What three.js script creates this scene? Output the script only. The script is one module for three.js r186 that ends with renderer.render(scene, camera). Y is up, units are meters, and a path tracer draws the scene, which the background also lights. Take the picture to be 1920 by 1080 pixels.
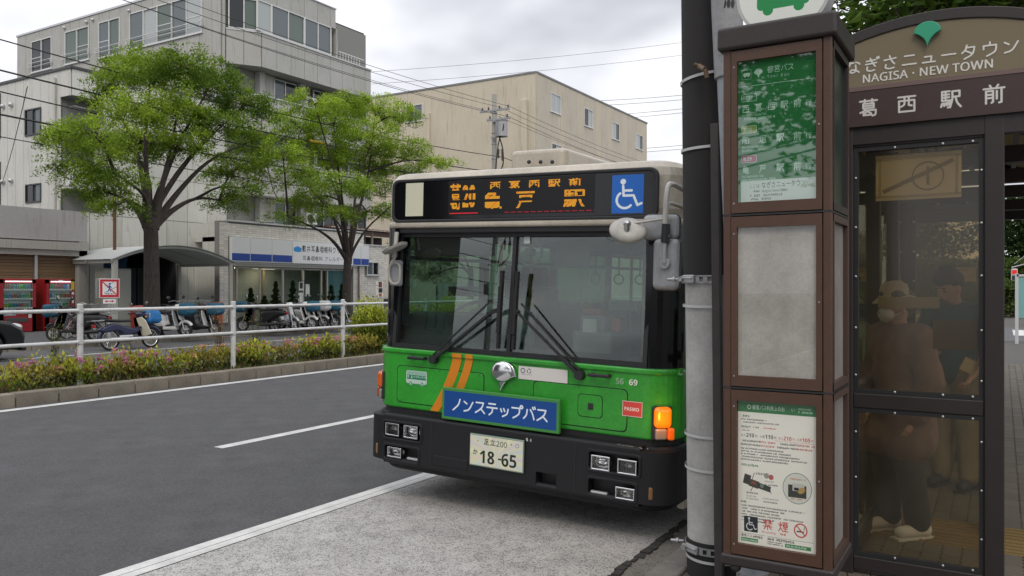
import * as THREE from 'three';
import { mergeGeometries } from 'three/addons/utils/BufferGeometryUtils.js';
import { RoundedBoxGeometry } from 'three/addons/geometries/RoundedBoxGeometry.js';
import { MarchingCubes } from 'three/addons/objects/MarchingCubes.js';
import { RectAreaLightUniformsLib } from 'three/addons/lights/RectAreaLightUniformsLib.js';

RectAreaLightUniformsLib.init();
const scene = new THREE.Scene();
// ---------- camera: x runs across the street (right = pavement side), -z runs up the street ----------
const YAW = 31.1 * Math.PI / 180, EYE = 1.66, FOCAL = 1525;
const camera = new THREE.PerspectiveCamera(2 * Math.atan(540 / FOCAL) * 180 / Math.PI, 16 / 9, 0.1, 900);
camera.position.set(0, EYE, 0); camera.rotation.y = YAW;
const renderer = new THREE.WebGLRenderer();
renderer.toneMapping = THREE.LinearToneMapping; renderer.toneMappingExposure = 1.2;
renderer.shadowMap.enabled = true;
// ---------- overcast sky ----------
function rng(s) { return () => { s |= 0; s = s + 0x6D2B79F5 | 0; let t = Math.imul(s ^ s >>> 15, 1 | s); t = t + Math.imul(t ^ t >>> 7, 61 | t) ^ t; return ((t ^ t >>> 14) >>> 0) / 4294967296; }; }
function lattice(seed, n) { const r = rng(seed), a = new Float32Array(n * n); for (let i = 0; i < n * n; i++) a[i] = r(); return a; }
function pnoise(lat, n, x, y) { const xi = Math.floor(x), yi = Math.floor(y), fx = x - xi, fy = y - yi, u = fx * fx * (3 - 2 * fx), v = fy * fy * (3 - 2 * fy), m = (k) => ((k % n) + n) % n; const a = lat[m(yi) * n + m(xi)], b = lat[m(yi) * n + m(xi + 1)], c = lat[m(yi + 1) * n + m(xi)], d = lat[m(yi + 1) * n + m(xi + 1)]; return (a + (b - a) * u) * (1 - v) + (c + (d - c) * u) * v; }
const skyLat = lattice(11, 64);
const SKY_LOW = 0.55, SKY_HIGH = 1.38;
{
  const W = 1024, H = 512, data = new Float32Array(W * H * 4);
  const fb = (x, y) => { let s = 0, a = 0.5; for (let i = 0; i < 5; i++) { s += a * pnoise(skyLat, 64, x, y); x = x * 2 + 7.3; y = y * 2 + 3.1; a *= 0.5; } return s; };
  for (let j = 0; j < H; j++) for (let i = 0; i < W; i++) {
    const el = ((j + 0.5) / H - 0.5) * Math.PI, az = ((i + 0.5) / W - 0.5) * 2 * Math.PI, y = Math.sin(el), x = Math.cos(az) * Math.cos(el), z = Math.sin(az) * Math.cos(el);
    const k = 1 / (Math.max(y, 0) + 0.22), n = fb(x * k * 2.3 + 47, z * k * 3.1 + 5), m = fb(x * k * 4.1 + 9, z * k * 5.1 + 31);
    let c = (n - 0.47) * 2.4 + (m - 0.47) * 0.9; c = Math.max(-1, Math.min(1, c));
    const base = SKY_LOW + (SKY_HIGH - SKY_LOW) * Math.pow(Math.max(0, y), 0.8), L = base * (1 + 0.46 * c), o = (j * W + i) * 4;
    data[o] = L * (0.965 + 0.02 * c); data[o + 1] = L * (0.985 + 0.01 * c); data[o + 2] = L * (1.045 - 0.02 * c); data[o + 3] = 1;
  }
  const t = new THREE.DataTexture(data, W, H, THREE.RGBAFormat, THREE.FloatType);
  t.mapping = THREE.EquirectangularReflectionMapping; t.magFilter = THREE.LinearFilter; t.minFilter = THREE.LinearFilter; t.needsUpdate = true;
  scene.background = t; scene.environment = t;
}
const sun = new THREE.DirectionalLight(0xfff1dc, 0.7);
sun.position.set(18, 60, 26); sun.target.position.set(-10, 0, -20); sun.castShadow = true; sun.shadow.radius = 30;
sun.shadow.mapSize.set(4096, 4096);
Object.assign(sun.shadow.camera, { left: -60, right: 60, top: 60, bottom: -60, near: 1, far: 200 });
scene.add(sun, sun.target);

// ---------- helpers ----------
const V3 = (x, y, z) => new THREE.Vector3(x, y, z);
const cY = Math.cos(YAW), sY = Math.sin(YAW);
function ray(px, py) { const a = (px - 960) / FOCAL, b = -(py - 540) / FOCAL; return V3(a * cY - sY, b, -a * sY - cY); }
const onX = (px, py, X) => { const r = ray(px, py), t = X / r.x; return V3(X, EYE + r.y * t, r.z * t); };   // where a measured pixel meets the plane x = X, and so on
const onZ = (px, py, Z) => { const r = ray(px, py), t = Z / r.z; return V3(r.x * t, EYE + r.y * t, Z); };
const onY = (px, py, Y) => { const r = ray(px, py), t = (Y - EYE) / r.y; return V3(r.x * t, Y, r.z * t); };
const onD = (px, py, d) => { const r = ray(px, py); return V3(r.x * d, EYE + r.y * d, r.z * d); };

function boxUV(g) {
  const p = g.attributes.position, n = g.attributes.normal, uv = new Float32Array(p.count * 2);
  for (let i = 0; i < p.count; i += 3) {
    let ax = 0, ay = 0, az = 0;
    for (let k = 0; k < 3; k++) { ax += n.getX(i + k); ay += n.getY(i + k); az += n.getZ(i + k); }
    ax = Math.abs(ax); ay = Math.abs(ay); az = Math.abs(az);
    for (let k = 0; k < 3; k++) {
      const x = p.getX(i + k), y = p.getY(i + k), z = p.getZ(i + k), o = (i + k) * 2;
      if (ay >= ax && ay >= az) { uv[o] = x; uv[o + 1] = -z; } else if (ax >= az) { uv[o] = z; uv[o + 1] = y; } else { uv[o] = x; uv[o + 1] = y; }
    }
  }
  g.setAttribute('uv', new THREE.BufferAttribute(uv, 2));
}
function clean(g) {
  const keep = g.userData.keep;
  if (g.index) g = g.toNonIndexed();
  if (!g.attributes.normal) g.computeVertexNormals();
  for (const k of Object.keys(g.attributes)) if (!['position', 'normal', 'uv'].includes(k)) g.deleteAttribute(k);
  if (!keep) boxUV(g);
  return g;
}
const E = new THREE.Euler(), Q = new THREE.Quaternion(), MX = new THREE.Matrix4();
function place(g, x = 0, y = 0, z = 0, rx = 0, ry = 0, rz = 0) { MX.compose(V3(x, y, z), Q.setFromEuler(E.set(rx, ry, rz)), V3(1, 1, 1)); return g.applyMatrix4(MX); }
const bx = (w, h, d, x, y, z, rx, ry, rz) => place(new THREE.BoxGeometry(w, h, d), x, y, z, rx, ry, rz);
const rb = (w, h, d, r, x, y, z, rx, ry, rz) => place(new RoundedBoxGeometry(w, h, d, 2, Math.min(r, w / 2.01, h / 2.01, d / 2.01)), x, y, z, rx, ry, rz);
const cy = (r0, r1, h, x, y, z, rx, ry, rz, n = 20) => place(new THREE.CylinderGeometry(r0, r1, h, n), x, y, z, rx, ry, rz);
const sp = (r, x, y, z, sx = 1, sy = 1, sz = 1, n = 16) => place(new THREE.SphereGeometry(r, n, Math.ceil(n * 0.7)).scale(sx, sy, sz), x, y, z);
const tor = (r, t, x, y, z, rx, ry, rz, n = 28) => place(new THREE.TorusGeometry(r, t, 8, n), x, y, z, rx, ry, rz);
const vv = (p) => p.isVector3 ? p : V3(...p);
const curve = (pts) => new THREE.CatmullRomCurve3(pts.map(vv), false, 'centripetal');
const tube = (pts, r, n = 12, s = 8) => new THREE.TubeGeometry(pts.length > 2 ? curve(pts) : new THREE.LineCurve3(vv(pts[0]), vv(pts[1])), pts.length > 2 ? n : 1, r, s);
function rod(a, b, r0, r1 = r0, n = 10) { a = vv(a); b = vv(b); const d = b.clone().sub(a), L = d.length(), g = new THREE.CylinderGeometry(r1, r0, L, n); g.applyQuaternion(new THREE.Quaternion().setFromUnitVectors(V3(0, 1, 0), d.normalize())); return g.translate((a.x + b.x) / 2, (a.y + b.y) / 2, (a.z + b.z) / 2); }
function bar(a, b, w, h) { a = vv(a); b = vv(b); const d = b.clone().sub(a), L = d.length(), g = new THREE.BoxGeometry(w, h, L); const m = new THREE.Matrix4().lookAt(b, a, Math.abs(d.y) > 0.95 * L ? V3(0, 0, 1) : V3(0, 1, 0)); g.applyMatrix4(m); return g.translate((a.x + b.x) / 2, (a.y + b.y) / 2, (a.z + b.z) / 2); }
function poly(pts) { const s = new THREE.Shape(); pts.forEach(([x, y], i) => i ? s.lineTo(x, y) : s.moveTo(x, y)); s.closePath(); return s; }
function rrect(w, h, r, x = 0, y = 0) { const s = new THREE.Shape(), a = x - w / 2, b = x + w / 2, c = y - h / 2, d = y + h / 2; s.moveTo(a + r, c); s.lineTo(b - r, c); s.quadraticCurveTo(b, c, b, c + r); s.lineTo(b, d - r); s.quadraticCurveTo(b, d, b - r, d); s.lineTo(a + r, d); s.quadraticCurveTo(a, d, a, d - r); s.lineTo(a, c + r); s.quadraticCurveTo(a, c, a + r, c); return s; }
const ext = (shape, depth, bevel = 0, seg = 8, bs = 2) => new THREE.ExtrudeGeometry(shape, { depth: depth - 2 * bevel, bevelEnabled: bevel > 0, bevelSize: bevel, bevelThickness: bevel, bevelOffset: -bevel, bevelSegments: bs, curveSegments: seg }).translate(0, 0, bevel);
const lathe = (pts, n = 20) => new THREE.LatheGeometry(pts.map(([x, y]) => new THREE.Vector2(x, y)), n);
function quadPrint(w, h) { const g = new THREE.PlaneGeometry(w, h); g.userData.keep = true; return g; }

function mk(name, parent, mat, ...geos) {
  const list = geos.flat().map((g) => clean(g)), m = new THREE.Mesh(list.length > 1 ? mergeGeometries(list) : list[0], mat);
  m.name = name; m.castShadow = m.receiveShadow = true; parent.add(m); return m;
}
const used = {};
function numbered(n) { const k = used[n] = (used[n] ?? -1) + 1; return k ? n + '_' + String(k).padStart(3, '0') : n; }
function tag(o, label, category, group, kind) { o.userData = { ...(label && { label }), ...(category && { category }), ...(group && { group }), ...(kind && { kind }) }; return o; }
function thing(name, label, category, pos = [0, 0, 0], turn = 0, group) { const o = new THREE.Group(); o.name = numbered(name); o.position.copy(vv(pos)); o.rotation.y = turn; scene.add(o); return tag(o, label, category, group); }
function single(name, label, category, mat, geos, group) { return tag(mk(numbered(name), scene, mat, geos), label, category, group); }
function struct(name, mat, ...geos) { const m = mk(numbered(name), scene, mat, ...geos); m.userData.kind = 'structure'; return m; }
function dup(o, label, pos, turn, group) { const c = o.clone(); c.name = numbered(o.name.replace(/_\d{3}$/, '')); c.position.copy(vv(pos)); c.rotation.y = turn; c.userData = { ...o.userData, label, ...(group && { group }) }; scene.add(c); return c; }

// ---------- computed textures: grey patterns near white that the material's colour multiplies ----------
function pattern(seed, f, size = 512) {
  const data = new Uint8Array(size * size * 4), lats = {};
  const N = (n, x, y) => { lats[n] ??= lattice(seed + n, n); return pnoise(lats[n], n, x * n, y * n); };
  for (let j = 0; j < size; j++) for (let i = 0; i < size; i++) {
    const v = f(i / size, j / size, N), o = (j * size + i) * 4, q = typeof v === 'number' ? [v, v, v] : v;
    for (let c = 0; c < 3; c++) data[o + c] = Math.max(0, Math.min(255, q[c] * 255)); data[o + 3] = 255;
  }
  const t = new THREE.DataTexture(data, size, size); t.wrapS = t.wrapT = THREE.RepeatWrapping; t.magFilter = THREE.LinearFilter; t.minFilter = THREE.LinearMipmapLinearFilter; t.generateMipmaps = true; t.colorSpace = THREE.SRGBColorSpace; t.needsUpdate = true; return t;
}
const rep = (t, sx, sy = sx, srgb = true) => { const c = t.clone(); c.repeat.set(1 / sx, 1 / sy); c.colorSpace = srgb ? THREE.SRGBColorSpace : THREE.NoColorSpace; c.needsUpdate = true; return c; };
const T = {
  grain: pattern(3, (x, y, N) => 0.80 + 0.10 * N(256, x, y) + 0.08 * N(64, x, y) + 0.06 * N(8, x, y)),
  patch: pattern(5, (x, y, N) => { const a = N(4, x, y) * 0.5 + N(16, x, y) * 0.3 + N(64, x, y) * 0.2; return 0.72 + 0.24 * a + 0.08 * N(256, x, y); }),
  streak: pattern(7, (x, y, N) => { const s = N(128, x, y * 0.04) * 0.6 + N(32, x, y * 0.13) * 0.4, d = Math.max(0, s - 0.6) * (0.3 + 1.0 * N(8, x, y)), b = 0.9 + 0.05 * N(128, x, y) + 0.06 * N(4, x, y) - d * 0.4; return [b, b - d * 0.04, b - 0.01 - d * 0.1]; }),
  asphalt: pattern(9, (x, y, N) => { const g = N(256, x, y), h = N(128, x, y); return 0.62 + 0.22 * g + 0.12 * h + (g > 0.86 ? 0.18 : 0) + 0.10 * N(6, x, y) + 0.05 * N(17, x, y); }, 1024),
  bay: pattern(13, (x, y, N) => { const s = N(256, x, y) * 0.62 + N(128, x, y) * 0.3 + N(32, x, y) * 0.16, d = s > 0.65 ? -0.30 : s > 0.60 ? -0.11 : 0; const b = 0.86 + 0.10 * N(8, x, y) + 0.06 * N(64, x, y) + d; return [b, b * 0.99, b * 0.97]; }, 1024),
  bark: pattern(15, (x, y, N) => 0.55 + 0.3 * N(64, x, y * 0.2) + 0.18 * N(32, x, y * 0.3) + 0.14 * N(128, x, y)),
  speck: pattern(17, (x, y, N) => { const s = N(128, x, y), f = N(256, x, y); return 0.72 + 0.2 * f + (s > 0.8 ? 0.25 : 0); }),
};
const std = (hex, rough = 0.8, o = {}) => new THREE.MeshStandardMaterial({ color: hex, roughness: rough, ...o });
const lin = (r, g, b, rough = 0.8, o = {}) => { const m = std(0xffffff, rough, o); m.color.setRGB(r, g, b); return m; };
const phy = (o) => new THREE.MeshPhysicalMaterial(o);
const M = {
  asphalt: lin(0.094, 0.094, 0.098, 0.93, { map: rep(T.asphalt, 1.6), bumpMap: rep(T.asphalt, 1.6, 1.6, false), bumpScale: 0.004 }),
  asphalt2: lin(0.13, 0.13, 0.135, 0.95, { map: rep(T.asphalt, 2.3), bumpMap: rep(T.asphalt, 2.3, 2.3, false), bumpScale: 0.004 }),
  bay: lin(0.50, 0.50, 0.50, 0.9, { map: rep(T.bay, 1.15), bumpMap: rep(T.bay, 1.15, 1.15, false), bumpScale: 0.003 }),
  gutter: lin(0.22, 0.215, 0.2, 0.95, { map: rep(T.bay, 0.9), bumpMap: rep(T.patch, 0.7, 0.7, false), bumpScale: 0.02 }),
  paint: lin(0.72, 0.72, 0.70, 0.75, { map: rep(T.patch, 0.7), bumpMap: rep(T.grain, 0.3, 0.3, false), bumpScale: 0.002 }),
  kerb: lin(0.28, 0.245, 0.195, 0.95, { map: rep(T.patch, 0.8), bumpMap: rep(T.grain, 0.25, 0.25, false), bumpScale: 0.006 }),
  soil: lin(0.11, 0.085, 0.055, 1, { map: rep(T.patch, 0.5), bumpMap: rep(T.patch, 0.25, 0.25, false), bumpScale: 0.05 }),
  concrete: lin(0.42, 0.41, 0.385, 0.92, { map: rep(T.streak, 1.6, 2.2), bumpMap: rep(T.grain, 0.3, 0.3, false), bumpScale: 0.003 }),
  panelA: lin(0.47, 0.465, 0.44, 0.9, { map: rep(T.streak, 3, 4) }),
  panelB: lin(0.50, 0.49, 0.465, 0.9, { map: rep(T.streak, 3.7, 5) }),
  panelC: lin(0.49, 0.485, 0.47, 0.9, { map: rep(T.streak, 2.6, 3.1) }),
  white: lin(0.70, 0.695, 0.66, 0.88, { map: rep(T.streak, 3, 4) }),
  white2: lin(0.64, 0.635, 0.60, 0.88, { map: rep(T.streak, 2.3, 5) }),
  beige: lin(0.64, 0.57, 0.46, 0.9, { map: rep(T.streak, 5, 6) }),
  beige2: lin(0.60, 0.54, 0.45, 0.9, { map: rep(T.streak, 3, 4) }),
  joint: lin(0.25, 0.25, 0.235, 0.95),
  tile: lin(0.66, 0.64, 0.60, 0.45), grout: lin(0.22, 0.21, 0.2, 0.95),
  alu: lin(0.55, 0.55, 0.55, 0.4, { metalness: 0.6 }), frameWhite: lin(0.66, 0.66, 0.65, 0.5), frameDark: lin(0.05, 0.05, 0.052, 0.45),
  glassDark: phy({ color: 0x15181b, roughness: 0.06, ior: 1.6 }), glassGrey: phy({ color: 0x5b6468, roughness: 0.1, ior: 1.6 }), glassPale: phy({ color: 0xaab0b0, roughness: 0.25, ior: 1.5 }), glassGreen: phy({ color: 0x56655c, roughness: 0.1, ior: 1.6 }),
  clear: phy({ color: 0xf4fbf8, roughness: 0, transmission: 1, thickness: 0, ior: 1.5 }),
  railWhite: lin(0.74, 0.74, 0.73, 0.4, { map: rep(T.patch, 0.5) }),
  black: lin(0.02, 0.02, 0.022, 0.5), rubber: lin(0.018, 0.018, 0.019, 0.85), chrome: lin(0.75, 0.75, 0.76, 0.16, { metalness: 1 }), steel: lin(0.5, 0.5, 0.5, 0.35, { metalness: 0.9 }),
  galv: lin(0.5, 0.5, 0.51, 0.5, { metalness: 0.55, map: rep(T.patch, 0.3) }), wire: lin(0.025, 0.025, 0.028, 0.7),
  bark: lin(0.075, 0.06, 0.05, 0.95, { map: rep(T.bark, 0.5, 0.9), bumpMap: rep(T.bark, 0.5, 0.9, false), bumpScale: 0.03 }),
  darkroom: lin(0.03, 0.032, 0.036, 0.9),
  red: lin(0.42, 0.015, 0.02, 0.35), brown: lin(0.085, 0.045, 0.032, 0.5, { map: rep(T.grain, 0.4) }), brownDark: lin(0.035, 0.026, 0.026, 0.45, { map: rep(T.grain, 0.5) }),
};

// ---------- stroke lettering: every sign is drawn from its strokes on a 100-unit square; "~" marks a curved stroke ----------
const GLYPH = {};
`ノ ~76,12 62,50 20,88
ン 15,22 38,36;~16,86 55,72 86,22
ス 18,18 76,18;~76,18 60,54 14,86;54,56 86,86
テ 24,16 76,16;10,42 90,42;~54,42 50,70 28,90
ッ 22,42 30,60;46,38 54,56;~80,40 70,72 38,90
プ 14,24 72,24;~72,24 66,62 24,90;o86,14,9
バ ~34,26 28,60 8,84;~58,24 74,50 86,84;74,8 80,20;88,4 94,16
ク ~38,8 30,32 12,52;34,22 80,22;~80,22 68,66 24,92
リ 26,14 26,58;~74,12 74,60 40,92
ニ 22,24 78,24;10,80 90,80
ア 14,16 84,16;~84,16 74,38 54,48;~50,32 48,66 22,92
レ 26,12 26,84;~26,84 60,74 86,48
ル ~30,14 30,60 8,88;58,12 58,84;~58,84 78,74 94,50
ギ 18,32 80,24;10,62 90,52;40,10 56,92;74,6 80,16;88,2 94,12
ー 12,50 88,50
ュ 26,46 66,46;66,46 62,82;14,82 86,82
タ ~38,8 30,34 12,54;34,22 80,22;~80,22 68,66 24,92;32,42 66,62
ウ 50,6 50,24;16,26 16,48;16,26 84,26;~84,26 78,66 34,92
な 12,26 52,24;~34,8 28,36 10,58;~66,22 80,26 90,36;~64,40 66,66 60,84 40,90 30,80 44,70 66,76 86,90
ぎ 18,26 74,20;14,46 80,40;~42,8 56,40 72,64;~24,64 22,84 44,92 68,88;82,6 86,16;92,2 96,12
さ 14,34 84,26;~46,8 58,40 76,64;~24,64 22,84 46,92 72,88
こ 24,22 76,22;~20,66 24,84 50,88 84,82
は ~20,12 12,50 20,90;40,30 90,28;~70,10 70,60 66,84 48,90 38,80 50,70 70,74 90,88
か ~10,34 56,28 64,34 60,70 50,88 38,82;~34,8 26,50 10,88;~72,22 84,34 92,54
の ~52,18 46,60 24,84 12,58 30,24 62,18 88,40 84,72 56,90
い ~16,22 16,58 26,82 38,70;~70,26 84,44 86,66
お 14,30 60,28;~36,10 36,60 34,86 20,90 14,76 40,54 70,50 88,64 80,84 60,88;~72,20 82,28 88,34
西 10,14 90,14;40,14 40,34;60,14 60,34;14,34 86,34 86,90 14,90 14,34;~40,34 38,54 22,64;60,34 60,58 74,62
葛 8,14 92,14;32,6 32,22;68,6 68,22;24,28 76,28 76,52 24,52 24,28;24,40 76,40;~36,54 28,66 10,74;28,64 86,64;~86,64 84,88 70,94;46,66 34,78;46,70 62,80;26,72 26,88 66,88
駅 12,10 46,10;12,10 12,56;12,26 44,26;12,40 44,40;28,10 28,56;12,56 48,56 46,88 38,92;12,70 8,86;20,68 22,82;30,68 33,80;38,66 42,76;58,12 90,12 90,40 58,40;~58,12 58,50 48,92;~72,40 80,70 96,92
前 32,4 38,16;68,4 60,16;6,20 94,20;16,32 16,92;16,32 46,32 46,86 40,90;16,50 46,50;16,66 46,66;62,34 62,72;82,28 82,90 72,92
敷 8,20 50,20;28,6 28,54;12,30 46,30 46,54 12,54 12,30;12,42 46,42;38,8 46,14;6,64 52,64;~30,64 26,82 8,92;24,74 44,74 42,90 34,92;~64,8 60,24 52,36;62,22 92,22;~84,22 74,64 50,92;~60,36 74,66 94,92
井 14,30 86,30;8,62 92,62;~34,10 34,62 20,92;66,10 66,92
耳 10,10 90,10;28,10 28,72;70,10 70,94;28,30 70,30;28,50 70,50;8,76 92,68
鼻 46,4 40,12;30,12 70,12 70,42 30,42 30,12;30,22 70,22;30,32 70,32;20,48 80,48 80,72 20,72 20,48;50,48 50,72;20,60 80,60;8,80 92,80;36,74 26,96;64,74 64,96
咽 8,24 30,24 30,70 8,70 8,24;42,10 92,10 92,90 42,90 42,10;50,34 84,34;~67,18 66,54 52,78;~67,44 74,64 84,78
喉 6,24 26,24 26,70 6,70 6,24;~42,8 40,28 30,44;38,30 38,92;50,14 88,14 88,28;46,28 94,28;58,38 52,50;56,44 90,44;48,60 94,60;70,44 70,62;~70,62 64,80 46,92;~70,62 78,80 94,92
科 42,8 14,18;6,36 48,36;28,16 28,92;28,42 8,70;28,42 46,62;60,16 70,26;58,38 68,48;52,68 96,58;84,6 84,92
足 28,10 72,10 72,38 28,38 28,10;50,38 50,84;50,58 78,58;~26,54 24,70 12,92;~24,72 44,86 92,90
立 50,6 50,22;16,24 84,24;34,38 40,76;66,36 58,78;8,84 92,84
都 10,22 52,22;30,6 30,40;4,42 60,42;54,8 10,62;22,54 50,54 50,92 22,92 22,54;22,72 50,72;68,10 68,94;68,12 92,12 80,38 92,60 84,72 72,72
営 24,4 30,16;50,2 50,16;76,4 68,16;10,20 10,34;10,20 90,20 90,34;28,32 72,32 72,52 28,52 28,32;20,62 80,62 80,92 20,92 20,62;50,52 46,62
行 32,6 10,28;34,32 8,58;24,48 24,94;48,18 90,18;44,44 96,44;74,44 74,90 62,90
船 30,4 26,14;14,14 46,14 46,90 38,92;~14,14 12,60 6,92;6,50 50,50;28,24 30,36;28,60 30,72;~62,14 60,32 52,46;~76,12 82,32 96,44;58,56 90,56 90,90 58,90 58,56
堀 6,36 36,36;20,12 20,80;4,86 38,74;44,10 90,10 90,30 44,30;~44,10 44,60 38,92;68,36 68,92;54,42 54,62 84,62;84,42 84,62;50,70 50,92 90,92;90,70 90,92
亀 38,4 20,24;34,14 64,14 56,26;20,28 80,28 80,48 20,48 20,28;20,38 80,38;20,54 80,54 80,76 20,76 20,54;20,65 80,65;50,28 50,90;50,90 90,92 92,80
戸 12,12 88,12;26,30 78,30 78,52;26,52 78,52;~26,30 24,66 8,92
甲 14,10 86,10 86,54 14,54 14,10;14,32 86,32;50,10 50,94
禁 6,16 46,16;26,4 26,46;26,20 6,40;26,20 44,36;54,16 94,16;74,4 74,46;74,20 56,38;74,20 94,40;28,54 72,54;8,66 92,66;50,66 50,94;28,74 14,92;70,74 88,90
煙 10,24 14,42;40,20 34,38;~25,8 25,56 6,92;~26,58 34,70 42,84;48,10 96,10;62,10 62,28;82,10 82,28;52,28 92,28 92,50 52,50 52,28;62,28 62,50;80,28 80,50;52,66 92,66;72,52 72,90;44,90 98,90
大 8,32 92,32;~50,6 48,54 8,92;~52,38 66,70 94,92
人 ~48,8 44,56 6,92;~48,30 64,70 94,92
小 50,6 50,90 38,86;~26,34 22,56 8,72;~74,34 82,54 94,70
児 22,8 22,46;44,8 84,8 84,46 44,46 44,8;44,26 84,26;~38,50 36,76 8,92;62,50 62,88 90,90 94,76
円 14,92 14,12 86,12 86,92 76,92;50,12 50,48;14,48 86,48
利 40,8 14,18;6,34 48,34;28,14 28,92;28,40 8,68;28,40 46,60;62,18 62,68;86,8 86,90 74,92
用 ~20,12 18,60 8,92;20,12 80,12 80,92 70,92;20,36 80,36;20,60 80,60;50,12 50,92
上 50,10 50,86;50,44 82,44;8,86 92,86
運 34,14 34,24;34,16 94,16 94,26;42,32 88,32 88,66 42,66 42,32;42,49 88,49;38,24 92,24;64,20 64,84;34,76 96,76;10,12 18,22;6,36 20,36 14,66 ;~6,84 20,74 46,90 96,90
賃 ~24,4 18,16 6,24;18,14 18,46;~84,6 60,12 36,14;30,28 92,28;62,12 62,46;40,46 86,46;26,54 76,54 76,82 26,82 26,54;26,63 76,63;26,72 76,72;38,84 18,96;62,84 84,96`.split('\n').forEach((l) => { const i = l.indexOf(' '); GLYPH[l.slice(0, i)] = l.slice(i + 1); });
function write(c, str, x, y, size, o = {}) {   // x, y: top left of the first square
  const { lw = 9, color = '#fff', adv = 1.08, squash = 1, font = 'bold' } = o; c.strokeStyle = c.fillStyle = color; c.lineCap = c.lineJoin = 'round';
  for (const ch of str) {
    const g = GLYPH[ch];
    if (g) {
      c.save(); c.translate(x, y); c.scale(size * squash / 100, size / 100); c.lineWidth = lw;
      for (let s of g.split(';')) {
        c.beginPath();
        if (s[0] === 'o') { const [a, b, r] = s.slice(1).split(',').map(Number); c.arc(a, b, r, 0, 7); c.stroke(); continue; }
        const smooth = s[0] === '~', p = s.replace('~', '').trim().split(' ').map((q) => q.split(',').map(Number));
        if (!smooth) p.forEach(([a, b], i) => i ? c.lineTo(a, b) : c.moveTo(a, b));
        else { const cv = new THREE.SplineCurve(p.map(([a, b]) => new THREE.Vector2(a, b))).getPoints(24); cv.forEach((q, i) => i ? c.lineTo(q.x, q.y) : c.moveTo(q.x, q.y)); }
        c.stroke();
      }
      c.restore(); x += size * squash * adv;
    } else if (ch === ' ') x += size * squash * 0.5;
    else { c.font = `${font} ${size * 1.06}px sans-serif`; c.textBaseline = 'alphabetic'; c.save(); c.translate(x, y + size * 0.9); c.scale(squash, 1); c.fillText(ch, 0, 0); c.restore(); x += c.measureText(ch).width * squash * 1.03; }
  }
  return x;
}
function canvasTex(w, h, draw) { const cv = document.createElement('canvas'); cv.width = w; cv.height = h; const c = cv.getContext('2d'); draw(c, w, h); const t = new THREE.CanvasTexture(cv); t.colorSpace = THREE.SRGBColorSpace; return t; }
function printMat(w, h, draw, rough = 0.5, o = {}) { return new THREE.MeshStandardMaterial({ map: canvasTex(w, h, draw), roughness: rough, ...o }); }
function circle(c, x, y, r, fill, stroke, lw) { c.beginPath(); c.arc(x, y, r, 0, 7); if (fill) { c.fillStyle = fill; c.fill(); } if (stroke) { c.strokeStyle = stroke; c.lineWidth = lw; c.stroke(); } }
function scribble(c, x, y, w, h, color, seed) { const r = rng(seed); c.strokeStyle = color; c.lineWidth = Math.max(1, h * 0.16); let q = x; while (q < x + w) { const cw = h * (0.6 + 0.5 * r()); if (r() > 0.08) { c.beginPath(); for (let k = 0; k < 4; k++) { const yy = y + h * (0.1 + 0.8 * r()); if (r() > 0.5) { c.moveTo(q, yy); c.lineTo(q + cw * 0.8, yy); } else { c.moveTo(q + cw * r() * 0.8, y); c.lineTo(q + cw * r() * 0.8, y + h); } } c.stroke(); } q += cw; } }
function wheelchair(c, x, y, s, color) { c.strokeStyle = c.fillStyle = color; c.lineCap = 'round'; c.lineJoin = 'round'; c.lineWidth = s * 0.075; const P = (a, b) => [x + a * s, y + b * s]; circle(c, ...P(0.36, 0.13), s * 0.085, color); c.beginPath(); c.moveTo(...P(0.36, 0.25)); c.lineTo(...P(0.38, 0.55)); c.lineTo(...P(0.68, 0.55)); c.lineTo(...P(0.80, 0.84)); c.lineTo(...P(0.92, 0.79)); c.stroke(); c.beginPath(); c.moveTo(...P(0.38, 0.40)); c.lineTo(...P(0.62, 0.40)); c.stroke(); c.beginPath(); c.arc(x + 0.42 * s, y + 0.68 * s, 0.245 * s, -2.2, 0.75, true); c.stroke(); }
function ginkgo(c, x, y, s, color) { c.fillStyle = color; c.beginPath(); c.moveTo(x, y + s * 0.6); c.quadraticCurveTo(x - s * 0.08, y + s * 0.15, x - s * 0.5, y); c.quadraticCurveTo(x - s * 0.42, y - s * 0.42, x, y - s * 0.42); c.quadraticCurveTo(x + s * 0.42, y - s * 0.42, x + s * 0.5, y); c.quadraticCurveTo(x + s * 0.08, y + s * 0.15, x, y + s * 0.6); c.fill(); }
function ginkgoShape(s) { const g = new THREE.Shape(); g.moveTo(0, -s * 0.6); g.quadraticCurveTo(-s * 0.08, -s * 0.15, -s * 0.5, 0); g.quadraticCurveTo(-s * 0.42, s * 0.42, 0, s * 0.42); g.quadraticCurveTo(s * 0.42, s * 0.42, s * 0.5, 0); g.quadraticCurveTo(s * 0.08, -s * 0.15, 0, -s * 0.6); return g; }
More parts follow.
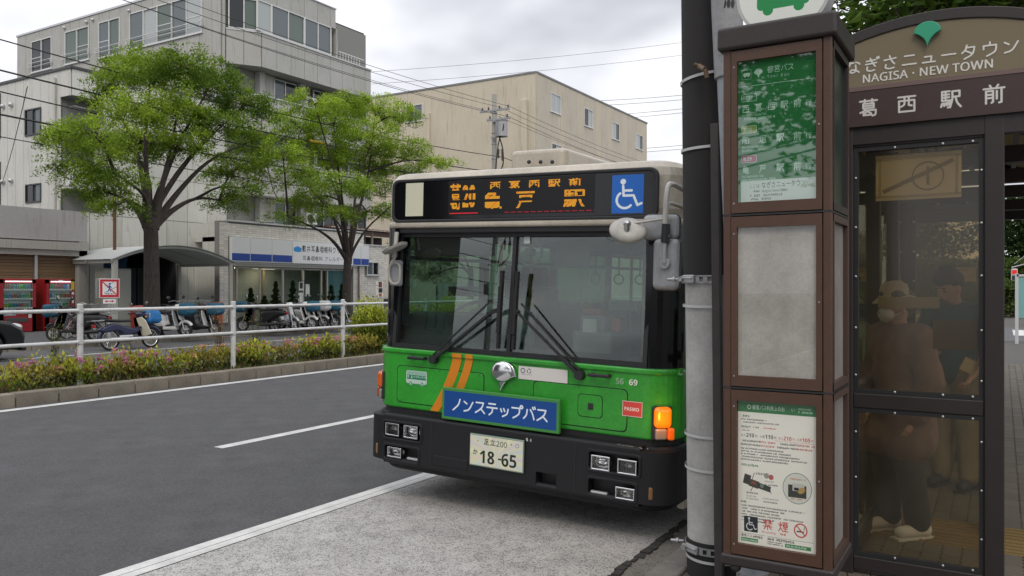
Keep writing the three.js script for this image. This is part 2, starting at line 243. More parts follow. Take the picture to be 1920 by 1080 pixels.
// ---------- ground, roads, kerbs ----------
const sheet = (x0, x1, z0, z1, y) => { const g = new THREE.PlaneGeometry(x1 - x0, z1 - z0).rotateX(-Math.PI / 2).translate((x0 + x1) / 2, y, (z0 + z1) / 2); return g; };
struct('ground', lin(0.13, 0.13, 0.12, 0.95, { map: rep(T.patch, 6) }), sheet(-350, 350, -450, 250, -0.03));
struct('road', M.asphalt, sheet(-12, -1.5, -260, 70, 0));
struct('service_road', M.asphalt2, sheet(-22.3, -13.5, -260, 70, 0));
struct('bus_bay', M.bay, sheet(-4.26, -1.93, -19, 22, 0.004));
struct('gutter', M.gutter, sheet(-1.932, -1.6, -90, 40, 0.008));
{
  const r = rng(41), edge = [];   // broken concrete along the joint between bay and gutter
  for (let z = -1.5; z > -9; z -= 0.09) { const w = 0.02 + 0.05 * r(), p = poly([[0, 0], [w, 0.01], [w * (0.6 + r() * 0.6), 0.07 + 0.02 * r()], [0.004, 0.085]]); edge.push(ext(p, 0.012 + 0.008 * r()).rotateX(-Math.PI / 2).translate(-1.945 + 0.025 * r(), 0.004, z)); }
  tag(mk('broken_joint', scene, lin(0.045, 0.043, 0.04, 0.95, { map: rep(T.grain, 0.2) }), edge), 'crumbled dark joint between the pale bus bay and the gutter', 'road joint', null, 'stuff');
}
struct('lane_line', M.paint, sheet(-4.44, -4.349, -200, 30, 0.008), sheet(-4.343, -4.262, -200, 30, 0.008));
struct('lane_line', M.paint, ...[9.35, -5.65, -20.65, -35.65, -50.65, -65.65].map((z) => sheet(-7.04, -6.9, z - 6, z, 0.004)));
struct('edge_line', M.paint, sheet(-11.62, -11.44, -200, 30, 0.004));
struct('edge_line', M.paint, sheet(-19.65, -19.51, -200, 30, 0.004));
struct('edge_line', M.paint, sheet(-14.35, -14.2, -200, 30, 0.004));
{
  const a = onY(-40, 974, 0), b = onY(560, 862, 0), c = onY(735, 833, 0), pts = [a, b, c], seam = [];
  for (let i = 0; i < 40; i++) { const t = i / 40, u = (i + 1) / 40, w = 0.006 + 0.004 * Math.sin(i * 1.7), p = (q) => q < 0.8 ? a.clone().lerp(b, q / 0.8) : b.clone().lerp(c, (q - 0.8) / 0.2), A = p(t), B = p(u); A.z += 0.012 * Math.sin(i * 2.3); B.z += 0.012 * Math.sin((i + 1) * 2.3); A.y = B.y = 0.004; const g = new THREE.BufferGeometry(); g.setAttribute('position', new THREE.Float32BufferAttribute([A.x, A.y, A.z - w, A.x, A.y, A.z + w, B.x, B.y, B.z + w, A.x, A.y, A.z - w, B.x, B.y, B.z + w, B.x, B.y, B.z - w], 3)); g.computeVertexNormals(); seam.push(g); }
  struct('road_seam', lin(0.03, 0.03, 0.032, 0.8), seam);
}
function kerbRun(name, x0, x1, h, zFrom, zTo, L, mat, drop) {
  const g = new THREE.Group(); g.name = numbered(name); g.userData.kind = 'structure'; scene.add(g); const r = rng(77 + zFrom);
  const kinds = [0, 1, 2].map((i) => { const m = mat.clone(); m.color.multiplyScalar(0.86 + i * 0.12); return m; });
  const hi = clean(rb(x1 - x0, h + 0.1, L - 0.012, 0.02, 0, (h - 0.1) / 2, 0)), lo = clean(rb(x1 - x0, 0.05 + 0.1, L - 0.012, 0.015, 0, -0.025, 0));
  for (let z = zFrom; z > zTo; z -= L) { const low = drop && drop(z), m = new THREE.Mesh(low ? lo : hi, kinds[Math.floor(r() * 3)]); m.name = 'kerb_stone'; m.position.set((x0 + x1) / 2 + (r() - 0.5) * 0.008, (r() - 0.5) * 0.006, z - L / 2); m.castShadow = m.receiveShadow = true; g.add(m); }
  mk('kerb_bed', g, M.joint, bx(x1 - x0 - 0.03, 0.04, zFrom - zTo, (x0 + x1) / 2, drop ? -0.01 : h - 0.045, (zFrom + zTo) / 2));
  return g;
}
kerbRun('median_kerb', -11.98, -11.78, 0.19, 2.4, -60, 0.61, M.kerb);
kerbRun('median_kerb', -13.72, -13.55, 0.16, 2.4, -60, 0.61, M.kerb);
kerbRun('far_kerb', -22.32, -22.12, 0.15, -4, -60, 0.61, M.kerb, (z) => (z < -17.6 && z > -21.8) || z > -10.5);
kerbRun('near_kerb', -1.62, -1.46, 0.15, 1.2, -40, 0.61, lin(0.2, 0.19, 0.175, 0.95, { map: rep(T.patch, 0.6), bumpMap: rep(T.grain, 0.25, 0.25, false), bumpScale: 0.006 }));
struct('median_soil', M.soil, bx(1.58, 0.16, 90, -12.765, 0.06, -30));
struct('far_pavement', M.asphalt2, bx(30, 0.15, 160, -37.32, 0.073, -60));
// ---------- near pavement: interlocking blocks with a band of yellow guiding tiles ----------
{
  const g = new THREE.Group(); g.name = 'near_pavement'; g.userData.kind = 'structure'; scene.add(g);
  mk('paving_bed', g, lin(0.10, 0.095, 0.085, 0.95, { map: rep(T.grain, 0.4) }), bx(12.46, 0.14, 60, 4.775, 0.064, -22));
  const r = rng(5), tones = [[0.165, 0.14, 0.108], [0.15, 0.128, 0.10], [0.18, 0.155, 0.122], [0.158, 0.134, 0.102]].map((c) => lin(...c, 0.9, { map: rep(T.speck, 0.35) })), yellow = [[0.29, 0.195, 0.065], [0.26, 0.175, 0.06]].map((c) => lin(...c, 0.85, { map: rep(T.speck, 0.3) }));
  const zig = []; for (let i = 0; i <= 6; i++) zig.push(i % 2 ? 0.006 : -0.006);
  const outline = [...zig.map((d, i) => [-0.047 + d, -0.097 + i * 0.1943 / 6]), ...zig.map((d, i) => [0.047 + d, -0.097 + i * 0.1943 / 6]).reverse()];
  const block = clean(ext(poly(outline), 0.03, 0.003, 4, 1).rotateX(-Math.PI / 2).translate(0, 0.122, 0));
  const yb = clean(rb(0.295, 0.03, 0.295, 0.004, 0, 0.137, 0)), bars = [0, 1, 2, 3].map((i) => rb(0.27, 0.008, 0.03, 0.004, 0, 0.1545, -0.105 + i * 0.07)), ytile = mergeGeometries([yb, ...bars.map(clean)]);
  let n = 0; const rest = [];
  for (let iz = 0; iz < 74; iz++) { const z = -4.3 - iz * 0.2;
    if (z < -5.4 && z > -6.0) { continue; }
    for (let ix = -14; ix < 22; ix++) { const x = ix * 0.1 + 0.05, near = x > -0.72 && x < 0.55 && z > -8.2;
      if (near && n < 290) { const m = new THREE.Mesh(block, tones[Math.floor(r() * 4)]); m.name = 'paving_block'; m.position.set(x, (r() - 0.5) * 0.003, z); m.receiveShadow = m.castShadow = true; g.add(m); n++; } else if (z > -19) rest.push([x, z, r()]); } }
  for (let ix = -5; ix < 8; ix++) for (let k = 0; k < 2; k++) { const m = new THREE.Mesh(ytile, yellow[(ix + k) & 1]); m.name = 'guiding_tile'; m.position.set(ix * 0.3 + 0.05, 0, -5.55 - k * 0.3); m.receiveShadow = true; g.add(m); }
  const im = new THREE.InstancedMesh(block, tones[0], rest.length), col = new THREE.Color(); rest.forEach(([x, z, q], i) => { im.setMatrixAt(i, MX.makeTranslation(x, (q - 0.5) * 0.003, z)); im.setColorAt(i, col.setRGB(0.85 + 0.25 * q, 0.85 + 0.24 * q, 0.85 + 0.22 * q)); }); im.name = 'paving_blocks_beyond'; im.userData.kind = 'stuff'; im.receiveShadow = true; g.add(im);
}
// ---------- buildings across the street ----------
const FZ = 0, FX = Math.PI / 2;   // a facade turned towards +z (down the street) or towards +x (the street)
function onFacade(parent, turn, o, name, mat, ...geos) { const m = mk(name, parent, mat, ...geos); m.position.copy(vv(o)); m.rotation.y = turn; return m; }
function facade(parent, turn, o, W, H, pw, mats, holes = [], { d = 0.05, gap = 0.022, v0 = 0, seed = 1, name = 'wall_panel', rows = [] } = {}) {
  const r = rng(seed), xs = [0]; for (let x = pw; x < W - 0.05; x += pw) xs.push(x); xs.push(W);
  for (let i = 0; i + 1 < xs.length; i++) {
    const cuts = [xs[i], xs[i + 1]]; for (const h of holes) for (const e of [h.u, h.u + h.w]) if (e > xs[i] + 0.02 && e < xs[i + 1] - 0.02) cuts.push(e); cuts.sort((a, b) => a - b);
    const mat = mats[Math.floor(r() * mats.length)];
    for (let k = 0; k + 1 < cuts.length; k++) {
      const a = cuts[k], b = cuts[k + 1], mid = (a + b) / 2; let spans = [[v0, H]];
      for (const q of rows) spans = spans.flatMap(([s, t]) => q > s && q < t ? [[s, q], [q, t]] : [[s, t]]);
      for (const h of holes) if (mid > h.u && mid < h.u + h.w) spans = spans.flatMap(([s, t]) => h.v >= t || h.v + h.h <= s ? [[s, t]] : [[s, h.v], [h.v + h.h, t]].filter(([p, q]) => q - p > 0.02));
      for (const [s, t] of spans) { const ga = a === xs[i] ? gap / 2 : 0, gb = b === xs[i + 1] ? gap / 2 : 0; onFacade(parent, turn, o, name, mat, bx(b - a - ga - gb, t - s - (rows.length ? gap : 0), d, (a + ga + b - gb) / 2, (s + t) / 2, d / 2)); }
    }
  }
}
function win(parent, turn, o, u, v, w, h, { panes = [M.glassDark, M.glassGrey], frame = M.frameWhite, depth = 0.05, sill = true, t = 0.05, name = 'window', mid = 0, sub = 'pane' } = {}) {
  const n = panes.length, geos = [bx(w, t, 0.09, u + w / 2, v + t / 2, depth), bx(w, t, 0.09, u + w / 2, v + h - t / 2, depth)], iw = (w - 2 * t - (n - 1) * t) / n;
  for (let i = 0; i <= n; i++) geos.push(bx(t, h - 2 * t, 0.09, u + t / 2 + i * (iw + t), v + h / 2, depth));
  if (mid) for (let i = 0; i < n; i++) if (mid >> i & 1) geos.push(bx(iw, t * 0.8, 0.05, u + t + iw / 2 + i * (iw + t), v + h * 0.45, depth - 0.01));
  if (sill) geos.push(bx(w + 0.12, 0.05, 0.16, u + w / 2, v - 0.027, depth));
  const f = onFacade(parent, turn, o, name, frame, geos);
  for (let i = 0; i < n; i++) mk(sub, f, panes[i], bx(iw, h - 2 * t, 0.012, u + t + iw / 2 + i * (iw + t), v + h / 2, depth - (i % 2 ? 0.025 : 0.005)));
  return f;
}
const { glassDark: GD, glassGrey: GG, glassPale: GP, glassGreen: GN } = M;
const rectZ = (Z, ox, oy, [x0, y0, x1, y1]) => { const a = onZ(x0, y1, Z), b = onZ(x1, y1, Z), c = onZ((x0 + x1) / 2, y0, Z), d = onZ((x0 + x1) / 2, y1, Z); return { u: a.x - ox, w: b.x - a.x, v: d.y - oy, h: c.y - d.y }; };
const rectX = (X, oz, oy, [x0, y0, x1, y1]) => { const a = onX(x0, y1, X), b = onX(x1, y1, X), c = onX((x0 + x1) / 2, y0, X), d = onX((x0 + x1) / 2, y1, X); return { u: oz - a.z, w: a.z - b.z, v: d.y - oy, h: c.y - d.y }; };

// --- tall grey block ---
{
  const X = -31.3, Z = -25.8, XL = -49.3, top = 16.3, b = thing('office_block', 'tall grey panelled block with ribbon windows on its top storey, behind the two leafy trees', 'building', [X, 0, Z]);
  const O = (x, y, z) => [x - X, y, z - Z];
  mk('wall', b, M.joint, bx(X - XL - 0.1, top - 0.2, 9.9, (XL - X) / 2 - 0.05, top / 2, -5.0));
  const wins = [[61, 74, 99, 133], [124, 55, 169, 117], [187, 38, 227, 106]].map((q) => rectZ(Z, XL, 0, q));
  const w4 = rectZ(Z, XL, 0, [245, 28, 381, 70]); w4.v = onZ(262, 90, Z).y; w4.h = onZ(300, 11, Z).y - w4.v; const pw4 = { ...w4 };
  facade(b, FZ, O(XL, 0, Z), X - XL, top, 0.9, [M.panelA, M.panelA, M.panelC], [...wins, w4], { v0: 8, seed: 3, rows: [12.2] });
  onFacade(b, FZ, O(XL, 0, Z), 'lower_wall', M.panelA, bx(X - XL, 8, 0.05, (X - XL) / 2, 4, 0.022));
  win(b, FZ, O(XL, 0, Z), wins[0].u, wins[0].v, wins[0].w, wins[0].h, { panes: [GD, GD], mid: 1 });
  win(b, FZ, O(XL, 0, Z), wins[1].u, wins[1].v, wins[1].w, wins[1].h, { panes: [GN, GN], mid: 2 });
  win(b, FZ, O(XL, 0, Z), wins[2].u, wins[2].v, wins[2].w, wins[2].h, { panes: [GG, GN], mid: 1 });
  win(b, FZ, O(XL, 0, Z), pw4.u, pw4.v, pw4.w, pw4.h, { panes: [GG, GP, GN, GG, GP], mid: 20 });
  for (const w of [...wins, w4]) { const g = [0.28, 0.5].map((k) => tube([[w.u - 0.15, w.v + k, 0.2], [w.u + w.w + 0.15, w.v + k, 0.2]], 0.02)); for (const e of [-0.1, w.w + 0.1]) g.push(bx(0.03, 0.3, 0.03, w.u + e, w.v + 0.39, 0.2), bx(0.03, 0.03, 0.16, w.u + e, w.v + 0.3, 0.12)); onFacade(b, FZ, O(XL, 0, Z), 'window_rail', M.frameWhite, g); }
  for (const [px, py] of [[124, 53], [165, 42], [177, 38], [245, 21]]) { const p = onZ(px, py, Z); onFacade(b, FZ, O(p.x, p.y, Z), 'vent_hood', M.alu, sp(0.09, 0, 0, 0.1), cy(0.09, 0.09, 0.08, 0, 0, 0.07, Math.PI / 2)); }
  mk('roof_edge', b, M.alu, bx(X - XL + 0.1, 0.1, 0.3, (XL - X) / 2, top + 0.05, -0.06), bx(0.3, 0.1, 6.4, -0.06, top + 0.05, -3.3));
  mk('roof', b, M.asphalt2, bx(X - XL - 0.2, 0.06, 9.6, (XL - X) / 2, top - 0.06, -5));
  // street side: chamfered bay, three parapet bands, ribbon window, recessed balconies
  const XF = -30.4, path = [[X, Z - 0.02], [XF, Z - 1.35]], end = onX(694, 150, XF).z, endTop = onX(628, 20, XF).z;
  const bands = [[12.25, 13.85, end], [9.15, 10.85, end], [6.1, 7.85, end], [15.42, 16.45, endTop]];
  const chL = Math.hypot(XF - X, 1.33), chT = Math.atan2(1.33, XF - X);
  for (const [v0, v1, ze] of bands) {
    facade(b, FX, O(XF, 0, Z - 1.35), Z - 1.35 - ze, v1, 0.92, [M.panelA, M.panelC, M.panelA], [], { v0, seed: v0 * 7 | 0, d: 0.06, gap: 0.022 });
    facade(b, chT, O(X, 0, Z - 0.02), chL, v1, 0.8, [M.panelA], [], { v0, seed: 2, d: 0.06, gap: 0.022 });
    const L = Z - 1.35 - ze, s = poly([[X - X, -0.02], [XF - X - 0.01, -1.35], [XF - X - 0.01, ze - Z], [-0.9, ze - Z], [-0.9, -0.02]]);
    mk('floor_slab', b, M.panelC, ext(poly([[0, 0.02], [XF - X - 0.02, 1.35], [XF - X - 0.02, Z - ze], [-0.6, Z - ze], [-0.6, 0.02]]), 0.2).rotateX(-Math.PI / 2).translate(0, v0 + 0.02, 0));
    mk('parapet_cap', b, M.alu, bx(0.16, 0.06, L + 0.05, XF - X + 0.03, v1 + 0.03, (Z - 1.35 + ze) / 2 - Z), bar([0, v1 + 0.03, -0.02], [XF - X + 0.03, v1 + 0.03, -1.35], 0.16, 0.06));
    mk('parapet_back', b, M.panelC, bx(0.08, v1 - v0 - 0.1, L - 0.1, XF - X - 0.06, (v0 + v1) / 2, (Z - 1.35 + ze) / 2 - Z));
  }
  const rw = (pxs, v0, v1) => pxs.map((p) => Z - 1.35 - onX(p, 80, XF).z);
  const us = rw([480, 507, 536, 569, 594, 619], 0, 0);
  win(b, FX, O(XF, 0, Z - 1.35), us[0], 13.92, us[1] - us[0], 1.48, { panes: [GP], sill: false });
  win(b, FX, O(XF, 0, Z - 1.35), us[1], 13.92, us[3] - us[1], 1.48, { panes: [GG, GN], sill: false });
  win(b, FX, O(XF, 0, Z - 1.35), us[3], 13.92, us[5] - us[3], 1.48, { panes: [GG, GG], sill: false });
  mk('wall', b, M.panelC, bx(0.9, 1.6, Z - 1.35 - endTop - 0.1, XF - X - 0.62, 14.65, (Z - 1.35 + endTop) / 2 - Z));
  win(b, chT, O(X, 0, Z - 0.02), 0.1, 13.92, chL - 0.2, 1.48, { panes: [GD, GN], sill: false });
  mk('wall', b, M.panelA, bx(2.5, 1.7, 0.12, XF - X - 1.2, 14.6, endTop - Z - 0.1));
  for (const [y0, y1] of [[10.9, 12.25], [7.9, 9.15], [4.9, 6.1]]) {   // recessed balconies
    for (let k = 0; k < 3; k++) { const zz = -2.0 - k * 2.7; onFacade(b, FX, O(X, 0, Z), 'balcony_pillar', M.panelC, bx(0.34, y1 - y0, 0.34, -zz, (y0 + y1) / 2, 0.1)); win(b, FX, O(X, 0, Z), -zz + 0.9, y0 - 0.2, 1.5, y1 - y0 + 0.1, { panes: k % 2 ? [GD, GG] : [GG, GD], sill: false, frame: M.alu }); }
    const un = onFacade(b, FX, O(X, 0, Z), 'air_conditioner', M.frameWhite, rb(0.75, 0.6, 0.28, 0.03, 5.05, y0 + 0.36, 0.42)); mk('fan_grille', un, M.frameDark, cy(0.22, 0.22, 0.02, 4.93, y0 + 0.36, 0.57, Math.PI / 2));
    onFacade(b, FX, O(X, 0, Z), 'balcony_door', M.panelB, bx(0.9, y1 - y0 - 0.05, 0.06, 2.5, (y0 + y1) / 2, 0.04));
  }
  mk('lower_wall', b, M.panelC, bx(0.06, 4.9, 9.0, 0.03, 2.45, -4.6));
  const dp = onFacade(b, FZ, O(X, 0, Z), 'drain_pipe', M.panelB, cy(0.06, 0.06, 15.8, -0.25, 7.9, 0.12)); 
  const a = onX(628, 90, XF - 1.5), c = onX(661, 90, XF - 1.5), t1 = onX(645, 72, XF - 1.5).y;
  mk('stair_house', b, M.panelC, bx(2.2, t1 - 12, a.z - c.z, XF - X - 2.4, (t1 + 12) / 2, (a.z + c.z) / 2 - Z));
  mk('stair_house_roof', b, M.alu, bx(2.5, 0.15, a.z - c.z + 0.4, XF - X - 2.35, t1 + 0.07, (a.z + c.z) / 2 - Z), bx(1.6, 1.1, 1.2, XF - X - 3.4, t1 + 0.5, endTop - Z - 0.9));
  const rail = []; for (let z = endTop - 0.3; z > end + 0.6; z -= 0.22) rail.push(bx(0.03, 0.5, 0.03, XF - X - 0.12, 14.1, z - Z)); rail.push(bx(0.05, 0.05, endTop - end - 0.8, XF - X - 0.12, 14.36, (endTop + end) / 2 - Z)); mk('roof_railing', b, M.frameWhite, rail);
}
// --- white block with corner balconies ---
{
  const X = -31.2, Z = -18.35, top = 10.25, W = 14.5, b = thing('apartment_block', 'low white block with a corner balcony, rising behind the shop with vending machines', 'building', [X, 0, Z]);
  const XL = X - W, nb = onZ(115, 200, Z).x - X, nz = onX(193, 200, X).z - Z, yT = onX(141, 180, X).y, yB = onX(141, 306, X).y;
  const lo = 3.2, hi = top - 0.05; mk('wall', b, M.joint, bx(W + nb - 0.05, hi - lo, 7.3, (-W + nb) / 2 - 0.02, (hi + lo) / 2, -3.72), bx(-nb, top - yT, 7.3, nb / 2 - 0.02, (top + yT) / 2, -3.72), bx(-nb, hi - lo, 7.3 + nz, nb / 2 - 0.02, (hi + lo) / 2, (nz - 7.37) / 2), bx(W - 5, lo, 7.3, -(W + 5) / 2 - 0.02, lo / 2, -3.72), bx(4.98, lo, 0.3, -2.53, lo / 2, -0.2), bx(4.98, lo, 2.6, -2.53, lo / 2, -6.07));
  const w = [[50, 204, 80, 254], [51, 345, 80, 380]].map((q) => rectZ(Z, XL, 0, q));
  facade(b, FZ, [-W, 0, 0], W + nb, top, 0.62, [M.white, M.white2, M.white], w, { v0: 4, seed: 5 });
  facade(b, FZ, [nb, 0, 0], -nb, top, 0.62, [M.white], [], { v0: yT, seed: 6 });
  const ZL = 7.4, opening = { u: 0.35, w: 4.4, v: 0.1, h: 3.05 };
  facade(b, FX, [0, 0, 0], ZL, top, 1.05, [M.white, M.white2], [{ u: 0, w: -nz, v: 0, h: yT }, opening], { v0: 0.1, seed: 8, rows: [4.6, 6.4, 8.3] });
  facade(b, FX, [0, 0, 0], -nz, yB - 1.9, 0.7, [M.white2], [], { v0: 0.1, seed: 8 });
  win(b, FZ, [-W, 0, 0], w[0].u, w[0].v, w[0].w, w[0].h, { frame: M.frameDark, panes: [GD, GG], sill: false }); win(b, FZ, [-W, 0, 0], w[1].u, w[1].v, w[1].w, w[1].h, { frame: M.frameDark, panes: [GD, GG], sill: false });
  for (const y of [5.1, 8.0]) win(b, FZ, [-W, 0, 0], 8.3, y, 1.1, 1.9, { frame: M.frameDark, panes: [GD, GD], sill: false });
  for (const y of [yB - 1.0, yB - 3.4]) { const g = []; mk('balcony_parapet', b, M.white, bx(-nb, 1.0, 0.12, nb / 2, y + 0.5, -0.06), bx(0.12, 1.0, -nz - 0.12, -0.06, y + 0.5, nz / 2 - 0.06)); mk('floor_slab', b, M.white2, bx(-nb - 0.12, 0.16, -nz - 0.12, nb / 2 - 0.06, y + 0.08, nz / 2 - 0.06)); }
  onFacade(b, FX, [nb, 0, 0], 'balcony_door', M.glassGrey, bx(0.9, 1.9, 0.04, 0.8, yB + 0.6, 0.02)); onFacade(b, FZ, [nb, 0, nz], 'balcony_door', M.panelB, bx(0.8, 1.9, 0.04, 0.55, yB + 0.6, 0.02));
  mk('clothes_rail', b, M.alu, tube([[nb + 0.1, yT - 0.35, -0.25], [-0.1, yT - 0.35, -0.25]], 0.02), tube([[-0.25, yT - 0.35, -0.2], [-0.25, yT - 0.35, nz]], 0.02));
  mk('roof_edge', b, M.frameDark, bx(W + 0.2, 0.1, 0.2, -W / 2, top + 0.05, 0.0), bx(0.2, 0.1, 7.4, 0.0, top + 0.05, -3.8)); mk('roof', b, M.asphalt2, bx(W - 0.1, 0.06, 7.2, -W / 2, top - 0.04, -3.7));
  const p = onZ(107, 200, Z); mk('drain_pipe', b, M.white2, cy(0.07, 0.07, 6.6, p.x - X, 6.7, 0.12), cy(0.07, 0.07, 5, -0.6, 2.6, 0.16));
  for (const [px, py] of [[10, 200], [25, 197], [10, 341], [25, 339]]) { const q = onZ(px, py, Z); onFacade(b, FZ, [q.x - X, q.y, 0], 'vent_hood', M.alu, sp(0.1, 0, 0, 0.11), cy(0.1, 0.1, 0.08, 0, 0, 0.06, Math.PI / 2)); }
  // dark ground-floor passage
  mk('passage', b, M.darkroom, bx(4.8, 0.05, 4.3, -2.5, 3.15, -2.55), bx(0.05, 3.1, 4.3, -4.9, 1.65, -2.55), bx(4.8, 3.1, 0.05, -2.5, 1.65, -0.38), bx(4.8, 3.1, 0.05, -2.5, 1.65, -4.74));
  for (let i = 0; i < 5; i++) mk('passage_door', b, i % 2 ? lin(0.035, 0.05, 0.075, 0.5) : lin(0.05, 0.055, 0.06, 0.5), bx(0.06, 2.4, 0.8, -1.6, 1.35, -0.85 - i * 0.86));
  const tarp = [new THREE.PlaneGeometry(2.4, 1.9, 14, 10)]; { const q = tarp[0].attributes.position; for (let i = 0; i < q.count; i++) q.setZ(i, 0.09 * Math.sin(q.getX(i) * 6 + q.getY(i)) + 0.05 * Math.sin(q.getY(i) * 9)); tarp[0].computeVertexNormals(); tarp[0].rotateY(Math.PI / 2).translate(-0.9, 2.1, -1.7); }
  tag(mk('tarpaulin', scene, lin(0.015, 0.06, 0.16, 0.6, { side: THREE.DoubleSide }), tarp[0].translate(X, 0, Z)), 'blue tarpaulin hanging in the dark passage behind the first tree', 'tarpaulin');
}
// --- single-storey shop with shutters ---
{
  const X = -30, Z0 = -18.2, L = 20, b = thing('shuttered_shop', 'single-storey shop with pale grey fascia and brown roller shutters behind red vending machines', 'shop', [X, 0, Z0]);
  const top = 4.55, fb = 3.42, lb = 2.88, grey = lin(0.44, 0.425, 0.435, 0.8, { map: rep(T.streak, 4, 3) });
  mk('wall', b, M.concrete, bx(9, 4.4, L, -4.9, 2.2, L / 2)); mk('roof', b, M.asphalt2, bx(9.2, 0.08, L, -4.75, 4.45, L / 2));
  for (let i = 0; i < 6; i++) onFacade(b, FX, [0, 0, 0], 'fascia_panel', grey, bx(3.3, top - fb, 0.1, -1.66 - i * 3.32 + 0.0, (top + fb) / 2, 0.06));
  mk('lintel', b, M.concrete, bx(0.5, 0.3, L, -0.05, fb - 0.2, L / 2), bx(0.3, 0.24, L, -0.05, fb - 0.44, L / 2));
  mk('pillar', b, M.concrete, bx(0.4, 3.4, 0.32, -0.1, 1.75, 0.16)); const dz = onX(70, 520, X).z - Z0;
  mk('shutter_guide', b, M.alu, bx(0.1, 2.9, 0.1, -0.12, 1.5, dz)); 
  const sm = [lin(0.23, 0.145, 0.075, 0.55, { map: rep(T.streak, 1.4, 1) }), lin(0.21, 0.13, 0.068, 0.55, { map: rep(T.streak, 1.4, 1) })];
  for (const [a, e, nm] of [[0.34, dz - 0.06], [dz + 0.06, 8.5], [8.7, 14]]) { const sh = mk('shutter', b, M.joint, bx(0.02, 2.85, e - a, -0.2, 1.45, (a + e) / 2)); for (let k = 0; k < 24; k++) mk('slat', sh, sm[k % 2], rb(0.03, 0.108, e - a, 0.012, -0.172, 0.2 + k * 0.115, (a + e) / 2)); }
}
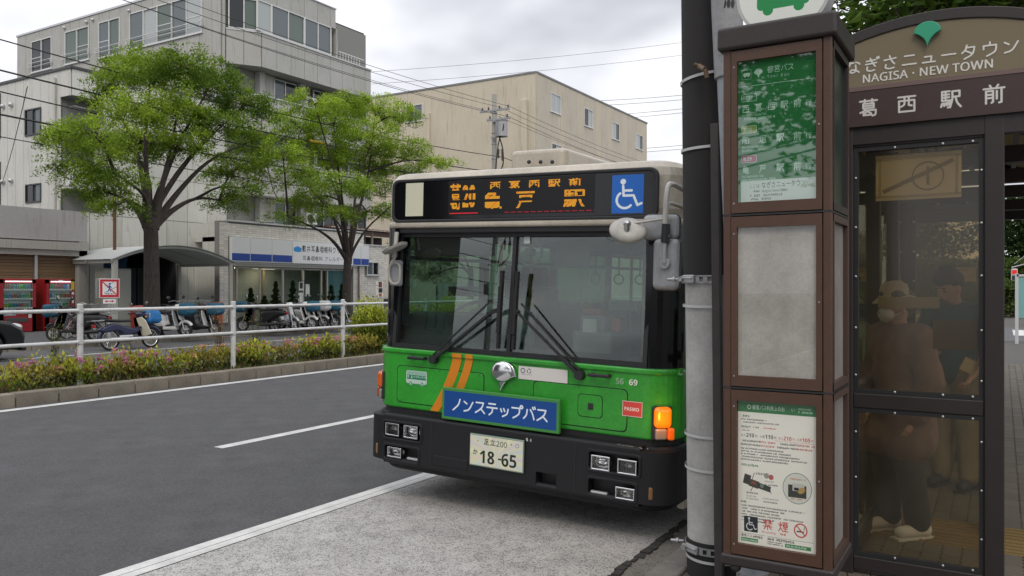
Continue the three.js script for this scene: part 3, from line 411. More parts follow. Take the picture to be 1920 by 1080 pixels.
// --- clinic ---
{
  const X = -29, Z = -24.0, b = thing('clinic', 'clinic with white tiled walls, glass front and long white sign striped in blue', 'clinic', [X, 0, Z]);
  const zE = onX(681, 440, X).z - Z, zW = onX(724, 500, X).z - Z, top = onX(430, 415, X).y, sT = onX(430, 444, X).y, sB = onX(430, 490, X).y, wT = onX(700, 461, X).y;
  const gz = (px) => onX(px, 520, X - 0.45).z - Z, g0 = gz(443), g1 = gz(650), gTop = 2.62;
  mk('wall', b, M.white2, bx(1.6, top - gTop - 0.05, -zE, -0.85, (top + gTop) / 2, zE / 2), bx(7, 0.2, -zW, -3.6, wT - 0.1, zW / 2), bx(0.2, wT, -zW, -7, wT / 2, zW / 2), bx(7, wT, 0.2, -3.6, wT / 2, zW + 0.1), bx(7, 3, 0.2, -3.6, 1.5, -0.1));
  mk('wall', b, M.grout, bx(0.06, top - sB, -zE, -0.035, (top + sB) / 2, zE / 2), bx(0.3, wT - 0.02, zE + 0.35 - zW, -0.155, wT / 2, (zE + 0.35 + zW) / 2), bx(0.3, top, 0.42, -0.155, top / 2, 0.22), bx(0.3, 2.8, g1 - zE - 0.35, -0.155, 1.4, (g1 + zE + 0.35) / 2));
  const hole = rectX(X, Z, 0, [686, 491, 708, 516]), tg = clean(rb(0.217, 0.088, 0.02, 0.004, 0, 0, 0)), inst = [], r = rng(9), tw = 0.227, th = 0.097;
  const fill = (u0, u1, v0, v1) => { for (let j = 0; v0 + (j + 1) * th <= v1 + 0.02; j++) for (let u = u0 + tw / 2 + (j % 2 ? 0 : 0); u < u1 - 0.05; u += tw) { const v = v0 + (j + 0.5) * th; if (u > hole.u - 0.08 && u < hole.u + hole.w + 0.08 && v > hole.v - 0.03 && v < hole.v + hole.h + 0.03) continue; inst.push([u, v]); } };
  fill(0, -zE, sT + 0.02, top); fill(-0.42, -0.02, 0.15, top); fill(-zE - 0.35, -zW, 0.15, wT); fill(-g1, -zE - 0.35, 0.15, sB);
  const im = new THREE.InstancedMesh(tg, M.tile, inst.length), col = new THREE.Color(); inst.forEach(([u, v], i) => { im.setMatrixAt(i, MX.makeRotationY(FX).setPosition(0.004, v, -u)); const q = 0.84 + 0.22 * r(); im.setColorAt(i, col.setRGB(q, q * (0.985 + 0.02 * r()), q * 0.97)); }); im.name = 'wall_tiles'; im.userData.kind = 'stuff'; im.castShadow = im.receiveShadow = true; b.add(im);
  mk('parapet_cap', b, M.alu, bx(0.34, 0.06, -zE, -0.1, top + 0.03, zE / 2), bx(0.4, 0.06, zE - zW, -0.12, wT + 0.03, (zE + zW) / 2));
  win(b, FX, [0, 0, 0], hole.u, hole.v, hole.w, hole.h, { panes: [GG, GD], frame: M.alu });
  // sign: seven white panels, blue stripe, logo and lettering
  const sz = [429, 464, 505, 543, 582, 657, 672, 687].map((p) => Z - onX(p, 470, X).z), H = sT - sB;
  sz.forEach((u, i) => { if (!i) return; const w = u - sz[i - 1], isText = i === 4 || i === 5;
    const p = onFacade(b, FX, [0, 0, 0], 'sign_panel', lin(0.68, 0.69, 0.70, 0.35), bx(w - 0.02, H, 0.16, (u + sz[i - 1]) / 2, (sT + sB) / 2, 0.1));
    if (i === 4 || i === 5) return; mk('blue_stripe', p, lin(0.012, 0.055, 0.30, 0.35), bx(w - 0.05, H * 0.3, 0.01, (u + sz[i - 1]) / 2, sB + H * 0.19, 0.184)); });
  const u0 = sz[3], u1 = sz[5], pw = u1 - u0 - 0.06, sm = printMat(1280, Math.round(1280 * (H - 0.04) / pw), (c, w, h) => {
    c.fillStyle = '#e2e4e6'; c.fillRect(0, 0, w, h); c.fillStyle = '#2f8fd8'; c.beginPath(); c.ellipse(95, h * 0.36, 44, 46, 0, 0, 7); c.fill(); for (const s of [-1, 1]) { c.beginPath(); c.ellipse(95 + s * 46, h * 0.37, 33, 36, 0, 0, 7); c.fill(); } c.fillStyle = '#1f6fb8'; for (const s of [-1, 1]) { c.beginPath(); c.arc(95 + s * 15, h * 0.34, 7, 0, 7); c.fill(); }
    write(c, '敷井耳鼻咽喉科クリニック', 182, h * 0.15, h * 0.33, { color: '#20242c', lw: 9, squash: 0.80 }); write(c, '耳鼻咽喉科 アレルギー科', 192, h * 0.64, h * 0.23, { color: '#30343c', lw: 8, squash: 1.06 }); });
  const sg = onFacade(b, FX, [0, 0, 0], 'sign_lettering', sm, quadPrint(pw, H - 0.04).translate((u0 + u1) / 2, (sT + sB) / 2, 0.186));
  mk('sign_soffit', b, M.alu, bx(0.5, 0.06, -zE, -0.2, sB - 0.05, zE / 2));
  // glass front, interior room with lit ceiling strips
  const mull = [443, 487, 530, 568, 602, 613, 650].map((p) => -gz(p));
  for (let i = 0; i + 1 < mull.length; i++) { const a = mull[i], e = mull[i + 1], blue = i === 5; const f = onFacade(b, FX, [-0.45, 0, 0], 'shopfront_window', M.alu, bx(0.06, gTop - 0.15, 0.1, a, gTop / 2 + 0.07, 0), bx(e - a, 0.07, 0.1, (a + e) / 2, gTop - 0.04, 0), bx(e - a, 0.1, 0.1, (a + e) / 2, 0.2, 0)); mk('pane', f, blue ? phy({ color: 0x8fc4c8, roughness: 0.05, transmission: 0.75, thickness: 0 }) : M.clear, bx(e - a - 0.07, gTop - 0.32, 0.012, (a + e) / 2, gTop / 2 + 0.09, 0)); }
  mk('room_wall', b, lin(0.50, 0.40, 0.26, 0.9, { map: rep(T.patch, 3) }), bx(0.1, 2.6, g0 - g1, -3.6, 1.4, (g0 + g1) / 2), bx(3.1, 2.6, 0.08, -2.05, 1.4, g0 + 0.1), bx(3.1, 2.6, 0.08, -2.05, 1.4, g1 - 0.1), bx(1.6, 2.5, 0.08, -2.8, 1.4, (g0 + g1) / 2 + 0.6));
  mk('room_floor', b, lin(0.3, 0.22, 0.14, 0.5), bx(3.1, 0.04, g0 - g1, -2.05, 0.17, (g0 + g1) / 2)); mk('room_ceiling', b, lin(0.7, 0.68, 0.62, 0.9), bx(3.1, 0.06, g0 - g1, -2.05, gTop + 0.08, (g0 + g1) / 2));
  mk('reception_counter', b, lin(0.42, 0.30, 0.17, 0.5), rb(0.6, 1.0, 2.2, 0.03, -3.0, 0.7, -3.0), rb(0.7, 0.05, 2.3, 0.02, -3.0, 1.22, -3.0)); mk('room_door', b, lin(0.45, 0.3, 0.16, 0.5), bx(0.06, 2.1, 0.9, -3.5, 1.2, -6.6)); mk('picture_board', b, lin(0.7, 0.66, 0.55, 0.6), bx(0.04, 0.5, 1.7, -3.53, 2.0, -1.5));
  for (const px of [405, 550]) { const p = [-1.7, gTop - 0.02, px === 405 ? -1.3 : -3.6]; mk('ceiling_lamp', b, std(0xffffff, 0.5, { emissive: 0xfff0d0, emissiveIntensity: 2.2 }), rb(0.16, 0.05, 1.3, 0.02, ...p)); const l = new THREE.RectAreaLight(0xffe9c4, 5, 1.3, 0.16); l.name = 'clinic_lamp'; l.position.set(X + p[0], p[1] - 0.05, Z + p[2]); l.rotation.set(-Math.PI / 2, 0, Math.PI / 2); scene.add(l); }
  mk('notice', b, lin(0.7, 0.7, 0.68, 0.6), bx(0.01, 0.42, 0.3, -0.39, 1.75, gz(563)), bx(0.01, 0.55, 0.28, -0.39, 1.15, gz(562)), bx(0.01, 0.6, 0.26, -0.39, 1.55, gz(575))); mk('notice_picture', b, M.black, bx(0.012, 0.3, 0.2, -0.388, 1.78, gz(563)));
  const ps = rectX(X, Z, 0, [704, 527, 717, 558]); const pm = printMat(160, 256, (c, w, h) => { c.fillStyle = '#e6e2da'; c.fillRect(0, 0, w, h); c.fillStyle = '#6b3a2c'; c.fillRect(60, 10, 80, 90); c.fillStyle = '#2a2424'; c.fillRect(60, 110, 90, 70); c.fillStyle = '#b06040'; c.fillRect(66, 190, 70, 50); scribble(c, 10, 20, 30, 18, '#444', 3); scribble(c, 10, 60, 30, 18, '#444', 4); scribble(c, 10, 110, 30, 18, '#444', 6); });
  onFacade(b, FX, [0, 0, 0], 'wall_poster', pm, quadPrint(ps.w, ps.h).translate(ps.u + ps.w / 2, ps.v + ps.h / 2, 0.03)); mk('drain_pipe', b, lin(0.16, 0.12, 0.1, 0.5), cy(0.045, 0.045, 2.7, 0.08, 1.5, g1 - 0.35)); 
}
// --- brown lean-to beyond the clinic, wall pieces behind it ---
{
  const X = -29, Z = onX(724, 500, X).z, b = thing('lean_to', 'dark lean-to with a brown corrugated metal roof right of the clinic', 'shed', [X, 0, Z - 0.3]);
  const y = onX(700, 432, -31).y, pts = []; const n = 46, L = 9; for (let i = 0; i <= n; i++) pts.push([i * L / n, (i % 2) * 0.1]); for (let i = n; i >= 0; i--) pts.push([i * L / n, (i % 2) * 0.1 + 0.02]);
  mk('corrugated_roof', b, lin(0.22, 0.12, 0.085, 0.6, { map: rep(T.streak, 1.5) }), ext(poly(pts), 5).rotateY(FX).rotateZ(-0.08).translate(-6.5, y + 0.3, 2.9)); mk('roof_edge', b, lin(0.5, 0.48, 0.45, 0.6), bx(0.05, 0.05, 9, -1.55, y - 0.05, -1.6));
  mk('back_wall', b, lin(0.05, 0.04, 0.035, 0.9), bx(0.2, y - 0.1, 9, -5.8, y / 2, -1.6)); mk('post', b, lin(0.2, 0.17, 0.14, 0.8), cy(0.07, 0.07, y, -1.7, y / 2, -0.5), cy(0.07, 0.07, y, -1.7, y / 2, -3.9)); mk('beam', b, lin(0.07, 0.04, 0.03, 0.7), bx(0.12, 0.25, 8.5, -1.7, y - 0.25, -1.6));
  const w = thing('block_wall', 'beige rendered yard wall at the right end of the clinic', 'wall', [X + 0.4, 0, Z - 0.5]); mk('wall', w, M.beige2, rb(0.25, 2.4, 3.4, 0.02, 0, 1.2, -1.7)); mk('slot', w, M.joint, ...[-0.5, -0.8, -1.1].map((z) => bx(0.03, 0.7, 0.07, 0.12, 1.7, z)));
  const f = thing('yard_fence', 'pale corrugated yard fence seen through the left of the bus windscreen', 'fence', [X + 0.6, 0, Z - 4.2]); for (let i = 0; i < 40; i++) mk('fence_panel', f, i % 3 ? lin(0.42, 0.43, 0.41, 0.7) : lin(0.36, 0.37, 0.36, 0.7), bx(0.06, 1.9, 0.46, (i % 2) * 0.03, 1.05, -i * 0.48)); mk('fence_post', f, M.concrete, bx(0.25, 2.4, 0.25, 0.1, 1.2, -4.3), bx(0.25, 2.4, 0.25, 0.1, 1.2, -12));
}
// --- beige block ---
{
  const X = -30, Z = onX(1005, 137, X).z, top = onX(1005, 137, X).y, L = Z - onX(1212, 242, X).z, W = 27, b = thing('beige_block', 'large beige flat-roofed block with few white windows behind the bus roof', 'building', [X, 0, Z]);
  mk('wall', b, M.joint, bx(W - 0.1, top - 0.1, L - 0.1, -W / 2 - 0.02, top / 2, -L / 2 - 0.02));
  const ws = [[1031, 177, 1050, 212], [1094, 205, 1110, 238], [1146, 231, 1160, 262], [1191, 253, 1204, 280], [1033, 253, 1051, 288], [1094, 277, 1110, 300]].map((q) => rectX(X, Z, 0, q)); ws[4].h = ws[5].h = ws[0].h; ws[4].v = ws[0].v - 3.9; ws[5].v = ws[1].v - 3.9;
  for (const k of [2, 3]) ws.push({ ...ws[k], v: ws[k].v - 3.9 });
  facade(b, FX, [0, 0, 0], L, top, 1.15, [M.beige2, M.beige2, M.beige], ws, { v0: 4, seed: 12, d: 0.05, gap: 0.01 }); onFacade(b, FX, [0, 0, 0], 'lower_wall', M.beige2, bx(L, 4, 0.05, L / 2, 2, 0.024));
  ws.forEach((w, i) => win(b, FX, [0, 0, 0], w.u, w.v, w.w, w.h, { panes: i === 0 ? [GP, GP] : i === 2 || i === 3 || i > 4 ? [GP, GD] : [GD, GP] }));
  const w2 = rectZ(Z, X - W, 0, [762, 197, 793, 228]); facade(b, FZ, [-W, 0, 0], W, top, 9, [M.beige], [w2], { v0: 0, seed: 4, gap: 0.008, rows: [top - 8.2] }); win(b, FZ, [-W, 0, 0], w2.u, w2.v, w2.w, w2.h, { panes: [GD, GG] });
  const q = onZ(985, 200, Z).x - X, q2 = onZ(805, 200, Z).x - X; mk('pilaster', b, M.beige, rb(0.55, top - 1.9, 0.3, 0.08, q, (top - 1.9) / 2, 0.18), rb(0.3, top - 1.9, 0.2, 0.05, q2, (top - 1.9) / 2, 0.12));
  mk('roof_edge', b, lin(0.2, 0.2, 0.2, 0.6), bx(W, 0.14, 0.2, -W / 2, top + 0.07, 0.0), bx(0.2, 0.14, L, 0.0, top + 0.07, -L / 2 - 0.1)); mk('roof', b, M.asphalt2, bx(W - 0.2, 0.06, L - 0.2, -W / 2, top - 0.05, -L / 2));
}
// --- across the street behind the photographer: the block whose dark face the left half of the bus windscreen mirrors ---
{
  const b = thing('brick_block', 'dark brick apartment block down the street, mirrored in the bus windscreen', 'building', [-27, 0, 12]); const mb = lin(0.07, 0.055, 0.048, 0.9, { map: rep(T.streak, 3) });
  mk('wall', b, mb, bx(16, 19, 16.4, -8, 9.5, 8.2));
  for (let f = 0; f < 6; f++) for (let k = 0; k < 5; k++) win(b, FX, [0.0, 0, 16.4], 0.9 + k * 3.1, 1.2 + f * 2.9, 1.7, 1.5, { panes: [GD, GD], frame: M.frameDark });
  mk('roof', b, M.asphalt2, bx(16.6, 0.3, 17, -8, 19.15, 8.2));
}
// ---------- trees and shrubs ----------
function leafGeo(L, W, fold = 0.25) { const g = new THREE.BufferGeometry(), h = W * fold; g.setAttribute('position', new THREE.Float32BufferAttribute([0, 0, 0, W / 2, L * 0.45, h, 0, L * 0.5, 0, 0, L * 0.5, 0, W / 2, L * 0.45, h, 0, L, -h * 0.6, 0, 0, 0, 0, L * 0.5, 0, -W / 2, L * 0.45, h, 0, L * 0.5, 0, 0, L, -h * 0.6, -W / 2, L * 0.45, h], 3)); g.computeVertexNormals(); return g; }
const leafMat = phy({ color: 0xffffff, roughness: 0.9, transmission: 0.45, thickness: 0, specularIntensity: 0.1, side: THREE.DoubleSide });
const leafDense = phy({ color: 0xffffff, roughness: 0.75, transmission: 0.32, thickness: 0, specularIntensity: 0.12, side: THREE.DoubleSide });
function leaves(parent, name, geo, mat, list) { const im = new THREE.InstancedMesh(geo, mat, list.length), col = new THREE.Color(), q = new THREE.Quaternion(), e = new THREE.Euler(), s = V3(1, 1, 1); list.forEach((l, i) => { q.setFromEuler(e.set(l.rx, l.ry, l.rz, 'YXZ')); s.setScalar(l.s); im.setMatrixAt(i, MX.compose(l.p, q, s)); im.setColorAt(i, col.setRGB(...l.c)); }); im.name = name; im.userData.kind = 'stuff'; im.castShadow = im.receiveShadow = true; parent.add(im); return im; }
function limb(pts, r0, r1, n = 8) { const c = curve(pts), g = [], P = c.getPoints(n); for (let i = 0; i < n; i++) { const a = r0 + (r1 - r0) * Math.pow(i / n, 0.8), b = r0 + (r1 - r0) * Math.pow((i + 1) / n, 0.8); g.push(rod(P[i], P[i + 1], a, b, r0 > 0.04 ? 9 : 5)); if (r0 > 0.03) g.push(sp(b * 0.99, P[i + 1].x, P[i + 1].y, P[i + 1].z, 1, 1, 1, 7)); } return { g, P }; }
function streetTree(label, base, trunkR, fork, clusters, seed, o = {}) {
  const { spread = 2.4, sprays = 620, per = 74, tint = [0.105, 0.185, 0.028], tip = [0.21, 0.31, 0.045], size = 0.095 } = o, r = rng(seed), t = thing('street_tree', label, 'tree', base), B = vv(base), F = vv(fork).sub(B);
  const tr = [], g0 = limb([[0, -0.1, 0], [0.02, F.y * 0.5, 0.02], F], trunkR, trunkR * 0.78, 8); tr.push(...g0.g); for (let k = 0; k < 6; k++) { const a = k * 1.05 + r(); tr.push(rod([Math.cos(a) * trunkR * 1.35, -0.05, Math.sin(a) * trunkR * 1.35], [Math.cos(a) * trunkR * 0.5, 0.5, Math.sin(a) * trunkR * 0.5], trunkR * 0.35, trunkR * 0.4, 7)); }
  mk('trunk', t, M.bark, tr);
  const cl = clusters.map(([x, y, rx, ry, bright = 0.5], i) => { const d = (r() - 0.5) * 2 * spread, c = onX(x, y, B.x + d).sub(B), k = (c.x + B.x) / ((-0.8)) / FOCAL * -1; const dist = camera.position.distanceTo(c.clone().add(B)) * 0.98; return { c, rx: 0.86 * rx / FOCAL * dist, ry: 1.12 * ry / FOCAL * dist, bright }; });
  const limbs = [], pts = [];
  const mains = cl.filter((c, i) => i % 2 === 0);
  for (const c of mains) { const mid = F.clone().lerp(c.c, 0.45); mid.y += 0.25 * c.c.distanceTo(F) * 0.35; mid.x += (r() - 0.5) * 0.5; mid.z += (r() - 0.5) * 0.5; const a = F.clone(); a.x += (r() - 0.5) * trunkR; a.z += (r() - 0.5) * trunkR; a.y -= r() * 0.4; const q = a.clone().lerp(mid, 0.45); q.y += 0.15; const l = limb([a, q, mid, c.c], trunkR * (0.36 + 0.2 * r()), 0.022, 12); limbs.push(...l.g); pts.push(...l.P.slice(3)); }
  cl.forEach((c, i) => { if (i % 2 === 0) return; const near = pts.reduce((a, b) => a.distanceTo(c.c) + (a.y > c.c.y ? 1 : 0) < b.distanceTo(c.c) + (b.y > c.c.y ? 1 : 0) ? a : b), m = near.clone().lerp(c.c, 0.5); m.y += 0.2; const l = limb([near, m, c.c], 0.055, 0.016, 8); limbs.push(...l.g); pts.push(...l.P); });
  const twigs = [], list = [], area = cl.reduce((s, c) => s + c.rx * c.ry, 0);
  for (const c of cl) { const n = Math.round(sprays * c.rx * c.ry / area); for (let k = 0; k < n; k++) {
    const a = r() * 6.283, u = 2 * r() - 1, q = Math.pow(r(), 0.42), h = Math.sqrt(1 - u * u), p = V3(c.c.x + Math.cos(a) * h * q * c.rx, c.c.y + u * q * c.ry, c.c.z + Math.sin(a) * h * q * c.rx);
    const near = pts.reduce((x, y) => x.distanceToSquared(p) < y.distanceToSquared(p) ? x : y); if (near.distanceTo(p) < 2.4 && k % 2 === 0) { const m = near.clone().lerp(p, 0.55); m.y += 0.06; twigs.push(rod(near, m, 0.013, 0.009, 4), rod(m, p, 0.009, 0.005, 4)); }
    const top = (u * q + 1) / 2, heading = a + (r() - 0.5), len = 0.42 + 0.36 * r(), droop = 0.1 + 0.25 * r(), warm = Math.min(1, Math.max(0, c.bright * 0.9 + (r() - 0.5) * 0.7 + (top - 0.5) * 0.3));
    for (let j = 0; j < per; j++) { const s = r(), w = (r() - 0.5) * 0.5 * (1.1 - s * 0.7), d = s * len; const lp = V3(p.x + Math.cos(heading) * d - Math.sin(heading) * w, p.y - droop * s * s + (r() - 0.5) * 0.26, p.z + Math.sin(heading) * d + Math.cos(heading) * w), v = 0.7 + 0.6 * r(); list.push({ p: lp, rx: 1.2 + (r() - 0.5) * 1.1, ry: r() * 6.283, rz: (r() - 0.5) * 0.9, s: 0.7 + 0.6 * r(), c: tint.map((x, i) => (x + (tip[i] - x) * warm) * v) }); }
  } }
  mk('limb', t, M.bark, limbs); mk('twigs', t, M.bark, twigs).userData.kind = 'stuff';
  leaves(t, 'crown', leafGeo(size, size * 0.5), leafMat, list); return t;
}
const T1 = onX(285, 630, -22.6), T2 = onX(650, 620, -22.6);
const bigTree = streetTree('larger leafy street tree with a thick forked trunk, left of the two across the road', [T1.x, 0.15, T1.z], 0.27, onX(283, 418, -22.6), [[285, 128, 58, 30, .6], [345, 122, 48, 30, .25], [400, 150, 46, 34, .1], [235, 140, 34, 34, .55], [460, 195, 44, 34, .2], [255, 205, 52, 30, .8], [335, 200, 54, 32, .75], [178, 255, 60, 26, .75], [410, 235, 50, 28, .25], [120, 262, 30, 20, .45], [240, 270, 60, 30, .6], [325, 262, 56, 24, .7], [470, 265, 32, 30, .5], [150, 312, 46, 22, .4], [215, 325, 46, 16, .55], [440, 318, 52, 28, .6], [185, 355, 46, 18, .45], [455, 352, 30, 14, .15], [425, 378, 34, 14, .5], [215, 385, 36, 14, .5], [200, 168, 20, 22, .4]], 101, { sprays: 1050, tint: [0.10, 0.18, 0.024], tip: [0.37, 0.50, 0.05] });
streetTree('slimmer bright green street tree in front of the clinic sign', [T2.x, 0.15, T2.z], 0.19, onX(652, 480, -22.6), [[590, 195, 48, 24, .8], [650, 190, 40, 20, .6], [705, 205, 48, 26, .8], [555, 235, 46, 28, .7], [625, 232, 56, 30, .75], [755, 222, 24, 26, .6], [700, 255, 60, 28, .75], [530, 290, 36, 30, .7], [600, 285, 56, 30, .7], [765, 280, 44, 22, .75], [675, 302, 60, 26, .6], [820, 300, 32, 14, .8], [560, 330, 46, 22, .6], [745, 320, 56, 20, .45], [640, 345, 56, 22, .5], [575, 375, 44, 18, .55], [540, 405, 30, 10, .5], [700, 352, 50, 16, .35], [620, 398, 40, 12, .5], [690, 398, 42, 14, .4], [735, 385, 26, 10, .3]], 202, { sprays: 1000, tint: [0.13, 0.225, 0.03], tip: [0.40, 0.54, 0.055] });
streetTree('street tree further up the road seen through the left of the bus windscreen', [-22.6, 0.15, -33.5], 0.17, V3(-22.6, 2.6, -33.5), [[800, 480, 40, 20, .5], [770, 500, 22, 18, .4], [815, 515, 26, 14, .6], [780, 452, 30, 16, .5], [830, 470, 30, 24, .4]], 303, { sprays: 130, spread: 1.2 });
// big tree over the shelter: only its lowest boughs reach into the frame
{
  const r = rng(404), t = thing('overhanging_tree', 'large dark-leaved tree whose boughs hang over the bus shelter', 'tree', [3.4, 0.15, -9.5]), list = [], limbs = [];
  mk('trunk', t, M.bark, limb([[0, 0, 0], [-0.05, 2.5, 0.1], [-0.2, 5.5, 0.2], [0, 8.5, 0]], 0.28, 0.16, 10).g);
  const boughs = []; for (let k = 0; k < 30; k++) { const a = Math.PI * 0.62 + (k / 30) * 4.2 + r() * 0.3, y0 = 3.6 + (k % 6) * 0.75, L = 2.6 + 2.3 * r(), e = V3(Math.cos(a) * L, y0 + 0.5 + (r() - 0.35) * 1.2, Math.sin(a) * L), m = V3(Math.cos(a) * L * 0.5, y0 + 0.55, Math.sin(a) * L * 0.5); boughs.push([V3(-0.1, y0 - 0.2, 0.1), m, e]); }
  for (const [px, py, d] of [[1600, 60, 8.6], [1640, 30, 9.4], [1690, 10, 8.8], [1740, 0, 9.6], [1570, 10, 9.2], [1790, -10, 9.1], [1850, -20, 9.8], [1900, 0, 9.3], [1660, -40, 9], [1830, 20, 10.5]]) { const e = onD(px, py, d).sub(V3(3.4, 0.15, -9.5)); boughs.push([V3(-0.1, 4.3 + r(), 0.1), e.clone().multiplyScalar(0.5).add(V3(0, 2.5, 0)), e]); }
  const geo = leafGeo(0.15, 0.115, 0.3);
  for (const b of boughs) { const l = limb(b, 0.06, 0.008, 9); limbs.push(...l.g); for (let k = 2; k < 10; k++) for (let q = 0; q < 5; q++) { const p = l.P[k], c = p.clone().add(V3((r() - 0.5) * 1.1, (r() - 0.5) * 0.7, (r() - 0.5) * 1.1)); limbs.push(rod(p, c, 0.006, 0.003, 4)); for (let j = 0; j < 20; j++) { const v = 0.6 + 0.8 * r(), w = r(); list.push({ p: V3(c.x + (r() - 0.5) * 0.55, c.y + (r() - 0.5) * 0.4, c.z + (r() - 0.5) * 0.55), rx: 1.9 + (r() - 0.5) * 1.3, ry: r() * 6.283, rz: (r() - 0.5), s: 0.6 + 0.7 * r(), c: [(0.05 + 0.06 * w) * v, (0.105 + 0.07 * w) * v, 0.022 * v] }); } } }
  mk('limb', t, M.bark, limbs); leaves(t, 'crown', geo, leafMat, list);
}
// tree behind the photographer whose canopy the glass of the stop pillar mirrors
{
  const r = rng(909), t = thing('kerb_tree', 'leafy tree at the kerb behind the photographer, mirrored in the stop pillar glass', 'tree', [-1.0, 0.15, 9]), ls = [], lim = limb([[0, 0, 0], [0.05, 2, 0], [0, 4.2, 0], [0.1, 7, 0]], 0.2, 0.1, 8).g;
  for (let k = 0; k < 150; k++) { const a = r() * 6.283, low = k > 128, q = Math.sqrt(r()) * 4.2, c = low ? V3(-6.0 + r() * 1.7, 3.3 + 2.6 * r(), (r() - 0.5) * 1.6) : V3(Math.cos(a) * q * 1.2, 4.6 + r() * 3.2 - q * 0.08, Math.sin(a) * q); if (k % 4 === 0) lim.push(rod([0, 4 + r(), 0], c, 0.03, 0.008, 5)); for (let j = 0; j < 60; j++) { const v = 0.6 + 0.7 * r(); ls.push({ p: c.clone().add(V3((r() - 0.5) * 1.3, (r() - 0.5) * 0.9, (r() - 0.5) * 1.3)), rx: 1.2 + r(), ry: r() * 6.28, rz: r() - 0.5, s: 1 + r(), c: [0.07 * v, 0.12 * v, 0.02 * v] }); } }
  mk('trunk', t, M.bark, lim); leaves(t, 'crown', leafGeo(0.15, 0.1, 0.3), leafMat, ls);
}
// azaleas and hedge on the median
function shrub(label, x, z, w, d, h, seed, o = {}) {
  const { dens = 1, flowers = 0, tone = [0.10, 0.15, 0.025], tone2 = [0.26, 0.30, 0.05], stems = true, name = 'azalea_shrub', cat = 'shrub', group = 'shrubs planted along the median' } = o, r = rng(seed), t = thing(name, label, cat, [x, 0.14, z], 0, group), list = [], fl = [], st = [];
  const n = Math.round(620 * w * d * h * 3.2 * dens), lobes = []; for (let k = 0; k < 7; k++) lobes.push([(r() - 0.5) * w * 0.75, h * (0.45 + 0.3 * r()), (r() - 0.5) * d * 0.8, 0.16 + 0.16 * r() * Math.min(w, d)]);
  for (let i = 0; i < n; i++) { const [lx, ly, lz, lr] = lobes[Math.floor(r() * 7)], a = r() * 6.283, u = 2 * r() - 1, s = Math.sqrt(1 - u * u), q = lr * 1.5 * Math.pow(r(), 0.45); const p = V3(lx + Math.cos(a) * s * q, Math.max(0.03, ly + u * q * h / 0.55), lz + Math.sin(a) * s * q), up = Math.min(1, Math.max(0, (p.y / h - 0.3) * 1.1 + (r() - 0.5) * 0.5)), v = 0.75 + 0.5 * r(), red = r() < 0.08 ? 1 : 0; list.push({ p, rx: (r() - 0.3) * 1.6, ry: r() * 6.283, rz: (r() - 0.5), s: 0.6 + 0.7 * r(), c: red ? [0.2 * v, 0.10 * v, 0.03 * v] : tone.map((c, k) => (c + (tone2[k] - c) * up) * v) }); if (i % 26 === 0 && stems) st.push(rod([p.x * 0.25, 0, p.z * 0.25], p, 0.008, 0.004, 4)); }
  if (st.length) mk('stem', t, M.bark, st);
  leaves(t, 'foliage', leafGeo(0.072, 0.042), leafDense, list);
  if (flowers) { for (let i = 0; i < flowers * 9; i++) { const k = Math.floor(i / 9), [lx, ly, lz, lr] = lobes[k % 7], a0 = k * 2.4 + seed; const p = V3(lx + Math.cos(a0) * lr * 0.7 + (r() - 0.5) * 0.11, ly + lr * 0.9 * (0.5 + 0.5 * Math.abs(Math.sin(a0 * 3))) + (r() - 0.5) * 0.09, lz + Math.sin(a0) * lr * 0.7 + (r() - 0.5) * 0.11), v = 0.85 + 0.3 * r(), salmon = (k + seed) % 3 === 0; for (let j = 0; j < 5; j++) fl.push({ p, rx: 0.9, ry: j * 1.2566 + r() * 0.4, rz: 0, s: 0.8 + 0.4 * r(), c: salmon ? [0.70 * v, 0.40 * v, 0.30 * v] : [0.70 * v, 0.30 * v, 0.44 * v] }); } leaves(t, 'blossom', leafGeo(0.04, 0.03, 0.3), leafDense, fl); }
  return t;
}
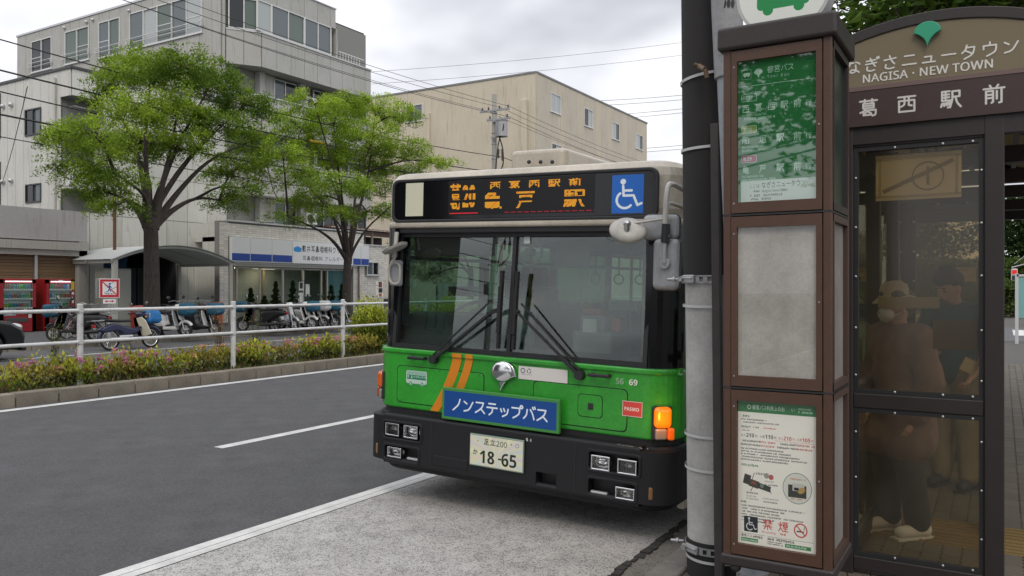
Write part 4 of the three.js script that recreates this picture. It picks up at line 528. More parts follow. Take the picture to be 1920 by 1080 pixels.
{
  const words = ['low yellowish azalea at the left edge of the frame, in front of the dark car', 'azalea with a bright pink cluster low on the left of the median', 'tall thin weedy azalea left of the first rail post', 'pink-flowered azalea around the first rail post from the left', 'azalea with salmon blossoms just right of the first rail post', 'azalea with three pink blossoms below the white-legged moped', 'wide azalea with faded pink flowers midway between first and second rail post', 'round yellow-green azalea without many flowers left of the second rail post', 'azalea with strong pink blossoms touching the second rail post', 'bushy yellow-green azalea right of the second rail post', 'azalea with salmon flowers midway between second and third rail post', 'azalea with pink flowers in front of the parked delivery scooters', 'olive azalea just left of the third rail post', 'loose azalea with reddish leaves right of the third rail post', 'low azalea at the foot of the clipped hedge'];
  const px = [-20, 55, 110, 160, 215, 265, 320, 372, 428, 480, 530, 582, 628, 668, 712], hh = [.42, .46, .7, .6, .55, .62, .5, .6, .55, .62, .6, .66, .66, .62, .5], fl = [1, 5, 1, 8, 6, 5, 5, 1, 8, 1, 6, 6, 2, 4, 2];
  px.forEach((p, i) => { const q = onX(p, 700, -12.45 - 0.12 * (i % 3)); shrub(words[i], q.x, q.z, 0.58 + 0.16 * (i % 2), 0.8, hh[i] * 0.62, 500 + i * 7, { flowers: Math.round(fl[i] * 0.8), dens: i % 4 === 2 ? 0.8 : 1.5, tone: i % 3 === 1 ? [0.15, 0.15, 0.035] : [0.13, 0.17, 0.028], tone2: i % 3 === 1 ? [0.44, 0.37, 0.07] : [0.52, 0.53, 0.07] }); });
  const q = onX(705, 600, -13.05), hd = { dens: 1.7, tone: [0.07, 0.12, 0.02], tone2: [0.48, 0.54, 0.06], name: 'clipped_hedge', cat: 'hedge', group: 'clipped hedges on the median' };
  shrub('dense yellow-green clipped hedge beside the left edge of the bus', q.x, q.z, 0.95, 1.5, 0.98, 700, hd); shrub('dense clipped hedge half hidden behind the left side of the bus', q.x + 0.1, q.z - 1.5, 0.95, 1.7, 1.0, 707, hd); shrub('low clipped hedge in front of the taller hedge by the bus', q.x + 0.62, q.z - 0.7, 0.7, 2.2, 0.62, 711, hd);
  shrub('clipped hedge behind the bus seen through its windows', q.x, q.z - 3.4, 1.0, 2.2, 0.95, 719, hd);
  for (const [i, pxx, lb] of [[0, 98, 'thin tall weed with seed heads behind the left azaleas'], [1, 412, 'dry brown weed standing left of the second rail post'], [2, 478, 'slender green weed rising in front of the moped with the white mirror']]) { const a = onX(pxx, 660, -13.2), r = rng(60 + i), t = thing('tall_weed', lb, 'weed', [a.x, 0.14, a.z]), st = [], ls = []; for (let k = 0; k < 9; k++) { const e = V3((r() - 0.5) * 0.4, 0.7 + 0.5 * r(), (r() - 0.5) * 0.4); st.push(rod([0, 0, 0], e, 0.006, 0.003, 4)); for (let j = 0; j < 22; j++) { const f = 0.3 + 0.7 * r(), v = 0.7 + 0.6 * r(); ls.push({ p: e.clone().multiplyScalar(f).add(V3((r() - 0.5) * 0.1, 0, (r() - 0.5) * 0.1)), rx: r() * 2, ry: r() * 6.28, rz: r(), s: 0.5 + r(), c: i === 1 ? [0.24 * v, 0.15 * v, 0.06 * v] : [0.15 * v, 0.17 * v, 0.05 * v] }); } } mk('stem', t, M.bark, st); leaves(t, 'foliage', leafGeo(0.05, 0.02), leafDense, ls); }
}
{
  const r = rng(70), list = []; for (let i = 0; i < 5200; i++) { const v = 0.6 + 0.7 * r(), d = r() < 0.35; list.push({ p: V3(-12.02 - 1.4 * r(), 0.14, -2 - 24 * r()), rx: (r() - 0.5) * 1.2, ry: r() * 6.28, rz: (r() - 0.5) * 1.2, s: 0.5 + 0.9 * r(), c: d ? [0.2 * v, 0.14 * v, 0.06 * v] : [0.09 * v, 0.13 * v, 0.025 * v] }); }
  const im = leaves(scene, 'ground_cover', leafGeo(0.09, 0.03), leafDense, list); tag(im, 'weeds and dry leaves covering the soil of the median', 'ground cover', null, 'stuff');
}
// potted conifers before the clinic
{
  const lb = ['small potted conifer by the left shopfront pane', 'tall potted conifer by the second shopfront pane', 'tall narrow potted conifer by the clinic door', 'potted conifer in front of the blue shopfront pane', 'potted conifer half hidden by the slim street tree', 'tiny potted conifer between the two on the left'];
  [[470, 0.95], [517, 1.25], [549, 1.3], [621, 1.1], [641, 1.15], [496, 0.6]].forEach(([px, h], i) => { const a = onX(px, 560, -28.75), r = rng(800 + i), t = thing('potted_conifer', lb[i], 'potted plant', [a.x, 0.15, a.z], 0, 'potted conifers before the clinic'); mk('pot', t, lin(0.2, 0.1, 0.06, 0.8), lathe([[0, 0], [0.17, 0], [0.22, 0.5], [0.19, 0.5], [0.18, 0.44], [0, 0.44]])); mk('trunk', t, M.bark, cy(0.02, 0.03, h, 0, 0.45 + h / 2, 0)); const ls = []; for (let k = 0; k < 2600 * h; k++) { const y = r(), rad = (1 - y * 0.92) * 0.30 * Math.pow(r(), 0.4) * (0.8 + 0.4 * Math.sin(y * 30)), an = r() * 6.283, v = 0.6 + 0.7 * r(); ls.push({ p: V3(Math.cos(an) * rad, 0.5 + y * h, Math.sin(an) * rad), rx: 0.5 + (r() - 0.5), ry: -an + 1.57, rz: (r() - 0.5), s: 0.7 + 0.6 * r(), c: [0.028 * v, 0.055 * v, 0.02 * v] }); } leaves(t, 'foliage', leafGeo(0.09, 0.035), leafDense, ls); });
}
// ---------- street furniture across the road ----------
{
  const X = -12.3, z0 = -7.37, dz = 2.945, t = thing('guard_rail', 'white two-bar pipe guard rail running along the planted median', 'guard rail', [X, 0.1, z0]);
  for (let k = -2; k < 14; k++) { const p = mk('post', t, M.railWhite, cy(0.045, 0.045, 1.28, 0, 0.66, -k * dz), sp(0.047, 0, 1.3, -k * dz, 1, 0.35, 1)); mk('clamp', p, M.railWhite, cy(0.058, 0.058, 0.06, 0, 1.21, -k * dz), cy(0.058, 0.058, 0.06, 0, 0.72, -k * dz)); mk('bolt', p, M.steel, cy(0.008, 0.008, 0.11, 0.02, 0.42, -k * dz, 0, 0, Math.PI / 2), cy(0.008, 0.008, 0.11, 0.02, 1.0, -k * dz, 0, 0, Math.PI / 2)); }
  for (let k = -2; k < 13; k++) for (const y of [1.21, 0.72]) mk('rail', t, M.railWhite, cy(0.028, 0.028, dz - 0.02, 0.02, y, -(k + 0.5) * dz, Math.PI / 2));
}
// utility poles
function utilityPole(label, x, z, transformer = true) {
  const t = thing('utility_pole', label, 'utility pole', [x, 0.1, z], 0, 'concrete utility poles along the far pavement');
  mk('pole', t, M.concrete, cy(0.12, 0.19, 12.1, 0, 6.05, 0)); mk('crossarm', t, M.galv, bx(1.9, 0.1, 0.1, 0.1, 11.2, 0.13), bx(1.5, 0.1, 0.1, 0.35, 10.7, 0.13), bx(1.2, 0.08, 0.08, 0.2, 7.7, 0.15));
  const ins = []; for (const [q, y] of [[-0.7, 11.25], [-0.3, 11.25], [0.4, 11.25], [0.95, 11.25], [-0.2, 10.75], [0.9, 10.75]]) ins.push(place(lathe([[0.02, 0], [0.06, 0.03], [0.03, 0.07], [0.06, 0.11], [0.03, 0.16], [0, 0.2]], 10), q, y, 0.13)); mk('insulator', t, lin(0.08, 0.07, 0.07, 0.3), ins);
  if (transformer) { mk('transformer', t, M.galv, cy(0.33, 0.33, 0.8, 0.62, 10.1, 0.25), cy(0.35, 0.33, 0.06, 0.62, 10.52, 0.25)); mk('transformer_arm', t, M.galv, bx(0.9, 0.08, 0.08, 0.4, 9.72, 0.25), bx(0.6, 0.08, 0.08, 0.3, 10.6, 0.2)); mk('cable', t, M.wire, tube([[0.6, 10.6, 0.3], [0.9, 10.2, 0.5], [0.5, 9.4, 0.35], [0.25, 8.4, 0.2], [0.15, 7.2, 0.16]], 0.03, 24), tube([[0.5, 9.7, 0.3], [0.75, 9.0, 0.35], [0.7, 8.1, 0.3], [0.2, 7.6, 0.2]], 0.035, 20)); mk('arrester', t, lin(0.08, 0.05, 0.04, 0.5), cy(0.06, 0.06, 0.6, 0.72, 8.7, 0.33), cy(0.05, 0.05, 0.5, 0.45, 8.8, 0.3)); }
  mk('band', t, M.galv, ...[6.4, 7.1, 7.6, 8.6, 9.4, 10.0, 11.1].map((y) => cy(0.165, 0.165, 0.06, 0, y, 0))); mk('junction_box', t, lin(0.45, 0.45, 0.45, 0.5), rb(0.5, 0.62, 0.3, 0.04, -0.3, 6.35, 0.18)); const steps = []; for (let k = 0; k < 14; k++) steps.push(cy(0.01, 0.01, 0.34, (k % 2 ? 1 : -1) * 0.25, 3 + k * 0.55, 0, 0, 0, Math.PI / 2)); mk('step_bolt', t, M.steel, steps); return t;
}
const PX = -23.7, P1 = onX(927, 300, PX).z; utilityPole('concrete utility pole with transformer rising above the left part of the bus roof', PX, P1); utilityPole('concrete utility pole standing down the street beyond the left frame edge', PX, -4.5); utilityPole('concrete utility pole mirrored in the bus windscreen', PX, 27); utilityPole('distant concrete utility pole up the street, hidden by the bus', PX, P1 - 34);
function wire(label, a, b, sag, r = 0.012, group = 'overhead cables along the far pavement') { a = vv(a); b = vv(b); const p = []; for (let i = 0; i <= 24; i++) { const t = i / 24, q = a.clone().lerp(b, t); q.y -= sag * 4 * t * (1 - t); p.push(q); } return single('overhead_cable', label, 'cable', M.wire, [tube(p, r, 48, 5)], group); }
{
  const P = [27, -4.5, P1, P1 - 34], nm = ['left of the frame', 'across the left buildings', 'running on behind the bus'];
  const runs = [[-0.7, 11.45, 0.5, 0.011, 'outermost top power line'], [0.4, 11.45, 0.55, 0.011, 'middle top power line'], [0.95, 11.45, 0.5, 0.011, 'street-side top power line'], [0.9, 10.9, 0.6, 0.013, 'second-tier power line'], [0.5, 8.75, 0.55, 0.02, 'upper thick service cable'], [0.45, 7.9, 0.5, 0.026, 'heavy telephone cable'], [0.6, 7.35, 0.6, 0.02, 'lower telephone cable'], [0.3, 6.7, 0.45, 0.028, 'lowest heavy bundled cable'], [0.45, 6.1, 0.5, 0.014, 'lowest thin drop line']];
  for (const [dx, y, s, r, n] of runs) for (let k = 0; k < 3; k++) wire(`black ${n}, the span ${nm[k]}`, [PX + dx, y, P[k]], [PX + dx, y, P[k + 1]], s, r);
  const sl = onX(130, 322, PX + 0.3), sl2 = onX(245, 336, PX + 0.3), cat = (z, y, s) => { const t = (z + 4.5) / (P1 + 4.5); return y - s * 4 * t * (1 - t); };
  single('cable_sleeve', 'thick black splice sleeve on the lowest cable in front of the larger tree', 'cable sleeve', M.wire, [cy(0.075, 0.075, 2.6, PX + 0.3, cat(-15.9, 6.7, 0.45), -15.9, Math.PI / 2), cy(0.075, 0.03, 0.3, PX + 0.3, cat(-17.35, 6.7, 0.45), -17.35, -Math.PI / 2)]);
  single('cable_guard', 'yellow guard tube on a cable among the slim tree leaves', 'cable guard', lin(0.5, 0.36, 0.02, 0.5), [rod([PX + 0.45, cat(-23.2, 7.9, 0.5) + 0.02, -23.2], [PX + 0.45, cat(-24.1, 7.9, 0.5) + 0.02, -24.1], 0.06)]);
  wire('slack service cable drooping to the office block balcony', [PX + 0.3, 6.9, -21], [-30.3, 6.3, -28.5], 0.9, 0.02, 'service cables to buildings'); wire('thin service drop to the white apartment block', [PX + 0.3, 7.3, -12.5], onZ(3, 345, -18.3), 0.2, 0.012, 'service cables to buildings'); wire('slanting service cable to the clinic parapet', onX(540, 312, PX), [-30.3, 5.6, -25.5], 0.2, 0.02, 'service cables to buildings');
  for (const [y0, y1, n] of [[135, 66, 'upper faint'], [158, 90, 'second faint'], [181, 168, 'third'], [190, 176, 'fourth'], [211, 190, 'fifth'], [219, 197, 'sixth'], [275, 262, 'seventh'], [282, 269, 'lowest']]) wire(`${n} of the distant high-tension lines crossing the sky behind the beige block`, onD(n.includes('faint') ? 690 : 1000, y0 + (n.includes('faint') ? 0 : 12), 170), onD(1500, y1 - 18, 215), 1.2, n.includes('faint') ? 0.035 : 0.05, 'high-tension lines behind the beige block');
}
// vending machines
function vending(label, px, w, kind) {
  const p = onX(px, 600, -29), t = thing('vending_machine', label, 'vending machine', [p.x, 0.15, p.z], FX, 'red drink vending machines'); const H = 1.83, D = 0.72, red = lin(0.36, 0.012, 0.02, 0.32, { map: rep(T.patch, 1.5) });
  mk('cabinet', t, red, rb(w, H, D - 0.1, 0.02, 0, H / 2, -0.05)); mk('door_frame', t, red, bx(0.1, H - 0.04, 0.1, -w / 2 + 0.05, H / 2, 0.31), bx(0.12, H - 0.04, 0.1, w / 2 - 0.06, H / 2, 0.31), bx(w, 0.14, 0.1, 0, H - 0.09, 0.31), bx(w, 0.82, 0.1, 0, 0.43, 0.31));
  mk('display_back', t, lin(0.45, 0.47, 0.5, 0.6), bx(w - 0.22, 0.95, 0.03, 0, 1.27, 0.25)); const r = rng(px + 50), hues = kind ? [[0.3, 0.03, 0.05], [0.04, 0.12, 0.35], [0.35, 0.4, 0.42], [0.02, 0.2, 0.08], [0.3, 0.09, 0.03]] : [[0.1, 0.3, 0.04], [0.02, 0.22, 0.1], [0.03, 0.15, 0.35], [0.25, 0.05, 0.03], [0.15, 0.12, 0.1], [0.03, 0.25, 0.28]];
  const mats = hues.map((h) => lin(...h, 0.35)), bot = clean(place(lathe([[0, 0], [0.031, 0], [0.033, 0.1], [0.03, 0.14], [0.012, 0.17], [0.012, 0.19], [0, 0.19]], 10), 0, 0, 0)), can = clean(cy(0.031, 0.031, 0.13, 0, 0.065, 0, 0, 0, 0, 10)), cols = Math.floor((w - 0.26) / 0.078);
  for (let s = 0; s < 3; s++) { const y = 0.86 + s * 0.31; const sh = mk('shelf', t, lin(0.65, 0.65, 0.65, 0.4), bx(w - 0.24, 0.05, 0.12, 0, y - 0.03, 0.32)); for (let k = 0; k < cols; k++) { const m = new THREE.Mesh(s === 2 || (s === 1 && k % 5 < 2) ? bot : can, mats[Math.floor((k + s * 3 + r()) / 2) % mats.length]); m.name = 'drink'; m.position.set(-w / 2 + 0.17 + k * 0.078, y, 0.325); sh.add(m); } mk('price_buttons', sh, lin(0.1, 0.1, 0.1, 0.5), ...Array.from({ length: cols }, (_, k) => bx(0.03, 0.02, 0.01, -w / 2 + 0.17 + k * 0.078, y - 0.03, 0.384))); }
  mk('display_lamp', t, std(0xffffff, 0.5, { emissive: 0xf0f6ff, emissiveIntensity: 1.6 }), bx(w - 0.3, 0.03, 0.02, 0, 1.735, 0.37)); { const l = new THREE.RectAreaLight(0xeaf2ff, 7, w - 0.3, 0.05); l.name = 'display_lamp'; const q = V3(0, 1.715, 0.37).applyAxisAngle(V3(0, 1, 0), FX).add(t.position); l.position.copy(q); l.rotation.set(-Math.PI / 2 , 0, Math.PI / 2); scene.add(l); } mk('glass', t, M.clear, bx(w - 0.23, 0.97, 0.008, 0, 1.27, 0.385)); mk('dispensing_slot', t, lin(0.06, 0.06, 0.06, 0.4), rb(w * 0.62, 0.16, 0.05, 0.02, -0.05, 0.42, 0.35)); mk('coin_panel', t, M.black, bx(0.2, 0.13, 0.012, w / 2 - 0.32, 0.68, 0.365)); mk('coin_slot', t, M.steel, bx(0.07, 0.1, 0.02, w / 2 - 0.16, 0.68, 0.37)); mk('sticker', t, lin(0.65, 0.62, 0.6, 0.5), bx(0.1, 0.1, 0.006, w / 2 - 0.36, 0.79, 0.364), bx(0.1, 0.13, 0.006, w / 2 - 0.2, 0.55, 0.364));
  if (!kind) mk('price_panel', t, printMat(256, 160, (c, W, h) => { c.fillStyle = '#8a8f98'; c.fillRect(0, 0, W, h); write(c, '100', 40, 60, 80, { color: '#e8e8ee' }); scribble(c, 20, 15, 210, 26, '#d0d0d8', 4); }, 0.4), quadPrint(0.4, 0.24).translate(-w / 2 + 0.3, 0.69, 0.3625));
  else { mk('price_panel', t, lin(0.5, 0.5, 0.5, 0.4), cy(0.19, 0.19, 0.01, -0.12, 0.62, 0.362, Math.PI / 2)); mk('yellow_sticker', t, lin(0.6, 0.4, 0.03, 0.5), bx(0.11, 0.3, 0.006, w / 2 - 0.06, 1.6, 0.364)); mk('sticker', t, lin(0.66, 0.66, 0.64, 0.5), bx(0.16, 0.07, 0.006, 0, 1.755, 0.364), bx(0.09, 0.09, 0.006, w / 2 - 0.06, 1.32, 0.364), bx(0.06, 0.16, 0.006, w / 2 - 0.06, 1.05, 0.364)); }
  const side = mk('side_poster', t, lin(0.45, 0.05, 0.06, 0.4), bx(0.006, 0.34, 0.3, w / 2 + 0.002, 1.25, -0.05)); return t;
}
vending('wider red drinks machine at the left edge of the frame, cold bottles on top', 24, 1.16, 0); vending('narrower red drinks machine with a yellow sticker on its right edge', 103, 1.0, 1);
// no-crossing sign
{
  const p = onX(205, 610, -23.0), t = thing('traffic_sign', 'square red-bordered no-pedestrian-crossing sign on a thin white post before the larger tree', 'road sign', [p.x, 0.15, p.z], FX - 0.25); const top = onX(205, 522, -23).y - 0.15, bot = onX(205, 559, -23).y - 0.15, s = top - bot;
  mk('post', t, M.railWhite, cy(0.035, 0.035, top - 0.05, 0, (top - 0.05) / 2, -0.04)); mk('sign_plate', t, lin(0.5, 0.5, 0.5, 0.4, { metalness: 0.4 }), rb(s, s, 0.03, 0.04, 0, (top + bot) / 2, 0));
  mk('sign_face', t, printMat(256, 256, (c) => { c.fillStyle = '#eceae6'; c.fillRect(0, 0, 256, 256); c.fillStyle = '#c4182a'; c.fillRect(6, 6, 244, 244); c.fillStyle = '#eceae6'; c.fillRect(38, 38, 180, 180); c.strokeStyle = '#20242c'; c.lineWidth = 5; c.beginPath(); c.moveTo(70, 100); c.lineTo(190, 40); c.moveTo(60, 190); c.lineTo(218, 110); c.stroke(); c.strokeStyle = '#c4182a'; c.lineWidth = 15; c.beginPath(); c.moveTo(42, 44); c.lineTo(214, 212); c.stroke(); c.fillStyle = c.strokeStyle = '#1c4f9c'; circle(c, 132, 66, 13, '#1c4f9c'); c.lineCap = 'round'; c.lineWidth = 20; c.beginPath(); c.moveTo(130, 92); c.lineTo(128, 128); c.stroke(); c.lineWidth = 11; c.beginPath(); c.moveTo(128, 130); c.lineTo(144, 178); c.moveTo(126, 130); c.lineTo(104, 176); c.moveTo(130, 92); c.lineTo(154, 122); c.moveTo(128, 92); c.lineTo(104, 118); c.stroke(); scribble(c, 66, 192, 110, 22, '#3a4a70', 9); }, 0.4), quadPrint(s - 0.03, s - 0.03).translate(0, (top + bot) / 2, 0.018));
  mk('arrow_plate', t, printMat(160, 64, (c) => { c.fillStyle = '#e6e2de'; c.fillRect(0, 0, 160, 64); c.fillStyle = '#b0182a'; c.fillRect(46, 27, 68, 10); for (const k of [-1, 1]) { c.beginPath(); c.moveTo(80 + k * 60, 32); c.lineTo(80 + k * 30, 16); c.lineTo(80 + k * 30, 48); c.fill(); } }, 0.4), quadPrint(s * 0.62, s * 0.23).translate(0, bot - s * 0.16, 0.012)); mk('back_sign', t, lin(0.35, 0.35, 0.34, 0.5, { metalness: 0.3 }), rb(s, s * 0.98, 0.02, 0.03, -0.06, (top + bot) / 2, -0.09));
}
// arched bicycle shelter
{
  const X = -27.6, a = onX(215, 590, X).z, e = onX(432, 590, X).z, L = a - e, top = onX(425, 496, X).y, peak = onX(330, 470, X).y - top + 0.12, t = thing('cycle_shelter', 'white steel cycle shelter with an arched roof beside the clinic', 'shelter', [X, 0.15, (a + e) / 2]), Y = top - 0.15, wm = lin(0.55, 0.55, 0.52, 0.6, { map: rep(T.streak, 1.2) });
  const arc = (x, yy, r, n = 24) => { const p = []; for (let i = 0; i <= n; i++) { const u = i / n * 2 - 1; p.push([x, yy + peak * (1 - u * u), -u * (L / 2 + 0.15)]); } return tube(p, r, 40, 8); };
  mk('roof_beam', t, wm, arc(0, Y, 0.06), arc(-3.2, Y, 0.06), arc(-1.6, Y, 0.035)); const pts = []; for (let i = 0; i <= 24; i++) { const u = i / 24 * 2 - 1; pts.push([u * (L / 2 + 0.15), peak * (1 - u * u) + 0.07]); } for (let i = 24; i >= 0; i--) { const u = i / 24 * 2 - 1; pts.push([u * (L / 2 + 0.15), peak * (1 - u * u) + 0.085]); }
  mk('roof_sheet', t, phy({ color: 0xb4b8b6, roughness: 0.8, transmission: 0.45, thickness: 0 }), ext(poly(pts), 3.5).rotateY(-FX).translate(0.15, Y, 0)); mk('post', t, wm, bx(0.16, Y + 0.1, 0.16, 0, Y / 2, L / 2)); mk('post', t, wm, bx(0.14, Y + 0.1, 0.14, 0, Y / 2, -L / 2)); mk('post', t, wm, bx(0.14, Y + 0.1, 0.14, -3.2, Y / 2, -L / 2 + 0.1)); mk('post', t, wm, bx(0.14, Y + 0.1, 0.14, -3.2, Y / 2, L / 2 - 0.1)); mk('side_beam', t, wm, bx(3.2, 0.12, 0.1, -1.6, Y, L / 2), bx(3.2, 0.12, 0.1, -1.6, Y, -L / 2));
  const cz = onX(212, 550, -28.9).z, cab = thing('storage_cabinet', 'tall grey steel storage cabinet standing behind the road sign', 'cabinet', [-28.9, 0.15, cz], FX); mk('cabinet_body', cab, lin(0.3, 0.3, 0.27, 0.6, { map: rep(T.streak, 1) }), rb(1.1, 2.25, 0.6, 0.02, 0, 1.12, 0)); mk('cabinet_door', cab, lin(0.34, 0.335, 0.30, 0.55), bx(0.51, 2.1, 0.02, -0.27, 1.12, 0.31)); mk('cabinet_door', cab, lin(0.33, 0.33, 0.295, 0.55), bx(0.51, 2.1, 0.02, 0.27, 1.12, 0.31)); mk('handle', cab, M.steel, bx(0.03, 0.16, 0.03, -0.05, 1.1, 0.335), bx(0.03, 0.16, 0.03, 0.05, 1.1, 0.335));
  single('rust_pole', 'rusty brown pole rising behind the road sign to the first floor', 'pole', lin(0.2, 0.09, 0.05, 0.8, { map: rep(T.patch, 0.5) }), [cy(0.06, 0.06, 5.2, -29.2, 2.75, onX(215, 400, -29.2).z)]);
}
// ---------- mopeds, bicycles, car ----------
function wheelPart(t, x, r, w, kind, mat) { const tyre = mk('wheel', t, M.rubber, tor(r - w / 2, w / 2, x, r, 0)); const g = [cy(0.035, 0.035, w * 1.5, x, r, 0, Math.PI / 2), tor(r - w, 0.014, x, r, 0)]; if (kind === 'star') for (let k = 0; k < 5; k++) { const a = k * 1.2566 + 0.3; g.push(place(new THREE.BoxGeometry(r - w, 0.05, 0.03), x + Math.cos(a) * (r - w) / 2, r + Math.sin(a) * (r - w) / 2, 0, 0, 0, a)); } else for (let k = 0; k < 16; k++) { const a = k * 0.3927; g.push(rod([x + Math.cos(a) * 0.03, r + Math.sin(a) * 0.03, k % 2 ? 0.02 : -0.02], [x + Math.cos(a + 0.3) * (r - w), r + Math.sin(a + 0.3) * (r - w), 0], 0.003, 0.003, 4)); } mk('rim', tyre, mat, g); return tyre; }
function profile(pts, w, b = 0.03) { const s = new THREE.Shape(); const c = new THREE.SplineCurve([...pts, pts[0]].map(([x, y]) => new THREE.Vector2(x, y))).getPoints(pts.length * 4); c.forEach((p, i) => i ? s.lineTo(p.x, p.y) : s.moveTo(p.x, p.y)); return ext(s, w, b).translate(0, 0, -w / 2); }
const scooterMat = { white: lin(0.62, 0.62, 0.61, 0.25), silver: lin(0.42, 0.43, 0.44, 0.3, { metalness: 0.3 }), navy: lin(0.018, 0.022, 0.06, 0.25), black: lin(0.015, 0.015, 0.017, 0.3), cream: lin(0.62, 0.58, 0.44, 0.35), grey: lin(0.16, 0.165, 0.17, 0.6), blue: lin(0.008, 0.075, 0.13, 0.75), sky: lin(0.010, 0.14, 0.38, 0.6), pale: lin(0.42, 0.43, 0.43, 0.7) };
function scooter(label, pos, turn, o) {
  const { body = 'white', shield = 'white', cover = null, wheel = 'star', cub = false, box = null, mirror = true, lean = 0.06 } = o, S = scooterMat, t = thing('moped', label, 'moped', pos, turn, 'mopeds parked along the far pavement'); t.rotation.x = lean; t.rotation.order = 'YXZ';
  const r = cub ? 0.285 : 0.235, w = cub ? 0.065 : 0.09, wb = 1.22; wheelPart(t, 0, r, w, wheel, cub ? M.chrome : M.alu); wheelPart(t, -wb, r, w, wheel, cub ? M.chrome : M.alu);
  mk('fork', t, cub ? S.navy : M.steel, rod([0, r, 0.07], [-0.2, 0.88, 0.05], 0.022), rod([0, r, -0.07], [-0.2, 0.88, -0.05], 0.022));
  mk('front_fender', t, cub ? S.navy : S[body], place(new THREE.TorusGeometry(r + 0.025, 0.05, 6, 16, 2.0), 0, r, 0, 0, 0, 0.55));
  mk('leg_shield', t, S[shield], ...[1, -1].map((s) => ext(new THREE.Shape([[0, 0], [0.24, 0.06], [0.2, 0.4], [0.13, 0.52], [0, 0.5]].map(([a, b]) => new THREE.Vector2(a * (cub ? 1.25 : 1.1), b * (cub ? 1.12 : 1.05)))), 0.03, 0.008).rotateY(-FX).applyMatrix4(new THREE.Matrix4().makeScale(1, 1, s)).rotateY(s * 0.3).rotateZ(0.3).translate(-0.22, 0.3, 0)));
  mk('front_cowl', t, S[cub ? 'navy' : body], rb(0.2, 0.16, 0.26, 0.06, -0.27, 0.93, 0, 0, 0, 0.3), rb(0.12, 0.34, 0.16, 0.05, -0.17, 0.7, 0, 0, 0, 0.3)); mk('headlight', t, lin(0.7, 0.7, 0.68, 0.1), sp(0.07, -0.17, 0.94, 0, 0.6, 1, 1.2)); mk('indicator', t, lin(0.5, 0.2, 0.03, 0.3), sp(0.035, -0.2, 0.86, 0.13), sp(0.035, -0.2, 0.86, -0.13));
  mk('handlebar', t, M.black, tube([[-0.36, 0.98, 0.36], [-0.28, 0.99, 0.18], [-0.28, 0.97, 0], [-0.28, 0.99, -0.18], [-0.36, 0.98, -0.36]], 0.017, 16), rod([-0.36, 0.98, 0.24], [-0.38, 0.98, 0.38], 0.022), rod([-0.36, 0.98, -0.24], [-0.38, 0.98, -0.38], 0.022));
  if (mirror) for (const s of [1, -1]) { const m = mk('mirror', t, M.black, rod([-0.32, 0.99, s * 0.24], [-0.3, 1.2, s * 0.32], 0.007, 0.007, 5), sp(0.06, -0.3, 1.23, s * 0.33, 0.35, 0.9, 1)); mk('mirror_glass', m, M.chrome, cy(0.05, 0.05, 0.008, -0.322, 1.23, s * 0.33, 0, 0, FX)); }
  mk('body', t, S[body], cub ? profile([[-0.32, 0.62], [-0.45, 0.42], [-0.85, 0.38], [-1.0, 0.5], [-1.45, 0.48], [-1.48, 0.6], [-1.1, 0.72], [-0.75, 0.62], [-0.45, 0.56]], 0.2, 0.05) : profile([[-0.62, 0.34], [-0.95, 0.34], [-1.25, 0.5], [-1.62, 0.6], [-1.62, 0.72], [-1.3, 0.76], [-0.78, 0.72], [-0.68, 0.5]], 0.3, 0.08), rb(0.5, 0.1, 0.3, 0.03, -0.48, 0.29, 0));
  mk('seat', t, M.black, profile([[-0.62, 0.74], [-0.66, 0.8], [-1.0, 0.81], [-1.38, 0.85], [-1.42, 0.79], [-1.0, 0.74]], 0.26, 0.05)); mk('rear_rack', t, M.steel, bx(0.36, 0.02, 0.24, -1.6, 0.8, 0), rod([-1.6, 0.8, 0.08], [-1.4, 0.6, 0.08], 0.01), rod([-1.6, 0.8, -0.08], [-1.4, 0.6, -0.08], 0.01));
  mk('engine', t, cub ? M.steel : M.black, rb(0.42, 0.2, 0.24, 0.05, -0.78, 0.3, 0), rb(0.5, 0.12, 0.1, 0.03, -1.0, 0.28, 0.1)); mk('exhaust', t, cub ? M.chrome : M.black, rod([-0.75, 0.24, -0.13], [-1.0, 0.24, -0.16], 0.02), rod([-0.98, 0.25, -0.16], [-1.55, 0.3, -0.16], 0.05)); mk('rear_fender', t, cub ? S.navy : M.black, place(new THREE.TorusGeometry(r + 0.03, 0.05, 6, 16, 1.9), -wb, r, 0, 0, 0, 1.2)); mk('tail_light', t, lin(0.35, 0.01, 0.01, 0.25), rb(0.06, 0.09, 0.14, 0.02, -1.66, 0.66, 0)); mk('stand', t, M.black, rod([-0.8, 0.25, 0.14], [-0.75, 0.01, 0.28], 0.012));
  if (cover) { const g = new RoundedBoxGeometry(0.42, 0.38, 0.44, 4, 0.12), q = g.attributes.position, rr = rng(cover.length + 3); for (let i = 0; i < q.count; i++) { const k = Math.sin(q.getX(i) * 23 + q.getZ(i) * 17) * 0.02 + Math.sin(q.getY(i) * 31 + q.getZ(i) * 9) * 0.015; q.setXYZ(i, q.getX(i) * (1 + (q.getY(i) > 0 ? -0.05 : 0.1) + k), q.getY(i) + k, q.getZ(i) * (1 + k * 2)); } g.computeVertexNormals(); mk('basket_cover', t, S[cover], g.translate(0.06, 0.86, 0)); mk('basket', t, M.steel, bx(0.34, 0.2, 0.36, 0.04, 0.86, 0)); }
  if (box) mk('rear_box', t, S[box], rb(0.44, 0.4, 0.44, 0.06, -1.6, 1.02, 0));
  return t;
}
